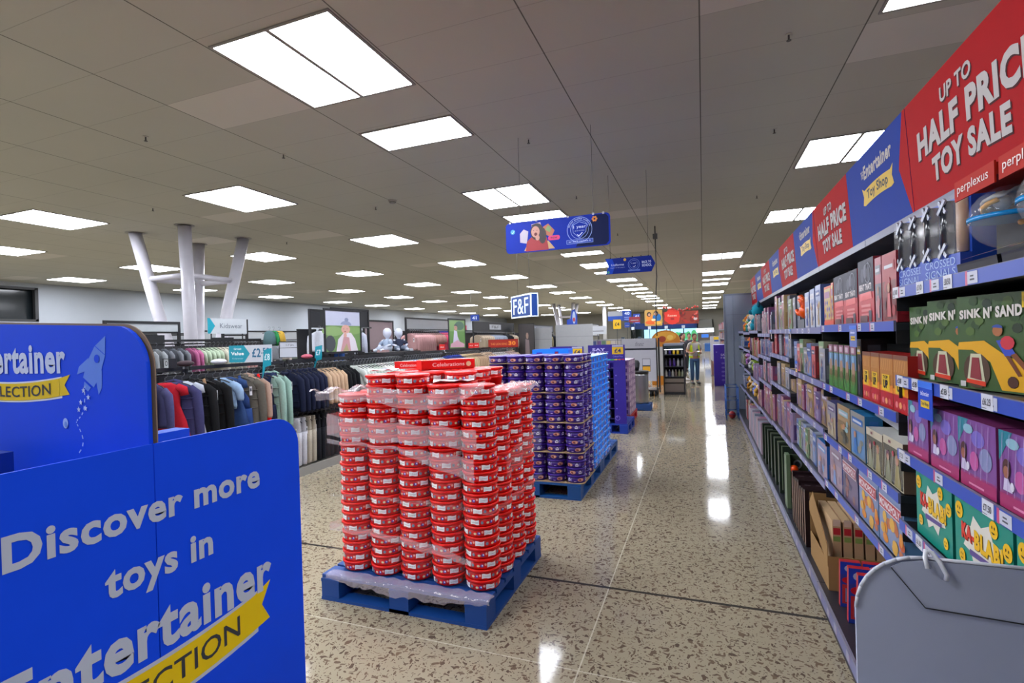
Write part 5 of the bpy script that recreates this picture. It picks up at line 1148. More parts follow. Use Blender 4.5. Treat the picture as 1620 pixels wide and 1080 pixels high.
# signs on the first run
def panel(name, lab, cat, x, y, z, w, h, c, artfn=None, facing='y', group=None, th=.006, rz=None, frame=None, rough=.4, legs=0):
    """upright sign: facing 'y' looks back along the aisle, 'x' looks across it"""
    a = {'y': 0, 'x': pi / 2}[facing] if rz is None else rz
    t = thing(name, lab, cat, (x, y, z), a, group)
    MB().box(-w / 2, 0, 0, w / 2, th, h, M(c, rough)).ob('board', t)
    if frame:
        fw = frame; b = MB()
        for q in ((-w / 2 - fw, -.008, -fw, w / 2 + fw, th + .004, 0), (-w / 2 - fw, -.008, h, w / 2 + fw, th + .004, h + fw), (-w / 2 - fw, -.008, 0, -w / 2, th + .004, h), (w / 2, -.008, 0, w / 2 + fw, th + .004, h)): b.box(*q, BK)
        b.ob('frame', t)
    if artfn: g = MB(); artfn(g, Fr((0, 0, 0)), w, h); g.ob('sign_print', t)
    if legs:
        for s in (-1, 1): MB().box(s * w * .4 - .008, .008 + th, -legs, s * w * .4 + .008, .02 + th, h * .5, BK).ob('leg', t)
    return t
TEAL = M('#1496ac', .4)
def a_gv(g, f, w, h):
    g.flat(f, [(-w / 2, 0), (-w * .14, 0), (-w * .0, h * .5), (-w * .14, h), (-w / 2, h)], TEAL, 1)
    g.text(f, 'Great', -w * .38, h * .74, -w * .2, h * .86, '#e0f0f4', .02); g.text(f, 'Value', -w * .45, h * .42, -w * .14, h * .62, '#f0f8fa', .04); g.text(f, 'Kidswear', -w * .42, h * .18, -w * .16, h * .28, '#a8d8e4', 0)
    g.text(f, '£2', w * .05, h * .28, w * .25, h * .80, M('#14648c', .4), .02); g.text(f, '.50', w * .26, h * .48, w * .45, h * .82, M('#14648c', .4), .02)
panel('price_sign', 'white and teal sign reading two pounds fifty above the nearest clothes', 'sign', -4.85, 4.35, 1.475, .65, .195, '#c8ccd4', a_gv)
def pennant(x, y, z, s, lab):
    t = thing('price_pennant', lab, 'price sign', (x, y, z), 0); b = MB(); f = Fr((0, 0, 0)); b.prism(f, [(-.075, -.16), (-.02, -.02), (.06, .0), (.075, .19), (-.04, .17)], .002, TEAL, .002); b.ob('board', t)
    g = MB(); g.text(Fr((0, -.0022, 0)), s, -.03, .055, .05, .13, '#d8f0f4', .02); g.ob('lettering', t)
pennant(-4.55, 4.30, 1.44, '£8', 'slanted teal tag reading eight pounds on the clothes rail')
pennant(-4.86, 5.45, 1.455, '£7', 'slanted teal tag reading seven pounds beside the baby poster')
def a_17(g, f, w, h):
    g.rect(f, -w / 2, h * .60, w / 2, h * .63, '#2a2c30'); g.text(f, '1-7 yrs', -w * .12, h * .7, w * .3, h * .86, '#3a3e44', 0)
panel('size_sign', 'small white size sign on black holder above the navy jackets', 'sign', -5.12, 5.2, 1.50, .30, .2, '#c4c8d4', a_17, frame=.008)
def a_baby(g, f, w, h):
    g.rect(f, -w / 2, h * .62, w / 2, h, M('#b8bcd0', .5), 1); g.rect(f, -w / 2, 0, w / 2, h * .64, M('#6a8c50', .5), 1)
    g.disc(f, -w * .3, h * .5, w * .3, h * .12, M('#86a468', .5), 2); g.disc(f, w * .3, h * .52, w * .25, h * .1, M('#7c9c5c', .5), 2)
    g.flat(f, [(-w * .22, 0), (w * .42, 0), (w * .34, h * .3), (w * .22, h * .46), (w * .02, h * .48), (-.16 * w, h * .3)], M('#d4cdd4', .5), 3); g.flat(f, [(-w * .1, 0), (w * .2, 0), (w * .16, h * .34), (w * .0, h * .38)], M('#c09094', .5), 4); g.flat(f, [(-w * .04, 0), (w * .14, 0), (w * .08, h * .2)], M('#a89c70', .5), 5)
    g.disc(f, w * .06, h * .55, w * .13, h * .11, M('#d0a090', .5), 5, 16); g.disc(f, w * .07, h * .66, w * .16, h * .1, M('#8c94b0', .5), 6, 16, -.1, pi + .1); g.disc(f, w * .09, h * .79, w * .06, h * .05, M('#8088a4', .5), 6, 10)
    for s in (-1, 1): g.disc(f, w * (.05 + s * .05), h * .56, w * .014, h * .008, M('#40302c', .5), 7, 8)
    g.disc(f, w * .04, h * .49, w * .03, h * .012, M('#a05050', .5), 7, 8); g.disc(f, w * .04, h * .4, w * .05, h * .05, M('#d0a090', .5), 7, 10)
    g.disc(f, -w * .38, h * .2, w * .14, h * .2, M('#44484c', .5), 6, 14)
panel('photo_poster', 'framed poster of a baby in a grey hat on grass', 'poster', -4.93, 6.07, 1.545, .76, .585, '#8c9c78', a_baby, 'x', frame=.03, legs=.07)
def a_girl(g, f, w, h):
    g.rect(f, -w / 2, 0, w / 2, h, M('#5f8a48', .5), 1); g.rect(f, -w / 2, h * .6, w / 2, h, M('#7c9c64', .5), 2); g.disc(f, w * .15, h * .8, w * .3, h * .16, M('#4c6c58', .5), 3)
    g.flat(f, [(-w * .28, h * .16), (w * .05, h * .14), (-w * .02, h * .6), (-w * .2, h * .64)], M('#c4c0d4', .5), 4); g.flat(f, [(-w * .45, h * .04), (w * .42, h * .02), (w * .45, h * .14), (-w * .02, h * .28), (-w * .42, h * .16)], M('#c898a8', .5), 5)
    g.disc(f, -w * .1, h * .72, w * .1, h * .09, M('#b88c7c', .5), 6, 14); g.disc(f, -w * .1, h * .78, w * .115, h * .07, M('#4a4c58', .5), 7, 12, 0, pi); g.line(f, -w * .08, h * .5, w * .1, h * .24, .03, M('#c4c0d4', .5), 7)
    for s in (-1, 1): g.disc(f, w * (-.1 + s * .035), h * .73, w * .012, h * .008, M('#30242c', .5), 8, 8)
panel('photo_poster', 'framed poster of a child sitting in pale clothes on grass', 'poster', -4.93, 9.74, 1.49, .74, .6, '#6f8c58', a_girl, 'x', frame=.03, legs=.07)
def a_lion(g, f, w, h):
    g.rect(f, -w / 2 + .01, .01, w / 2 - .01, h - .01, M('#a02414', .4), 1); g.text(f, 'THE LION KING', -w * .42, h * .3, w * .14, h * .56, M('#e08848', .4), .01); g.text(f, '30', w * .18, h * .26, w * .42, h * .76, M('#f0882c', .4), .06)
panel('promotion_sign', 'dark red sign with orange lettering on the clothes rail', 'sign', -4.56, 11.45, 1.45, .78, .2, '#7c1a10', a_lion)
for x, y, lab in ((-4.93, 9.05, 'small square red ticket on rail next to the child poster'), (-4.9, 10.35, 'small square red ticket between child poster and dark red sign'), (-4.93, 10.7, 'small square red ticket beside the dark red sign')):
    panel('sale_ticket', lab, 'sign', x, y, 1.475, .13, .11, '#d8201c', lambda g, f, w, h: g.text(f, 'SALE', -w * .32, h * .38, w * .32, h * .6, '#f4d8d0', .03))
panel('size_cube', 'small white cube sign with a dark letter beside the blue display', 'sign', -4.9, 3.42, 1.47, .075, .085, '#c8ccd0', lambda g, f, w, h: g.text(f, 'O', -w * .25, h * .2, w * .25, h * .8, '#202226', .02), frame=.004, th=.07)
# hats, shoes on the top of the nearest rail
for i, (y, c, lab) in enumerate(((3.62, '#3a2a30', 'dark knitted hat lying on the top of the nearest clothes rail'), (4.0, '#c8ccd4', 'white cap lying on top of the nearest clothes rail'), (5.3, '#b85a6c', 'coral cloth item lying on top rail above the navy jackets'))):
    o = MB().ball((0, 0, .03), .07, M(c, .9, cloth=1), 12, (1, 1.2, .45)).ob('knitted_hat'); o.location = (XA + .02, y, 1.471); tag(o, lab, 'hat')

# mannequins of toddlers on a shelf above the rail
def skin_ob(name, pts, edges, mt, parent=None, sub=2, root=0):
    me = bpy.data.meshes.new(name); me.from_pydata([p[:3] for p in pts], edges, []); o = bpy.data.objects.new(name, me); COL.objects.link(o)
    me.materials.append(mt); md = o.modifiers.new('Skin', 'SKIN'); md.use_smooth_shade = True
    if not me.skin_vertices: me.attributes  # the modifier adds the layer
    sv = me.skin_vertices[0].data if me.skin_vertices else None
    if sv is None: raise RuntimeError('no skin layer')
    for i, p in enumerate(pts): r_ = p[3]; sv[i].radius = r_ if isinstance(r_, tuple) else (r_, r_)
    sv[root].use_root = True
    s = o.modifiers.new('Sub', 'SUBSURF'); s.levels = sub; s.render_levels = sub
    if parent: o.parent = parent
    return o
def mannequin(x, y, z, rz, ctop, clow, lab):
    t = thing('toddler_mannequin', lab, 'mannequin', (x, y, z), rz); wm_ = M('#d8dcec', .35)
    b = MB(); b.lathe([(.035, .24), (.03, .27), (.05, .29), (.078, .34), (.085, .39), (.075, .44), (.04, .475), (.002, .48)], wm_, 16, cap=False, sy=1.1)
    for s in (-1, 1): b.tube([(s * .1, -.02, .22), (s * .15, -.07, .13), (s * .1, -.15, .10)], [.032, .028, .022], wm_, 8)
    for s in (-1, 1): b.tube([(s * .05, -.02, .05), (s * .09, -.16, .06), (s * .1, -.25, .02), (s * .1, -.29, .03)], [.05, .042, .03, .026], wm_, 8)
    b.ob('body', t)
    b = MB(); b.lathe([(.10, 0), (.105, .08), (.095, .17), (.07, .23), (.04, .255)], M(ctop, .9, cloth=1), 16, sy=.8)
    for s in (-1, 1): b.tube([(s * .07, 0, .22), (s * .12, -.03, .18), (s * .155, -.07, .13)], [.045, .045, .038], M(ctop, .9, cloth=1), 8)
    b.ob('jacket', t)
    b = MB()
    for s in (-1, 1): b.tube([(s * .05, 0, .05), (s * .09, -.15, .06), (s * .1, -.22, .03)], [.065, .056, .045], M(clow, .9, cloth=1), 8)
    b.ob('trousers', t)
mannequin(-6.15, 8.94, 1.475, -.2, '#a8b8d0', '#b0b8c8', 'white headed toddler mannequin in a pale blue jacket')
mannequin(-6.15, 9.36, 1.475, .9, '#2a3048', '#8c98ac', 'white headed toddler mannequin in a dark gilet')
t = thing('display_table', 'black display table carrying the two toddler mannequins', 'display table', (-6.15, 9.15, 0))
MB().box(-.3, -.6, 1.42, .3, .6, 1.458, BK).ob('tabletop', t)
for sx in (-.26, .26):
    for sy in (-.55, .55): MB().box(sx - .02, sy - .02, 0, sx + .02, sy + .02, 1.42, BK).ob('leg', t)
for i, (dy, c, lab) in enumerate(((-.42, '#b09090', 'folded pink jumper on the mannequin table'), (.45, '#c8ccd4', 'white trainer shoe on the mannequin table'))):
    o = MB().box(-.1, -.07, 0, .1, .07, .035, M(c, .9, cloth=1)).box(-.09, -.065, .035, .09, .06, .05, M(c, .9, cloth=1)).ob('folded_jumper' if i == 0 else 'shoe_box'); o.location = (-6.1, 9.15 + dy * 1.05, 1.459); tag(o, lab if i == 0 else 'pale folded cloth at the far end of the mannequin table', 'clothes')

# ------------------------------------------------------------------ second run of clothes, further from the aisle
def tall_unit(x, y0, y1, z0, z1, lab, fc='#24262c', sign=None, post=True, sc='#b8bcc4', txt=None, bar=None):
    t = thing('clothing_bay', lab, 'clothing bay', (x, (y0 + y1) / 2, 0), pi / 2); w = (y1 - y0)
    b = MB()
    for s in (-1, 1): b.box(s * (w / 2 - .02) - .02, 0, 0, s * (w / 2 - .02) + .02, .04, z1, BK)
    b.box(-w / 2 + .04, 0, z1 - .04, w / 2 - .04, .04, z1, BK); b.box(-w / 2 + .04, 0, z0 - .03, w / 2 - .04, .04, z0, BK); b.ob('frame', t)
    MB().box(-w / 2 + .041, .01, z0 + .001, w / 2 - .041, .03, z1 - .041, M(fc, .5)).ob('header_panel', t)
    MB().box(-w / 2 + .041, .35, .1, w / 2 - .041, .37, z0 - .05, BKP).ob('back_panel', t)
    MB().box(-w / 2, .0 if not bar else -.35, 0, w / 2, .38, .1, M('#55534e', .5)).ob('plinth', t)
    if bar:
        b = MB().tube([(-w / 2, -.05, bar + .012), (w / 2, -.05, bar + .012)], .012, BK, 8)
        for s in (-1, 1): b.box(s * (w / 2 - .02) - .012, -.06, bar, s * (w / 2 - .02) + .012, -.001, bar + .03, BK)
        b.ob('hanging_bar', t)
    if txt:
        g = MB(); f = Fr((0, .01, z0)); h = z1 - z0 - .04; 
        if sign: g.rect(f, -w * .14, h * .2, w * .14, h * .85, M(sc, .4), 1)
        g.text(f, txt, -w * .09, h * .35, w * .09, h * .7, M('#4a4e56', .4), .01, l=3); g.ob('sign_print', t)
    return t
def a_kids(g, f, w, h):
    g.flat(f, [(-w / 2, 0), (-w * .44, 0), (-w * .32, h * .5), (-w * .44, h), (-w / 2, h)], TEAL, 1); g.text(f, 'Kidswear', -w * .2, h * .36, w * .38, h * .68, M('#68707c', .4), 0)
panel('department_sign', 'white sign with teal arrow reading Kidswear behind the clothes', 'sign', -8.0, 6.72, 1.90, .8, .27, '#c0c6cc', a_kids, 'x', legs=.13)
tall_unit(-8.5, 5.0, 6.2, 1.95, 2.12, 'low black display frame behind the white tree-shaped column', '#aab0b4')
tall_unit(-8.5, 7.02, 7.6, 1.9, 2.2, 'small grey fronted frame beside the kidswear sign', '#8c9298')
tall_unit(-7.0, 7.66, 8.26, 2.02, 2.34, 'black clothing bay with dark header beside the kidswear sign', bar=1.98)
tall_unit(-7.0, 8.27, 9.5, 2.02, 2.4, 'black display frame with dark header behind the baby poster', bar=1.98)
rail_unit(4.6, 7.5, -8.05, 1.72, 'black rail of pastel tops under the kidswear sign', back=True, plinth=False)
WB_ = 'rail below the kidswear sign'
run(5.2, 5.9, -8.05, 1.72, [('top', '#8c9094', 'pale grey top', 3), ('top', '#6c7078', 'mid grey top', 3)], WB_, 'pastel tops', .13)
run(6.0, 7.4, -8.05, 1.72, [('top', '#a85c84', 'bright pink top', 2), ('blouse', '#a8b8a0', 'pale green top', 5), ('top', '#b8b4a4', 'cream top', 5), ('top', '#c89894', 'peach pink top', 6)], WB_, 'pastel tops', .075)
for y, k_, c, nm in ((7.85, 'top', '#c8ccd8', 'white ruffled baby top'), (8.1, 'bib', '#b8b4ac', 'cream cropped baby cardigan'), (8.38, 'trousers', '#32508c', 'blue denim baby trousers'), (8.6, 'jacket', '#c0c4d4', 'white speckled baby jacket'), (8.95, 'jacket', '#c4c8d8', 'white patterned baby jacket')):
    garment(k_, c, nm, -6.95, y, 1.98, .15, 'the rail below the dark headers', 'baby clothes', s=1.1)
for y, c, nm in ((7.4, '#2f8a50', 'emerald hat'), (7.55, '#c8a040', 'mustard hat'), (7.3, '#506c70', 'teal scarf')):
    garment('bib', c, nm, -7.95, y + .3, 2.0, .2, 'the rail behind the dark headers', 'accessories')
tall_unit(-7.3, 9.7, 10.9, 1.5, 2.2, 'black bay with pink poster panels behind the mannequins', '#a08c90')
tall_unit(-7.0, 11.0, 13.4, 1.99, 2.28, 'black frame with long white header above pink clothes', '#b4b8bc', bar=1.93)
run(11.1, 13.3, -6.95, 1.93, [('top', '#c09494', 'dusty pink top', 9), ('blouse', '#b88a84', 'salmon blouse', 6), ('jacket', '#e05a78', 'hot pink jacket', 5)], 'the rail below the long white header', 'pink clothes', .105)
tall_unit(-7.0, 15.0, 18.8, 1.95, 2.27, 'black frame with black header and brand plate', '#1c1d22', sign=True, txt='F&F', bar=1.88)
run(15.2, 18.6, -6.95, 1.88, [('top', '#b4a490', 'taupe jumper', 6), ('top', '#8c94a4', 'steel grey jumper', 7), ('jacket', '#16181c', 'black jacket', 4)], 'the rail below the black brand header', 'clothes below the brand headers', .17)
tall_unit(-7.0, 19.8, 24.4, 1.95, 2.25, 'black frame with grey header and brand lettering', '#8c9098', txt='F&F', bar=1.85)
run(20.0, 24.2, -6.95, 1.85, [('top', '#8c8c98', 'pewter jumper', 3), ('top', '#a01c2c', 'ruby jumper', 3), ('top', '#c8c4bc', 'chalk jumper', 3), ('top', '#8c8468', 'olive jumper', 5), ('jacket', '#14161a', 'black bomber jacket', 3)], 'the rail below the grey brand header', 'clothes below the brand headers', .24, s=1.3)
panel('photo_poster', 'tall dark poster of a person at the end of the brand bay', 'poster', -6.5, 18.85, .12, .62, 2.1, '#4a4648', lambda g, f, w, h: (g.flat(f, [(-w * .15, h * .02), (w * .22, h * .02), (w * .16, h * .7), (-w * .08, h * .72)], M('#8c7c80', .5), 1), g.disc(f, w * .04, h * .78, w * .09, h * .06, M('#a88c80', .5), 2)), frame=.02)
t_ = tall_unit(-5.2, 25.0, 27.0, 1.7, 2.3, 'dark frame closing the clothes department', '#9c9ea2')
for i, (x, w, lab) in enumerate(((-5.95, .75, 'pale grey partition board beyond the purple stack, shorter one'), (-4.75, 1.5, 'wide pale grey partition board beyond the purple stack'))):
    t = panel('partition_board', lab, 'partition', x, 19.2 + i * .3, 0, w, 2.05 + .1 * i, '#9a9ca0', lambda g, f, w, h: g.line(f, -w / 2, h * .78, w / 2, h * .78, .012, '#7a7c80'))
# more distant gondolas toward the side wall
for i, (x, y0, y1, z, c) in enumerate(((-12.5, 9.5, 14.5, 1.85, '#a4a8ac'), (-13, 16, 22, 1.9, '#8c9094'), (-18, 10, 18, 1.9, '#9a9ea4'), (-18.5, 20, 30, 1.9, '#a4a4a0'), (-12.5, 24, 32, 1.95, '#54545a'))):
    t = tall_unit(x, y0, y1, z, z + .28, '%s long clothing bay far back in the department, %s from the column' % (['pale', 'grey', 'light', 'whitish', 'dark'][i], nth(i)), c, bar=z - .08)
    for q in range(int((y1 - y0) / .45)):
        cc, nn = [('#c0b4b0', 'blush'), ('#7c8088', 'grey'), ('#2a3040', 'ink blue'), ('#c8c8c8', 'white'), ('#a06870', 'rose'), ('#8c9c90', 'sage')][(q * 5 + i) % 6]
        garment('top', cc, nn + ' jumper', x + .05, y0 + .2 + .45 * q, z - .08, rr.uniform(-.3, .9), 'the %s distant rail' % nth(i), 'clothes on the distant rails', s=1.3, var=q % 3)

# ------------------------------------------------------------------ white tree-shaped structural columns
def tree_column(x, y, s, lab, name):
    t = thing(name, lab, 'column', (x, y, 0)); t['kind'] = 'structure'; m_ = M('#c2c0ca', .3); tops = [(-.72, -.72), (.78, -.72), (.72, .75), (-.72, .75)]
    for i, (a, c) in enumerate(tops):
        MB().tube([(a * .08, c * .08, .0), (a * .42, c * .42, 1.4), (a * s, c * s, CEIL)], [.125, .125, .12], m_, 20).ob('strut', t)
    for z in (1.52, 3.18):
        k = .42 + (s - .42) * (z - 1.4) / (CEIL - 1.4)
        for i in range(4):
            p, q = tops[i], tops[(i + 1) % 4]; MB().tube([(p[0] * k, p[1] * k, z), (q[0] * k, q[1] * k, z)], .06, m_, 12).ob('brace', t)
    b = MB()
    for a, c in tops: b.lathe([(.18, CEIL - .006), (.18, CEIL - .001)], '#8f8b86', 20, (a * s, c * s, 0))
    b.ob('ceiling_collar', t); return t
tree_column(-10.62, 8.05, 1.0, 'white tree-shaped steel column among the clothes', 'steel_column')
tree_column(-9.6, 37.0, 1.0, 'distant white tree-shaped steel column', 'steel_column')
t = MB().lathe([(.16, 0), (.16, CEIL)], M('#b8b8ba', .4), 20).ob('round_column'); t.location = (-7.6, 42, 0); t['kind'] = 'structure'; t['label'] = 'distant plain round white column'; t['category'] = 'column'
# ------------------------------------------------------------------ hanging signs
def wires(t, pts, z0, x=None):
    for px, py in pts: MB().tube([(px, py, 0), (px, py, z0)], .0025, '#3a3a3c', 5).ob('wire', t)
BS = M('#0c2ea4', .5, spec=.2); BD = M('#081848', .5, spec=.2)
t = thing('hanging_sign', 'large hanging blue sign showing a child in a red jumper', 'hanging sign', (-1.645, 6.0, 2.725))
w, h = 1.32, .385
b = MB().prism(Fr((0, 0, 0)), rr_pts(w / 2, h / 2, .05), .004, BS, .004); 
b.v = [(x, y, z + h / 2) for x, y, z in b.v]; b.ob('board', t)
g = MB(); f = Fr((0, -.004, 0)); 
g.flat(f, [(w * .18, .012), (w * .46, .012), (w * .485, .05), (w * .485, h - .05), (w * .46, h - .012), (w * .36, h - .012)], BD, 1)
for p, c in (([(-.47, .13), (-.38, .11), (-.36, .26), (-.42, .29), (-.47, .24)], '#b8b0c0'), ([(-.3, .26), (-.18, .27), (-.2, .36), (-.32, .34)], '#b89cb8'), ([(-.18, .22), (-.06, .16), (-.02, .24), (-.1, .33), (-.16, .3)], '#b86848'), ([(-.14, .26), (-.08, .22), (-.06, .28), (-.1, .31)], '#7c9c5c'), ([(-.42, .02), (-.02, .02), (-.1, .12), (-.36, .12)], '#c8a070')): g.flat(f, [(a * 1, b_) for a, b_ in p], M(c, .4), 2)
g.disc(f, -.245, .245, .085, .105, M('#2c1c20', .4), 4, 18); g.flat(f, [(-.40, .012), (-.10, .012), (-.12, .16), (-.2, .2), (-.3, .2), (-.38, .13)], M('#a01c28', .4), 3)
g.disc(f, -.175, .19, .05, .1, M('#2c1c20', .4), 4, 12); g.disc(f, -.265, .245, .055, .07, M('#c48c7c', .4), 5, 18); g.disc(f, -.262, .215, .02, .022, M('#6a1c20', .4), 6, 10)
for s in (-1, 1): g.disc(f, -.267 + s * .022, .262, .007, .004, M('#2c1c18', .4), 6, 8)
g.disc(f, -.24, .17, .028, .035, M('#c48c7c', .4), 6, 10); g.disc(f, -.255, .31, .07, .035, M('#241820', .4), 6, 12, 0, pi)
g.prism(Fr((-.03, -.0045, .15)), rr_pts(.075, .028, .026), .001, M('#e02878', .4)); g.text(f, 'WOW', -.075, .138, .012, .162, M('#5c1030', .4), .03, l=4)
cxx, czz = .29, .215
for rr_, ww in ((.155, .007), (.112, .005)): g.ring(f, cxx, czz, rr_, ww, M('#8ca8f0', .4), 3, 36)
sh = [(cxx - .085, czz + .06), (cxx, czz + .095), (cxx + .085, czz + .06), (cxx + .078, czz - .03), (cxx, czz - .1), (cxx - .078, czz - .03)]
for a, c in zip(sh, sh[1:] + sh[:1]): g.line(f, *a, *c, .006, M('#8ca8f0', .4), 3)
g.text(f, '1 year', cxx - .075, czz + .008, cxx + .078, czz + .055, M('#c4d4fa', .4), .02); g.text(f, 'guarantee', cxx - .06, czz - .022, cxx + .06, czz - .004, M('#9cb4f0', .4), .0)
g.line(f, cxx - .03, czz - .055, cxx - .008, czz - .078, .01, '#d8e4ff', 4); g.line(f, cxx - .01, czz - .078, cxx + .035, czz - .035, .01, '#d8e4ff', 4)
g.prism(Fr((cxx, -.005, .075)), rr_pts(.16, .025, .006), .0006, M('#1a40b4', .4)); 
for a in ((-.16, .052, .16, .052), (-.16, .098, .16, .098), (-.16, .052, -.16, .098), (.16, .052, .16, .098)): g.line(Fr((cxx, -.006, 0)), *a, .004, '#8ca8f0', 2)
g.text(Fr((0, -.0055, 0)), "or we'll replace it", cxx - .135, .062, cxx + .135, .088, M('#c4d4fa', .4), .01)
v, fa, x0, x1, y0, y1 = outline('Great quality uniform', .01, 2)
q = []
for x, y in v:
    a = pi * .92 - (x - x0) / (x1 - x0) * pi * .84; r_ = .118 + (y - y0) / (y1 - y0) * .026; q.append(f.p(cxx + r_ * cos(a), czz + r_ * sin(a), .0015))
g.add(q, fa, M('#b4c8f8', .4))
for k in range(6): g.disc(f, .475 + .022 * cos(k * pi / 3), .325 + .022 * sin(k * pi / 3), .013, .013, M('#e0883c', .4), 2, 8)
g.disc(f, -.565, .27, .03, .03, M('#3c9cc8', .4), 2, 16); g.line(f, -.58, .265, -.566, .252, .005, '#c8f0ff', 3); g.line(f, -.566, .252, -.545, .285, .005, '#c8f0ff', 3)
g.ob('sign_print', t); wires(t, [(-.46, 0), (.46, 0)], CEIL - 2.725); 
for px in (-.6, -.25, .15, .46, .58): MB().box(px - .012, -.008, h - .012, px + .012, .008, h + .012, '#b8bcc8').ob('clip', t)
t = thing('arrow_sign', 'hanging blue arrow sign for school uniforms', 'hanging sign', (-1.03, 8.0, 2.62)); w, h = .76, .245
b = MB().prism(Fr((0, 0, 0)), [(-w / 2, 0), (w * .42, 0), (w / 2, h * .5), (w * .42, h), (-w / 2, h), (-w * .44, h * .5)], .004, M('#0e2888', .5, spec=.2), .004); b.ob('board', t)
g = MB(); f = Fr((0, -.004, 0)); g.flat(f, [(-w / 2 + .004, .002), (-w * .36, .002), (-w * .3, h * .5), (-w * .36, h - .002), (-w / 2 + .004, h - .002), (-w * .44, h * .5)], M('#1848c4', .5, spec=.2), 1)
g.text(f, 'Uniforms', -w * .38, h * .5, -w * .12, h * .64, '#c8d4f4', .02); g.text(f, 'Ages 3-16 years', -w * .4, h * .34, -w * .1, h * .42, '#a8b8e8', 0)
for r_, q_ in ((.088, .004), (.064, .003)): g.ring(f, w * .08, h * .52, r_, q_, '#8ca8f0', 2, 24)
g.text(f, '1 year', w * .03, h * .54, w * .13, h * .64, '#c4d4fa', .02); g.line(f, w * .06, h * .4, w * .08, h * .34, .006, '#d8e4ff', 3); g.line(f, w * .08, h * .34, w * .115, h * .46, .006, '#d8e4ff', 3); g.rect(f, w * -.04, h * .1, w * .2, h * .2, '#5c78c8', 2)
g.text(f, 'BACK TO', w * .24, h * .55, w * .42, h * .70, '#c8d4f4', .03); g.text(f, 'SCHOOL', w * .24, h * .34, w * .43, h * .50, '#c8d4f4', .03)
g.disc(f, -w * .1, h * .86, .022, .022, '#d8a838', 2, 10); g.disc(f, -w * .44, h * .12, .02, .02, '#48a878', 2, 10); g.ob('sign_print', t); wires(t, [(-.3, 0), (.28, 0)], CEIL - 2.62)
for px in (-.3, -.14, .04, .17, .28): MB().box(px - .008, -.008, h - .008, px + .008, .008, h + .012, '#1c2030').ob('clip', t)
# cable with box hanging beside the arrow sign
t = thing('hanging_cable', 'thin black power cable dropping from a ceiling box to the white cage', 'cable', (-.98, 12.2, 0))
MB().tube([(.0, -.0, CEIL), (.0, .0, 3.6), (.01, 0, 3.0), (-.02, 0, 2.55), (-.03, 0, 2.5), (-.03, 0, 1.9), (-.02, .0, 1.62)], .012, '#161618', 6).ob('cable', t); MB().box(-.05, -.04, CEIL - .30, .05, .04, CEIL - .18, '#5a5a58').ob('junction_box', t)
# lit brand sign
c0 = Vector((-3.98, 10.55, 2.1)); c1 = Vector((-3.28, 9.83, 2.1))
import mathutils
d_ = (c1 - c0); an = math.atan2(d_.y, d_.x); mid = (c0 + c1) / 2
t = thing('lightbox_sign', 'hanging square blue lit brand sign with white letters and border', 'lit sign', (mid.x, mid.y, 2.1), an); w = d_.length; h = .485
MB().box(-w / 2, 0, 0, w / 2, .17, h, M('#0c2450', .4)).ob('housing', t)
for nm_, fr_, ww in (('face_panel', Fr((0, 0, 0)), w), ('side_face', Fr((w / 2, .085, 0), (0, 1, 0), (0, 0, 1), (1, 0, 0)), .17)):
    g = MB(); LT = M('#dff0ff', .4, emit=1.1); q = .028 if ww > .3 else .018
    g.rect(fr_, -ww / 2, 0, ww / 2, h, M('#0d3a84', .4, emit=.25), 1)
    for a in ((-ww / 2, 0, ww / 2, q), (-ww / 2, h - q, ww / 2, h), (-ww / 2, q, -ww / 2 + q, h - q), (ww / 2 - q, q, ww / 2, h - q)): g.rect(fr_, *a, LT, 2)
    if ww > .3: g.text(fr_, 'F&F', -ww * .38, h * .16, ww * .38, h * .84, LT, -.004)
    g.ob(nm_, t)
wires(t, [(-w * .3, .08), (w * .3, .08)], CEIL - 2.1)

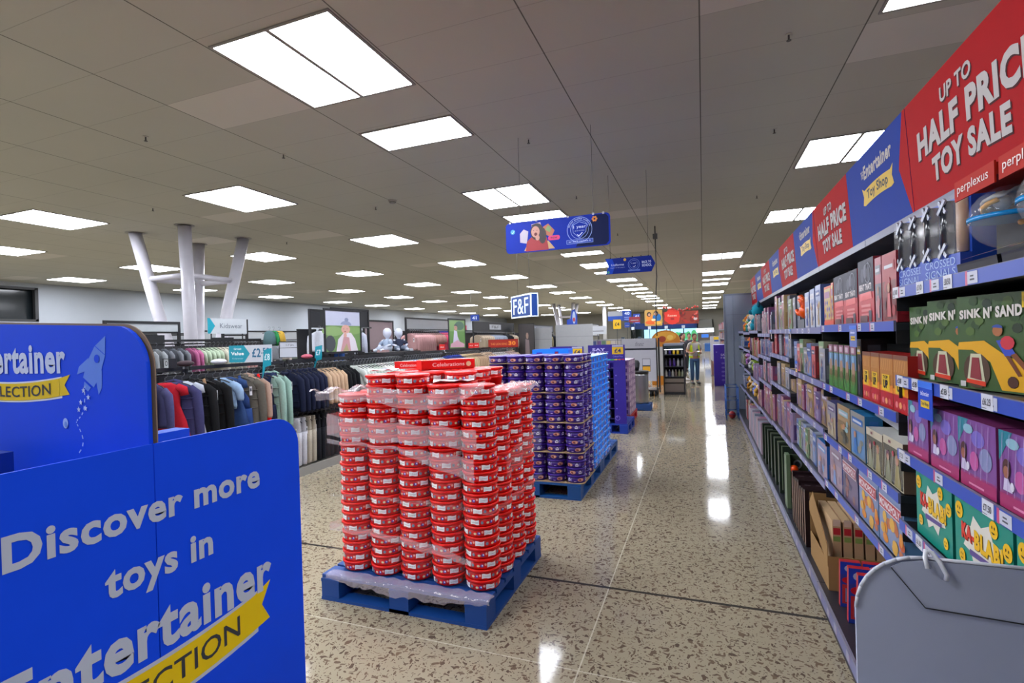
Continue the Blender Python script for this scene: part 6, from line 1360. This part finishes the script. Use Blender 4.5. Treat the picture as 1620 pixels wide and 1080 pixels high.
# ------------------------------------------------------------------ purple chocolate displays
def purple_display(x0, x1, y0, y1, zt, lab, pal):
    t = thing('chocolate_display', lab, 'cardboard display', ((x0 + x1) / 2, y0, .16)); w = x1 - x0; d = y1 - y0; PU = M('#35208c', .4); H = zt - .16
    MB().box(-w / 2, 0, 0, -w / 2 + .01, d, H * .9, PU).box(w / 2 - .2, 0, 0, w / 2, .012, H, PU).box(-w / 2 + .01, d * .45, 0, w / 2 - .2, d * .47, H, PU).box(w / 2 - .2, .012, 0, w / 2 - .19, d * .47, H * .9, PU).ob('card_walls', t)
    b = MB()
    for k in range(6): b.box(-w / 2 + .01, .012, .08 + k * .17, w / 2 - .2, d * .45, .09 + k * .17, M('#241660', .5))
    b.ob('shelf_tray', t)
    b = MB().box(-w / 2, -.008, H - .3, w / 2, -.001, H, PU); hd = b.ob('header_card', t)
    g = MB(); f = Fr((0, -.009, H - .3)); g.text(f, 'SAY', -w * .38, .2, -w * .02, .25, '#c8c0f0', .04); g.text(f, 'IT BEST', -w * .44, .14, w * .06, .19, '#c8c0f0', .04)
    g.rect(f, w * .16, .14, w * .46, .26, M('#e8b80c', .4), 1); g.text(f, '£4', w * .22, .165, w * .4, .235, '#28245c', .03); g.rect(f, w * .16, .265, w * .46, .295, M('#b8b8c8', .4), 1); g.text(f, 'Clubcard Price', w * .18, .09, w * .44, .12, '#9090e8', .0)
    for k, c in enumerate(('#3cb8d8', '#48b848', '#e8c820', '#e87820', '#d83838')): g.flat(f, [(w * (.02 + .09 * k), .035 + .004 * k), (w * (.11 + .09 * k), .038), (w * (.11 + .09 * k), .062), (w * (.02 + .09 * k), .055)], M(c, .4), 2)
    g.ob('header_print', hd)
    g = MB(); f = Fr((w / 2 - .1, 0, 0)); 
    for k in range(6): g.disc(f, -.06, .12 + k * .14, .012, .012, '#8878d8', 1, 10)
    g.ring(f, -.05, .1, .04, .006, '#a090e0', 1); g.ob('side_print', t)
    q = 0
    for k in range(6):
        for j in range(3):
            xx = (x0 + .07 + j * (w - .32) / 2.6) ; o = MB().box(-.055, 0, 0, .055, .10, .11, M(['#2c1a78', '#4a2890', '#1c1440'][(k + j) % 3], .35)).ob('chocolate_box'); o.location = (xx, y0 + .035, .16 + .0915 + k * .17)
            tag(o, 'small purple chocolate carton, %s tray up, %s across in the %s' % (nth(k), nth(j), pal), 'chocolate box', 'chocolate cartons in the purple displays')
            g = MB(); g.disc(Fr((0, 0, 0)), 0, .06, .03, .018, M('#b898c0', .4), 1, 12); g.rect(Fr((0, 0, 0)), -.04, .02, .04, .03, '#8070c0', 1); g.ob('label_print', o)
    return t
purple_display(-1.86, -1.235, 8.62, 9.5, 1.50, 'tall purple cardboard chocolate display with yellow price card', 'nearer display')
purple_display(-2.62, -2.0, 8.9, 9.7, 1.48, 'second purple cardboard chocolate display beyond the blue tubs', 'second display')
pallet(-1.9, 8.6, .68, .9, '#10389c', 'small dark blue pallet under the nearer purple chocolate display')
pallet(-2.7, 8.85, .72, .9, '#10389c', 'small dark blue pallet under the second purple chocolate display')
pallet(-1.94, 9.54, .64, 1.05, '#b01420', 'bright red wooden pallet behind the purple chocolate display')
for k in range(8):
    for i in range(4):
        o = MB().box(-.12, -.11, 0, .12, .11, .128, M(['#9c7c9c', '#7c5c84', '#a890a8'][(k + i) % 3], .4)).ob('sweet_carton'); o.location = (-1.43, 9.68 + .232 * i, .161 + .129 * k)
        tag(o, 'mauve sweets carton on the red pallet, %s layer, %s towards the back' % (nth(k), nth(i)), 'carton', 'mauve cartons on the red pallet')
        g = MB(); g.rect(Fr((.12, 0, 0), (0, 1, 0), (0, 0, 1), (1, 0, 0)), -.08, .03, .08, .1, M('#c8b0c0', .4), 1); g.rect(Fr((0, -.11, 0)), -.09, .03, .09, .1, M('#4a3068', .4), 1); g.ob('label_print', o)

# ------------------------------------------------------------------ steel bin, roll cage, chiller
pallet(-1.52, 11.3, .42, .46, '#14407c', 'small blue dolly under the steel bin', 'dolly', .14)
t = thing('litter_bin', 'round brushed steel bin with black lid flipped open', 'bin', (-1.31, 11.52, .141))
MB().lathe([(.15, 0), (.155, .03), (.155, .62), (.15, .66)], M('#a8a8a8', .28, .9), 28).ob('steel_drum', t)
MB().lathe([(.165, .655), (.168, .70), (.16, .72)], M('#141518', .35), 28).ob('lid_ring', t)
MB().tube([(-.11, .03, .72), (-.12, .05, .80), (-.10, .06, .90), (-.09, .05, .95)], [.06, .085, .075, .04], M('#111215', .4), 14, True, .4).ob('open_lid', t)
t = thing('roll_cage', 'white printed roll cage cover standing beside the chiller', 'roll cage', (-1.6, 13.9, 0)); b = MB().box(-.47, 0, .42, .42, .03, 1.25, M('#b0b0bc', .5)).box(-.47, -.02, 1.3, .42, .03, 1.56, M('#a8a8b2', .5)); b.ob('printed_cover', t)
g = MB(); f = Fr((0, -.02, 1.3)); g.text(f, 'finest', -.12, .06, .1, .17, '#54545e', -.01, .3); f = Fr((0, 0, .42)); g.text(f, 'finest', -.42, .3, -.05, .52, '#74747e', -.01, .3); g.ob('cover_print', t)
g = MB(); f = Fr((0, 0, .42)); g.rect(f, .06, .25, .27, .6, '#30343c', 2); g.rect(f, .07, .42, .26, .59, '#b8b8c4', 3); g.rect(f, .07, .26, .26, .39, '#e0a41c', 3); g.ob('notice', t)
b = MB()
for xx in (-.47, .43, .50): b.box(xx - .015, .02, .12, xx + .015, .06, 1.56, BK)
for xx in (-.47, .43): b.box(xx - .015, .7, .12, xx + .015, .74, 1.56, BK)
b.ob('cage_post', t); MB().box(-.46, .04, .14, .44, .72, .18, BK).box(-.44, .1, .42, .40, .7, 1.45, M('#6a6c78', .6)).ob('cage_base', t)
for xx in (-.38, .25, .38):
    for yy in (.12, .62): MB().tube([(xx - .03, yy, .075), (xx + .03, yy, .075)], .075, M('#1c1c20', .5), 14).ob('caster_wheel', t)
t = thing('drinks_chiller', 'black framed open chiller filled with drinks', 'chiller', (-.765, 14.46, 0)); wq = .56
b = MB(); b.box(-wq / 2, 0, 0, -wq / 2 + .03, .6, 1.38, BK).box(wq / 2 - .03, 0, 0, wq / 2, .6, 1.38, BK).box(-wq / 2 + .03, .57, .05, wq / 2 - .03, .6, 1.38, BKP).box(-wq / 2 + .03, 0, 1.24, wq / 2 - .03, .57, 1.34, M('#1c3038', .4)).box(-wq / 2 + .03, 0, 1.34, wq / 2 - .03, .57, 1.40, M('#8c90a0', .4)).box(-wq / 2 + .03, 0, 0, wq / 2 - .03, .57, .06, BK); b.ob('cabinet', t)
MB().box(-wq / 2 + .04, .01, 1.225, wq / 2 - .04, .03, 1.238, M('#f4f8ff', .4, emit=5)).ob('led_strip', t)
b = MB().box(-wq / 2 + .031, -.004, .07, wq / 2 - .031, .02, .30, M('#6c6058', .4)).box(-wq / 2 + .031, -.004, .33, wq / 2 - .031, .02, .44, M('#74685e', .4)); b.ob('front_panel', t)
for z in (.47, .75, 1.08): MB().box(-wq / 2 + .031, .03, z, wq / 2 - .031, .56, z + .015, M('#3a3c42', .4)).ob('shelf', t)
for z, hh, row in ((.4855, .17, ['#b8b4b0', '#3a3c5c', '#a8a49c', '#6c5c54', '#8c8c64', '#a0a48c']), (.7655, .2, ['#40404c', '#50387c', '#4a3088', '#b0b0b0', '#8c8c94']), (1.0955, .13, ['#c8c8cc', '#40308c', '#e0b820', '#d8b428', '#7c7c84'])):
    for i, c in enumerate(row):
        xx = -.765 - .215 + .43 * i / (len(row) - 1); o = MB().lathe([(.032, 0), (.034, .01), (.034, hh * .7), (.015, hh * .9), (.015, hh)], M(c, .3), 12).ob('drink_bottle'); o.location = (xx, 14.62, z)
        tag(o, '%s bottle, %s across on the %s shelf of the chiller' % ({'#b8b4b0': 'cream', '#3a3c5c': 'inky', '#a8a49c': 'stone', '#6c5c54': 'brown', '#8c8c64': 'olive', '#a0a48c': 'sage', '#40404c': 'charcoal', '#50387c': 'violet', '#4a3088': 'indigo', '#b0b0b0': 'silver', '#8c8c94': 'grey', '#c8c8cc': 'white', '#40308c': 'deep purple', '#e0b820': 'yellow', '#d8b428': 'amber', '#7c7c84': 'slate'}[c], nth(i), {.4855: 'lowest', .7655: 'middle', 1.0955: 'upper'}[z]), 'bottle', 'drinks in the chiller')
        MB().lathe([(.016, hh), (.016, hh + .012)], '#d8d8dc', 10).ob('bottle_cap', o)

# round golden display and cards behind
t = thing('bakery_display', 'domed orange and yellow promotional display behind the chiller', 'promotional display', (-1.15, 17.2, 0))
MB().prism(Fr((0, 0, 0)), [(-.45, 0), (.45, 0), (.45, 1.45)] + [(.45 * cos(a * pi / 12), 1.45 + .34 * sin(a * pi / 12)) for a in range(1, 12)] + [(-.45, 1.45)], .02, M('#c87c1c', .4), .2).ob('card_body', t)
g = MB(); f = Fr((0, -.021, 0)); g.disc(f, 0, 1.58, .34, .16, M('#e8a838', .4), 1); g.disc(f, -.1, 1.5, .12, .1, M('#a03c1c', .4), 2); g.disc(f, .15, 1.55, .1, .08, M('#f0c860', .4), 2); g.rect(f, -.3, .3, .3, 1.25, M('#b8b8b8', .4), 1); g.ob('display_print', t)
def price_card(x, y, z, w, h, c, lab, txt=None): return panel('price_card', lab, 'sign', x, y, z, w, h, c, (lambda g, f, w, h: g.text(f, txt, -w * .3, h * .3, w * .3, h * .7, '#28242c', .02)) if txt else (lambda g, f, w, h: g.rect(f, -w * .35, h * .3, w * .35, h * .45, '#8c8c94')))
def post_panel(lab, x, y, z, w, h, c, txt=None):
    t = price_card(x, y, z, w, h, c, lab, txt); MB().tube([(0, .012, -z), (0, .012, 0)], .012, BK, 6).ob('post', t)
post_panel('yellow promotion card above the distant mid-aisle displays', -3.45, 22.0, 1.95, .33, .4, '#e8b810', '£4'); post_panel('white promotion board beside the yellow card', -4.3, 22.0, 1.75, .75, .35, '#c0c4cc'); post_panel('small red promotion board beyond the yellow card', -3.2, 26.0, 2.3, .55, .28, '#8c2430'); post_panel('small blue promotion card next to the yellow card', -3.05, 22.2, 2.0, .22, .22, '#2448a8')
t = thing('product_gondola', 'low white gondola with colourful packs beyond the purple displays', 'gondola', (-3.4, 22.5, 0)); MB().box(-1.3, 0, 0, 1.3, .9, 1.5, M('#8c8c92', .5)).ob('cabinet', t)
g = MB(); f = Fr((0, 0, 0)); r = random.Random(4)
for k in range(4):
    for i in range(12): g.rect(f, -1.25 + .21 * i, .15 + .34 * k, -1.07 + .21 * i, .42 + .34 * k, M(['#7c3c48', '#b8b0a8', '#3c4c7c', '#5c7c64', '#c0a860', '#6c4c84'][r.randrange(6)], .4), 1)
g.ob('pack_fronts', t)
t = thing('shaped_topper', 'blue cardboard topper shaped like a bottle above distant shelves', 'cardboard topper', (-5.9, 24.0, 0)); MB().prism(Fr((0, 0, 0)), [(-.28, 2.05), (.22, 2.05), (.24, 2.7), (.12, 3.0), (-.02, 2.95), (-.1, 2.55), (-.28, 2.5)], .01, M('#1c44b4', .4), .01).tube([(0, .03, 0), (0, .03, 2.1)], .02, BK, 6).ob('card_body', t); g = MB(); g.disc(Fr((.08, -.011, 2.6)), 0, 0, .08, .3, M('#b8c8e8', .4)); g.disc(Fr((.08, -.011, 2.5)), 0, 0, .06, .1, M('#b84858', .4), 2); g.ob('display_print', t)

# ------------------------------------------------------------------ far hanging boards
def aisle_sign(x, z, y, n, w, lab):
    t = thing('aisle_sign', lab, 'aisle sign', (x, y, z)); MB().box(-w / 2, 0, 0, w / 2, .03, .64, M('#1e409c', .4)).ob('board', t); g = MB(); f = Fr((0, 0, 0)); g.text(f, n, -w * .26, .36, w * .30, .56, '#d8e0f8', .03)
    for k in range(2): g.rect(f, -w * .3, .08 + .12 * k, w * .36, .12 + .12 * k, '#8ca0dc')
    g.ob('sign_print', t); wires(t, [(-w * .3, .015), (w * .3, .015)], CEIL - z)
aisle_sign(-4.4, 2.57, 32, '40', .55, 'hanging blue aisle sign numbered forty'); aisle_sign(-3.85, 2.35, 32.3, '41', .42, 'hanging blue aisle sign numbered forty-one')
t = thing('directory_board', 'wide blue and grey board hanging beside aisle sign forty', 'hanging sign', (-5.2, 33, 2.62)); MB().box(-.55, 0, 0, .4, .03, .3, M('#2450b4', .4)).box(-.55, 0, .3, .4, .03, .62, M('#a8acb4', .4)).ob('board', t); wires(t, [(-.4, .01), (.3, .01)], CEIL - 2.62)
wires(panel('aisle_marker', 'small blue aisle marker above the far clothes bays', 'aisle sign', -11.1, 24, 2.65, .5, .32, '#1c3c98', lambda g, f, w, h: g.text(f, '41', -w * .3, h * .25, w * .2, h * .75, '#d8e0f8', .03)), [(-.2, 0), (.2, 0)], CEIL - 2.65)
panel('department_board', 'blue and red promotional board on the far clothes wall', 'sign', -13.5, 26, 1.9, 1.9, .6, '#1c3ca0', lambda g, f, w, h: (g.rect(f, w * .2, 0, w * .5, h, M('#b04050', .4), 1), g.rect(f, -w * .5, 0, w * .2, h * .3, M('#3c64c8', .4), 1)))
t = thing('food_banner', 'hanging picture banner of two people sharing food', 'hanging banner', (-2.19, 25, 2.08)); MB().prism(Fr((0, 0, .38)), rr_pts(.41, .385, .06), .005, M('#b89048', .4), .005).ob('board', t)
g = MB(); f = Fr((0, -.005, .38)); 
for a, b_, ra, rb, c in ((-.18, .02, .16, .18, '#d8862c'), (.16, .0, .2, .2, '#1868a8'), (-.2, .17, .1, .12, '#2c1c1c'), (.12, .2, .11, .12, '#241a20'), (-.19, .15, .06, .07, '#c08c70'), (.1, .18, .065, .075, '#c89478'), (-.1, -.22, .28, .1, '#d85c1c'), (.2, -.24, .16, .08, '#e0b040'), (.0, -.1, .1, .06, '#e8d0a0')): g.disc(f, a, b_, ra, rb, M(c, .4), 1 + abs(rb) * .1, 14)
g.ob('banner_print', t); wires(t, [(-.3, 0), (.3, 0)], CEIL - 2.08)
t = thing('red_banner', 'hanging red splash-shaped banner with dark fruit picture', 'hanging banner', (-.95, 25, 2.1)); MB().box(-.78, 0, .02, .78, .02, .62, M('#8c3424', .4)).ob('board', t)
b = MB(); pts = [((.36 + .03 * sin(k * 5)) * cos(k * pi / 16), .37 * (1 + .08 * sin(k * 3)) * sin(k * pi / 16)) for k in range(32)]; b.prism(Fr((-.38, -.01, .38)), pts, .012, M('#d83424', .4)); b.ob('splash_board', t)
g = MB(); g.text(Fr((-.38, -.023, .38)), 'Roses', -.2, .0, .2, .1, '#e8c0a8', .02); g.rect(Fr((-.38, -.023, .38)), -.08, -.16, .08, -.05, M('#a01818', .4)); f = Fr((0, -.001, 0)); r = random.Random(2)
for k in range(26): g.disc(f, r.uniform(.0, .74), r.uniform(.08, .56), r.uniform(.04, .09), r.uniform(.04, .08), M(r.choice(['#a82c20', '#d05040', '#5c2c20', '#c8b8b8', '#7c1c18']), .4), 1 + k * .2, 10)
g.ob('banner_print', t)
for k in range(14): MB().ball((-.75 + .115 * k, 0, .66 + .16 * (abs(k - 6.5) / 6.5) ** 1.5 + .03 * sin(k * 2.3)), .045 + .02 * (k % 3 == 0), M('#b8382c', .4), 10).ob('hanging_ball', t)
wires(t, [(-.6, 0.01), (.6, .01)], CEIL - 2.1)
# travel money kiosk and checkout lobby
t = thing('kiosk_sign', 'white lit sign above the travel money kiosk', 'lit sign', (.22, 56.6, 1.75)); MB().box(-.85, 0, 0, .85, .2, .42, M('#dfe4ea', .4, emit=1.3)).ob('light_box', t); g = MB(); g.text(Fr((0, 0, 0)), 'Travel Money', -.62, .12, .62, .31, '#3a3c44', .01); g.ob('lettering', t)
t = thing('kiosk', 'grey kiosk with blue screen under the white lit sign', 'kiosk', (.25, 56.85, 0)); MB().box(-.8, 0, 0, -.7, .9, 3.1, M('#7c7c7c', .5)).box(.7, 0, 0, .8, .9, 3.1, M('#7c7c7c', .5)).box(-.7, .6, 0, .7, .7, 1.7, M('#8c8078', .5)).box(-.8, 0, 2.2, .8, .9, 3.1, M('#58564f', .5)).ob('kiosk_frame', t); g = MB(); g.rect(Fr((0, .6, 0)), -.4, 1.2, .3, 1.55, M('#3c78d8', .4, emit=.8), 1); g.ob('screen', t)
MB().box(-.6, .2, 0, .6, .5, .9, M('#a09c98', .5)).ob('counter', t)
for i, (x, c) in enumerate(((-7.2, '#8c8c8c'), (-5.6, '#6c7884'), (-4.0, '#94908c'), (-2.4, '#5c6c78'))):
    t = thing('checkout_desk', 'grey checkout desk below the far windows, %s along' % nth(i), 'checkout', (x, 52 + i * .3, 0), 0, 'checkout desks'); MB().box(-.7, 0, 0, .7, 1.6, .9, M(c, .5)).ob('desk', t); MB().box(-.6, .2, .9, -.3, .5, 1.5, M('#3c4858', .4)).ob('till_screen', t); MB().tube([(.6, .1, .9), (.6, .1, 2.2)], .03, BK, 6).ob('pole', t); MB().box(.45, .05, 2.2, .75, .15, 2.5, M('#c8d0dc', .4)).ob('number_lamp', t)
t = thing('shopping_trolley', 'distant metal shopping trolley with blue carrier', 'trolley', (.28, 33, 0)); b = MB()
for k in range(7): b.tube([(-.26, -.4 + .13 * k, .5), (-.28, -.45 + .15 * k, 1.0), (.28, -.45 + .15 * k, 1.0), (.26, -.4 + .13 * k, .5), (-.26, -.4 + .13 * k, .5)], .008, M('#9a9ca0', .3, .8), 5)
b.ob('wire_basket', t); MB().box(-.2, -.3, .55, .2, .3, 1.05, M('#2c64b0', .5)).ob('blue_carrier', t); b = MB(); [b.tube([(s * .24, -.4, .12), (s * .24, .4, .12), (s * .24, .35, .5)], .014, M('#9a9ca0', .3, .8), 6) for s in (-1, 1)]; b.ob('chassis', t)
for s in (-1, 1):
    for yy in (-.38, .38): MB().tube([(s * .24 - .015, yy, .06), (s * .24 + .015, yy, .06)], .06, BK, 10).ob('caster_wheel', t)

# ------------------------------------------------------------------ shelves and displays beyond the end panel
t = thing('chocolate_display', 'purple cardboard chocolate display beyond the grey end panel', 'cardboard display', (.50, 17.0, 0)); PU = M('#3d22a8', .4)
MB().box(-.2, 0, .0, .25, .5, 1.28, PU).ob('card_body', t); g = MB(); f = Fr((0, 0, 0)); g.text(f, 'SAY', .0, .93, .18, 1.0, '#b8b0e8', .03); g.text(f, 'IT BEST', .0, .84, .2, .90, '#b8b0e8', .03)
for k in range(5): g.disc(f, .06, .7 - .13 * k, .05, .03, '#7464c8', 1)
g.rect(f, .12, 1.08, .22, 1.2, '#e0b820'); g.disc(f, -.12, 1.05, .02, .02, '#8c80d8'); g.ob('display_print', t)
t = thing('white_display', 'tall white cardboard display with people picture at its foot', 'cardboard display', (.46, 21, .02)); MB().box(-.2, 0, 0, .14, .5, 1.5, M('#b0b0b8', .5)).ob('card_body', t); g = MB(); f = Fr((0, 0, 0)); g.flat(f, [(-.19, 0), (.13, 0), (.13, .25), (-.19, .6)], M('#7c5c54', .4)); g.disc(f, -.08, .5, .05, .07, '#a87c6c', 2); g.disc(f, .03, .3, .05, .06, '#b08c78', 2); g.rect(f, -.08, 1.37, .1, 1.48, '#e0b818', 2); g.rect(f, -.06, 1.3, .1, 1.36, '#2c50a8', 2); g.ob('display_print', t)
for q in range(3):
    y0 = 13.0 + 5.5 * q; x0 = .78
    t = thing('toy_gondola', 'crowded shelving run beyond the end panel, %s section' % nth(q), 'shelving', (x0, y0, 0)); MB().box(.35, 0, 0, .4, 5.2, 2.15, M('#3a3a40', .5)).ob('back_panel', t)
    for z in (.15, .6, 1.0, 1.4, 1.8): MB().box(0, 0, z - .02, .35, 5.2, z, M('#8c8c98', .4)).ob('shelf', t)
    for z in (.15, .6, 1.0, 1.4, 1.8):
        for i in range(16):
            pal = palettes[['pink', 'red', 'gold', 'grey', 'purple'][(i * 3 + q + int(z * 5)) % 5]]; h_ = rg.uniform(.2, .32); nm_ = ['pink', 'red', 'gold', 'grey', 'purple'][(i * 3 + q + int(z * 5)) % 5]
            o = MB().box(.02, -.12, 0, .3, .12, h_, M(pal[0], .4)).ob('shelf_pack'); o.location = (x0, y0 + .2 + .32 * i, z + .001); tag(o, '%s pack, %s along the %s shelf of the %s far section' % (nm_, nth(i), {.15: 'lowest', .6: 'second', 1.0: 'middle', 1.4: 'fourth', 1.8: 'highest'}[z], nth(q)), 'pack', 'packs on the shelves beyond the end panel')
            g = MB(); g.rect(Fr((.02, 0, 0), (0, -1, 0), (0, 0, 1), (-1, 0, 0)), -.09, h_ * .2, .09, h_ * .7, M(pal[3], .4)); g.rect(Fr((0, -.12, 0)), .05, h_ * .2, .27, h_ * .7, M(pal[2], .4)); g.ob('label_print', o)

# ------------------------------------------------------------------ people
def person(x, y, rz, S, skin, hair, shirt, trousers, shoes, lab, vest=None, longhair=False, phone=True, stride=.0):
    t = thing('person', lab, 'person', (x, y, 0), rz); t.scale = (S, S, S); sk = M(skin, .5); E = []
    # body lies in local axes: facing -Y
    P = [(0, 0, .95, (.13, .09)), (0, .0, 1.10, (.125, .085)), (0, -.01, 1.28, (.15, .095)), (0, .0, 1.42, (.12, .07)), (0, -.01, 1.50, .052), (0, -.035, 1.56, .05)]
    ed = [(0, 1), (1, 2), (2, 3), (3, 4), (4, 5)]
    for s in (-1, 1):
        b0 = len(P); P += [(s * .17, .0, 1.40, .055), (s * .215, .0, 1.15, .042), (s * .17, -.17, 1.08, .034), (s * .07, -.28, 1.14, .024)]; ed += [(3, b0), (b0, b0 + 1), (b0 + 1, b0 + 2), (b0 + 2, b0 + 3)]
        b1 = len(P); st = stride * s; P += [(s * .09, 0, .86, .085), (s * .10, -.01 + st * .5, .48, .055), (s * .105, .02 + st, .12, .038), (s * .11, -.02 + st, .05, .036), (s * .12, -.12 + st, .035, .030)]; ed += [(0, b1), (b1, b1 + 1), (b1 + 1, b1 + 2), (b1 + 2, b1 + 3), (b1 + 3, b1 + 4)]
    skin_ob('body', P, ed, sk, t)
    # head, tilted down towards the hands
    b = MB(); hc_ = (0, -.06, 1.64); b.lathe([(.03, -.12), (.052, -.10), (.066, -.06), (.076, 0), (.078, .04), (.07, .08), (.045, .11), (.003, .122)], sk, 18, hc_, False, True, 1, 1.18)
    b.ball((0, -.152, 1.63), .014, sk, 8, (1, 1.2, 1.5)); b.ball((.078, -.05, 1.63), .018, sk, 8, (.5, 1, 1.5)); b.ball((-.078, -.05, 1.63), .018, sk, 8, (.5, 1, 1.5)); b.ob('head', t)
    b = MB()
    for s in (-1, 1): b.ball((s * .03, -.138, 1.652), .009, M('#f0ece8', .3), 8); b.ball((s * .03, -.1455, 1.651), .005, M('#2a1c14', .3), 6); b.tube([(s * .045, -.134, 1.672), (s * .015, -.142, 1.674)], .004, M(hair, .8), 5)
    b.tube([(-.022, -.137, 1.595), (0, -.142, 1.592), (.022, -.137, 1.595)], .005, M('#8c4c44', .5), 6); b.ob('face_features', t)
    b = MB(); b.lathe([(.080, .005), (.086, .04), (.082, .09), (.055, .128), (.003, .14)], M(hair, .8), 18, (0, -.045, 1.64), False, True, 1, 1.15)
    if longhair: b.tube([(0, .03, 1.70), (0, .06, 1.6), (0, .06, 1.48)], [.075, .075, .05], M(hair, .8), 12)
    b.ob('hair', t)
    C = [(0, 0, .93, (.155, .115)), (0, 0, 1.10, (.15, .11)), (0, -.01, 1.28, (.17, .12)), (0, 0, 1.43, (.13, .08))]; ce = [(0, 1), (1, 2), (2, 3)]
    for s in (-1, 1): c0_ = len(C); C += [(s * .175, 0, 1.40, .07), (s * .212, 0, 1.20, .062)]; ce += [(3, c0_), (c0_, c0_ + 1)]
    skin_ob('shirt', C, ce, M(shirt, .85, cloth=1), t)
    T = [(0, 0, .93, (.14, .105))]; te = []
    for s in (-1, 1): st = stride * s; q0 = len(T); T += [(s * .09, 0, .84, .098), (s * .10, -.01 + st * .5, .48, .072), (s * .105, .02 + st, .11, .06)]; te += [(0, q0), (q0, q0 + 1), (q0 + 1, q0 + 2)]
    skin_ob('trousers', T, te, M(trousers, .85, cloth=1), t)
    for s in (-1, 1):
        st = stride * s; b = MB(); b.tube([(s * .11, .05 + st, .05), (s * .115, -.04 + st, .05), (s * .12, -.15 + st, .036), (s * .12, -.2 + st, .03)], [.045, .05, .045, .03], M(shoes, .5), 10); b.ob('shoe', t)
    for s in (-1, 1):
        hp = Vector((s * .052, -.30, 1.15)); H_ = [(hp.x, hp.y, hp.z, (.026, .014)), (hp.x - s * .012, hp.y - .035, hp.z + .012, (.026, .013)), (hp.x - s * .02, hp.y - .06, hp.z + .02, (.022, .011))]; he = [(0, 1), (1, 2)]
        skin_ob('palm', H_, he, sk, t, 1)
        for k in range(4):
            a = -.018 + .012 * k; l_ = [.9, 1, .95, .75][k]; q = [(hp.x - s * .022, hp.y - .06, hp.z + .02 + a, .008), (hp.x - s * .028, hp.y - .06 - .022 * l_, hp.z + .022 + a, .0075), (hp.x - s * .045, hp.y - .06 - .026 * l_, hp.z + .024 + a, .0065), (hp.x - s * .055, hp.y - .05 - .01 * l_, hp.z + .024 + a, .006)]; skin_ob('finger', q, [(0, 1), (1, 2), (2, 3)], sk, t, 1)
        skin_ob('thumb', [(hp.x - s * .0, hp.y - .01, hp.z + .02, .010), (hp.x - s * .02, hp.y - .025, hp.z + .04, .009), (hp.x - s * .036, hp.y - .045, hp.z + .045, .007)], [(0, 1), (1, 2)], sk, t, 1)
    if vest:
        b = MB(); V = M(vest, .6, cloth=1); n = 20
        prof = [(.93, .185, .135), (1.05, .182, .132), (1.2, .188, .138), (1.32, .188, .135), (1.42, .165, .11), (1.47, .12, .09)]
        for s in (-1, 1):
            vs = []; fs = []
            for i, (z, a, c) in enumerate(prof):
                for k in range(13):
                    th = lerp(pi * 1.5 + s * .55, pi * 1.5 + s * pi, k / 12); vs.append((a * cos(th), c * sin(th), z))
            for i in range(len(prof) - 1):
                for k in range(12): fs.append((i * 13 + k, i * 13 + k + 1, (i + 1) * 13 + k + 1, (i + 1) * 13 + k))
            b.add(vs, fs, V, True)
        b.ob('vest', t)
        b = MB()
        for s in (-1, 1):
            for z in (1.02,): 
                vs = []
                for zz in (z - .025, z + .025):
                    for k in range(9): th = lerp(pi * 1.5 + s * .58, pi * 1.5 + s * pi, k / 8); vs.append((.189 * cos(th), .139 * sin(th), zz))
                b.add(vs, [(k, k + 1, k + 10, k + 9) for k in range(8)], M('#c8ccc0', .3), True)
        b.ob('reflective_band', t)
    return t
man = person(-.28, 17.6, .35, .93, '#b08468', '#4a3428', '#b8b4b0', '#34567c', '#16181c', 'person in yellow hi-vis vest and jeans looking at a phone', vest='#c8e010', stride=.05)
ph = MB().box(-.037, -.005, -.07, .037, .005, .07, M('#14161a', .2), Matrix.Rotation(-.9, 3, 'X')).ob('mobile_phone'); ph.location = (-.28 + .36 * sin(.35) * .93, 17.6 - .36 * cos(.35) * .93, 1.10); ph.rotation_euler = (0, 0, .35); tag(ph, 'dark mobile phone held by the person in the vest', 'phone'); g = MB(); g.rect(Fr((0, 0, 0), (1, 0, 0), (0, .62, .78), (0, -.78, .62)), -.033, -.066, .033, .066, M('#2c3848', .15), 9); g.ob('screen', ph)
person(-.70, 18.9, .7, .95, '#b88c74', '#2c2020', '#3a3a40', '#22242a', '#c8c8cc', 'person in dark clothes with tied dark hair behind the chiller', longhair=True)
person(-.58, 23.5, .2, .94, '#a8806c', '#241c1a', '#34343c', '#1c1e24', '#1a1a1c', 'person in dark top walking behind the other two people')
bpy.context.view_layer.update()
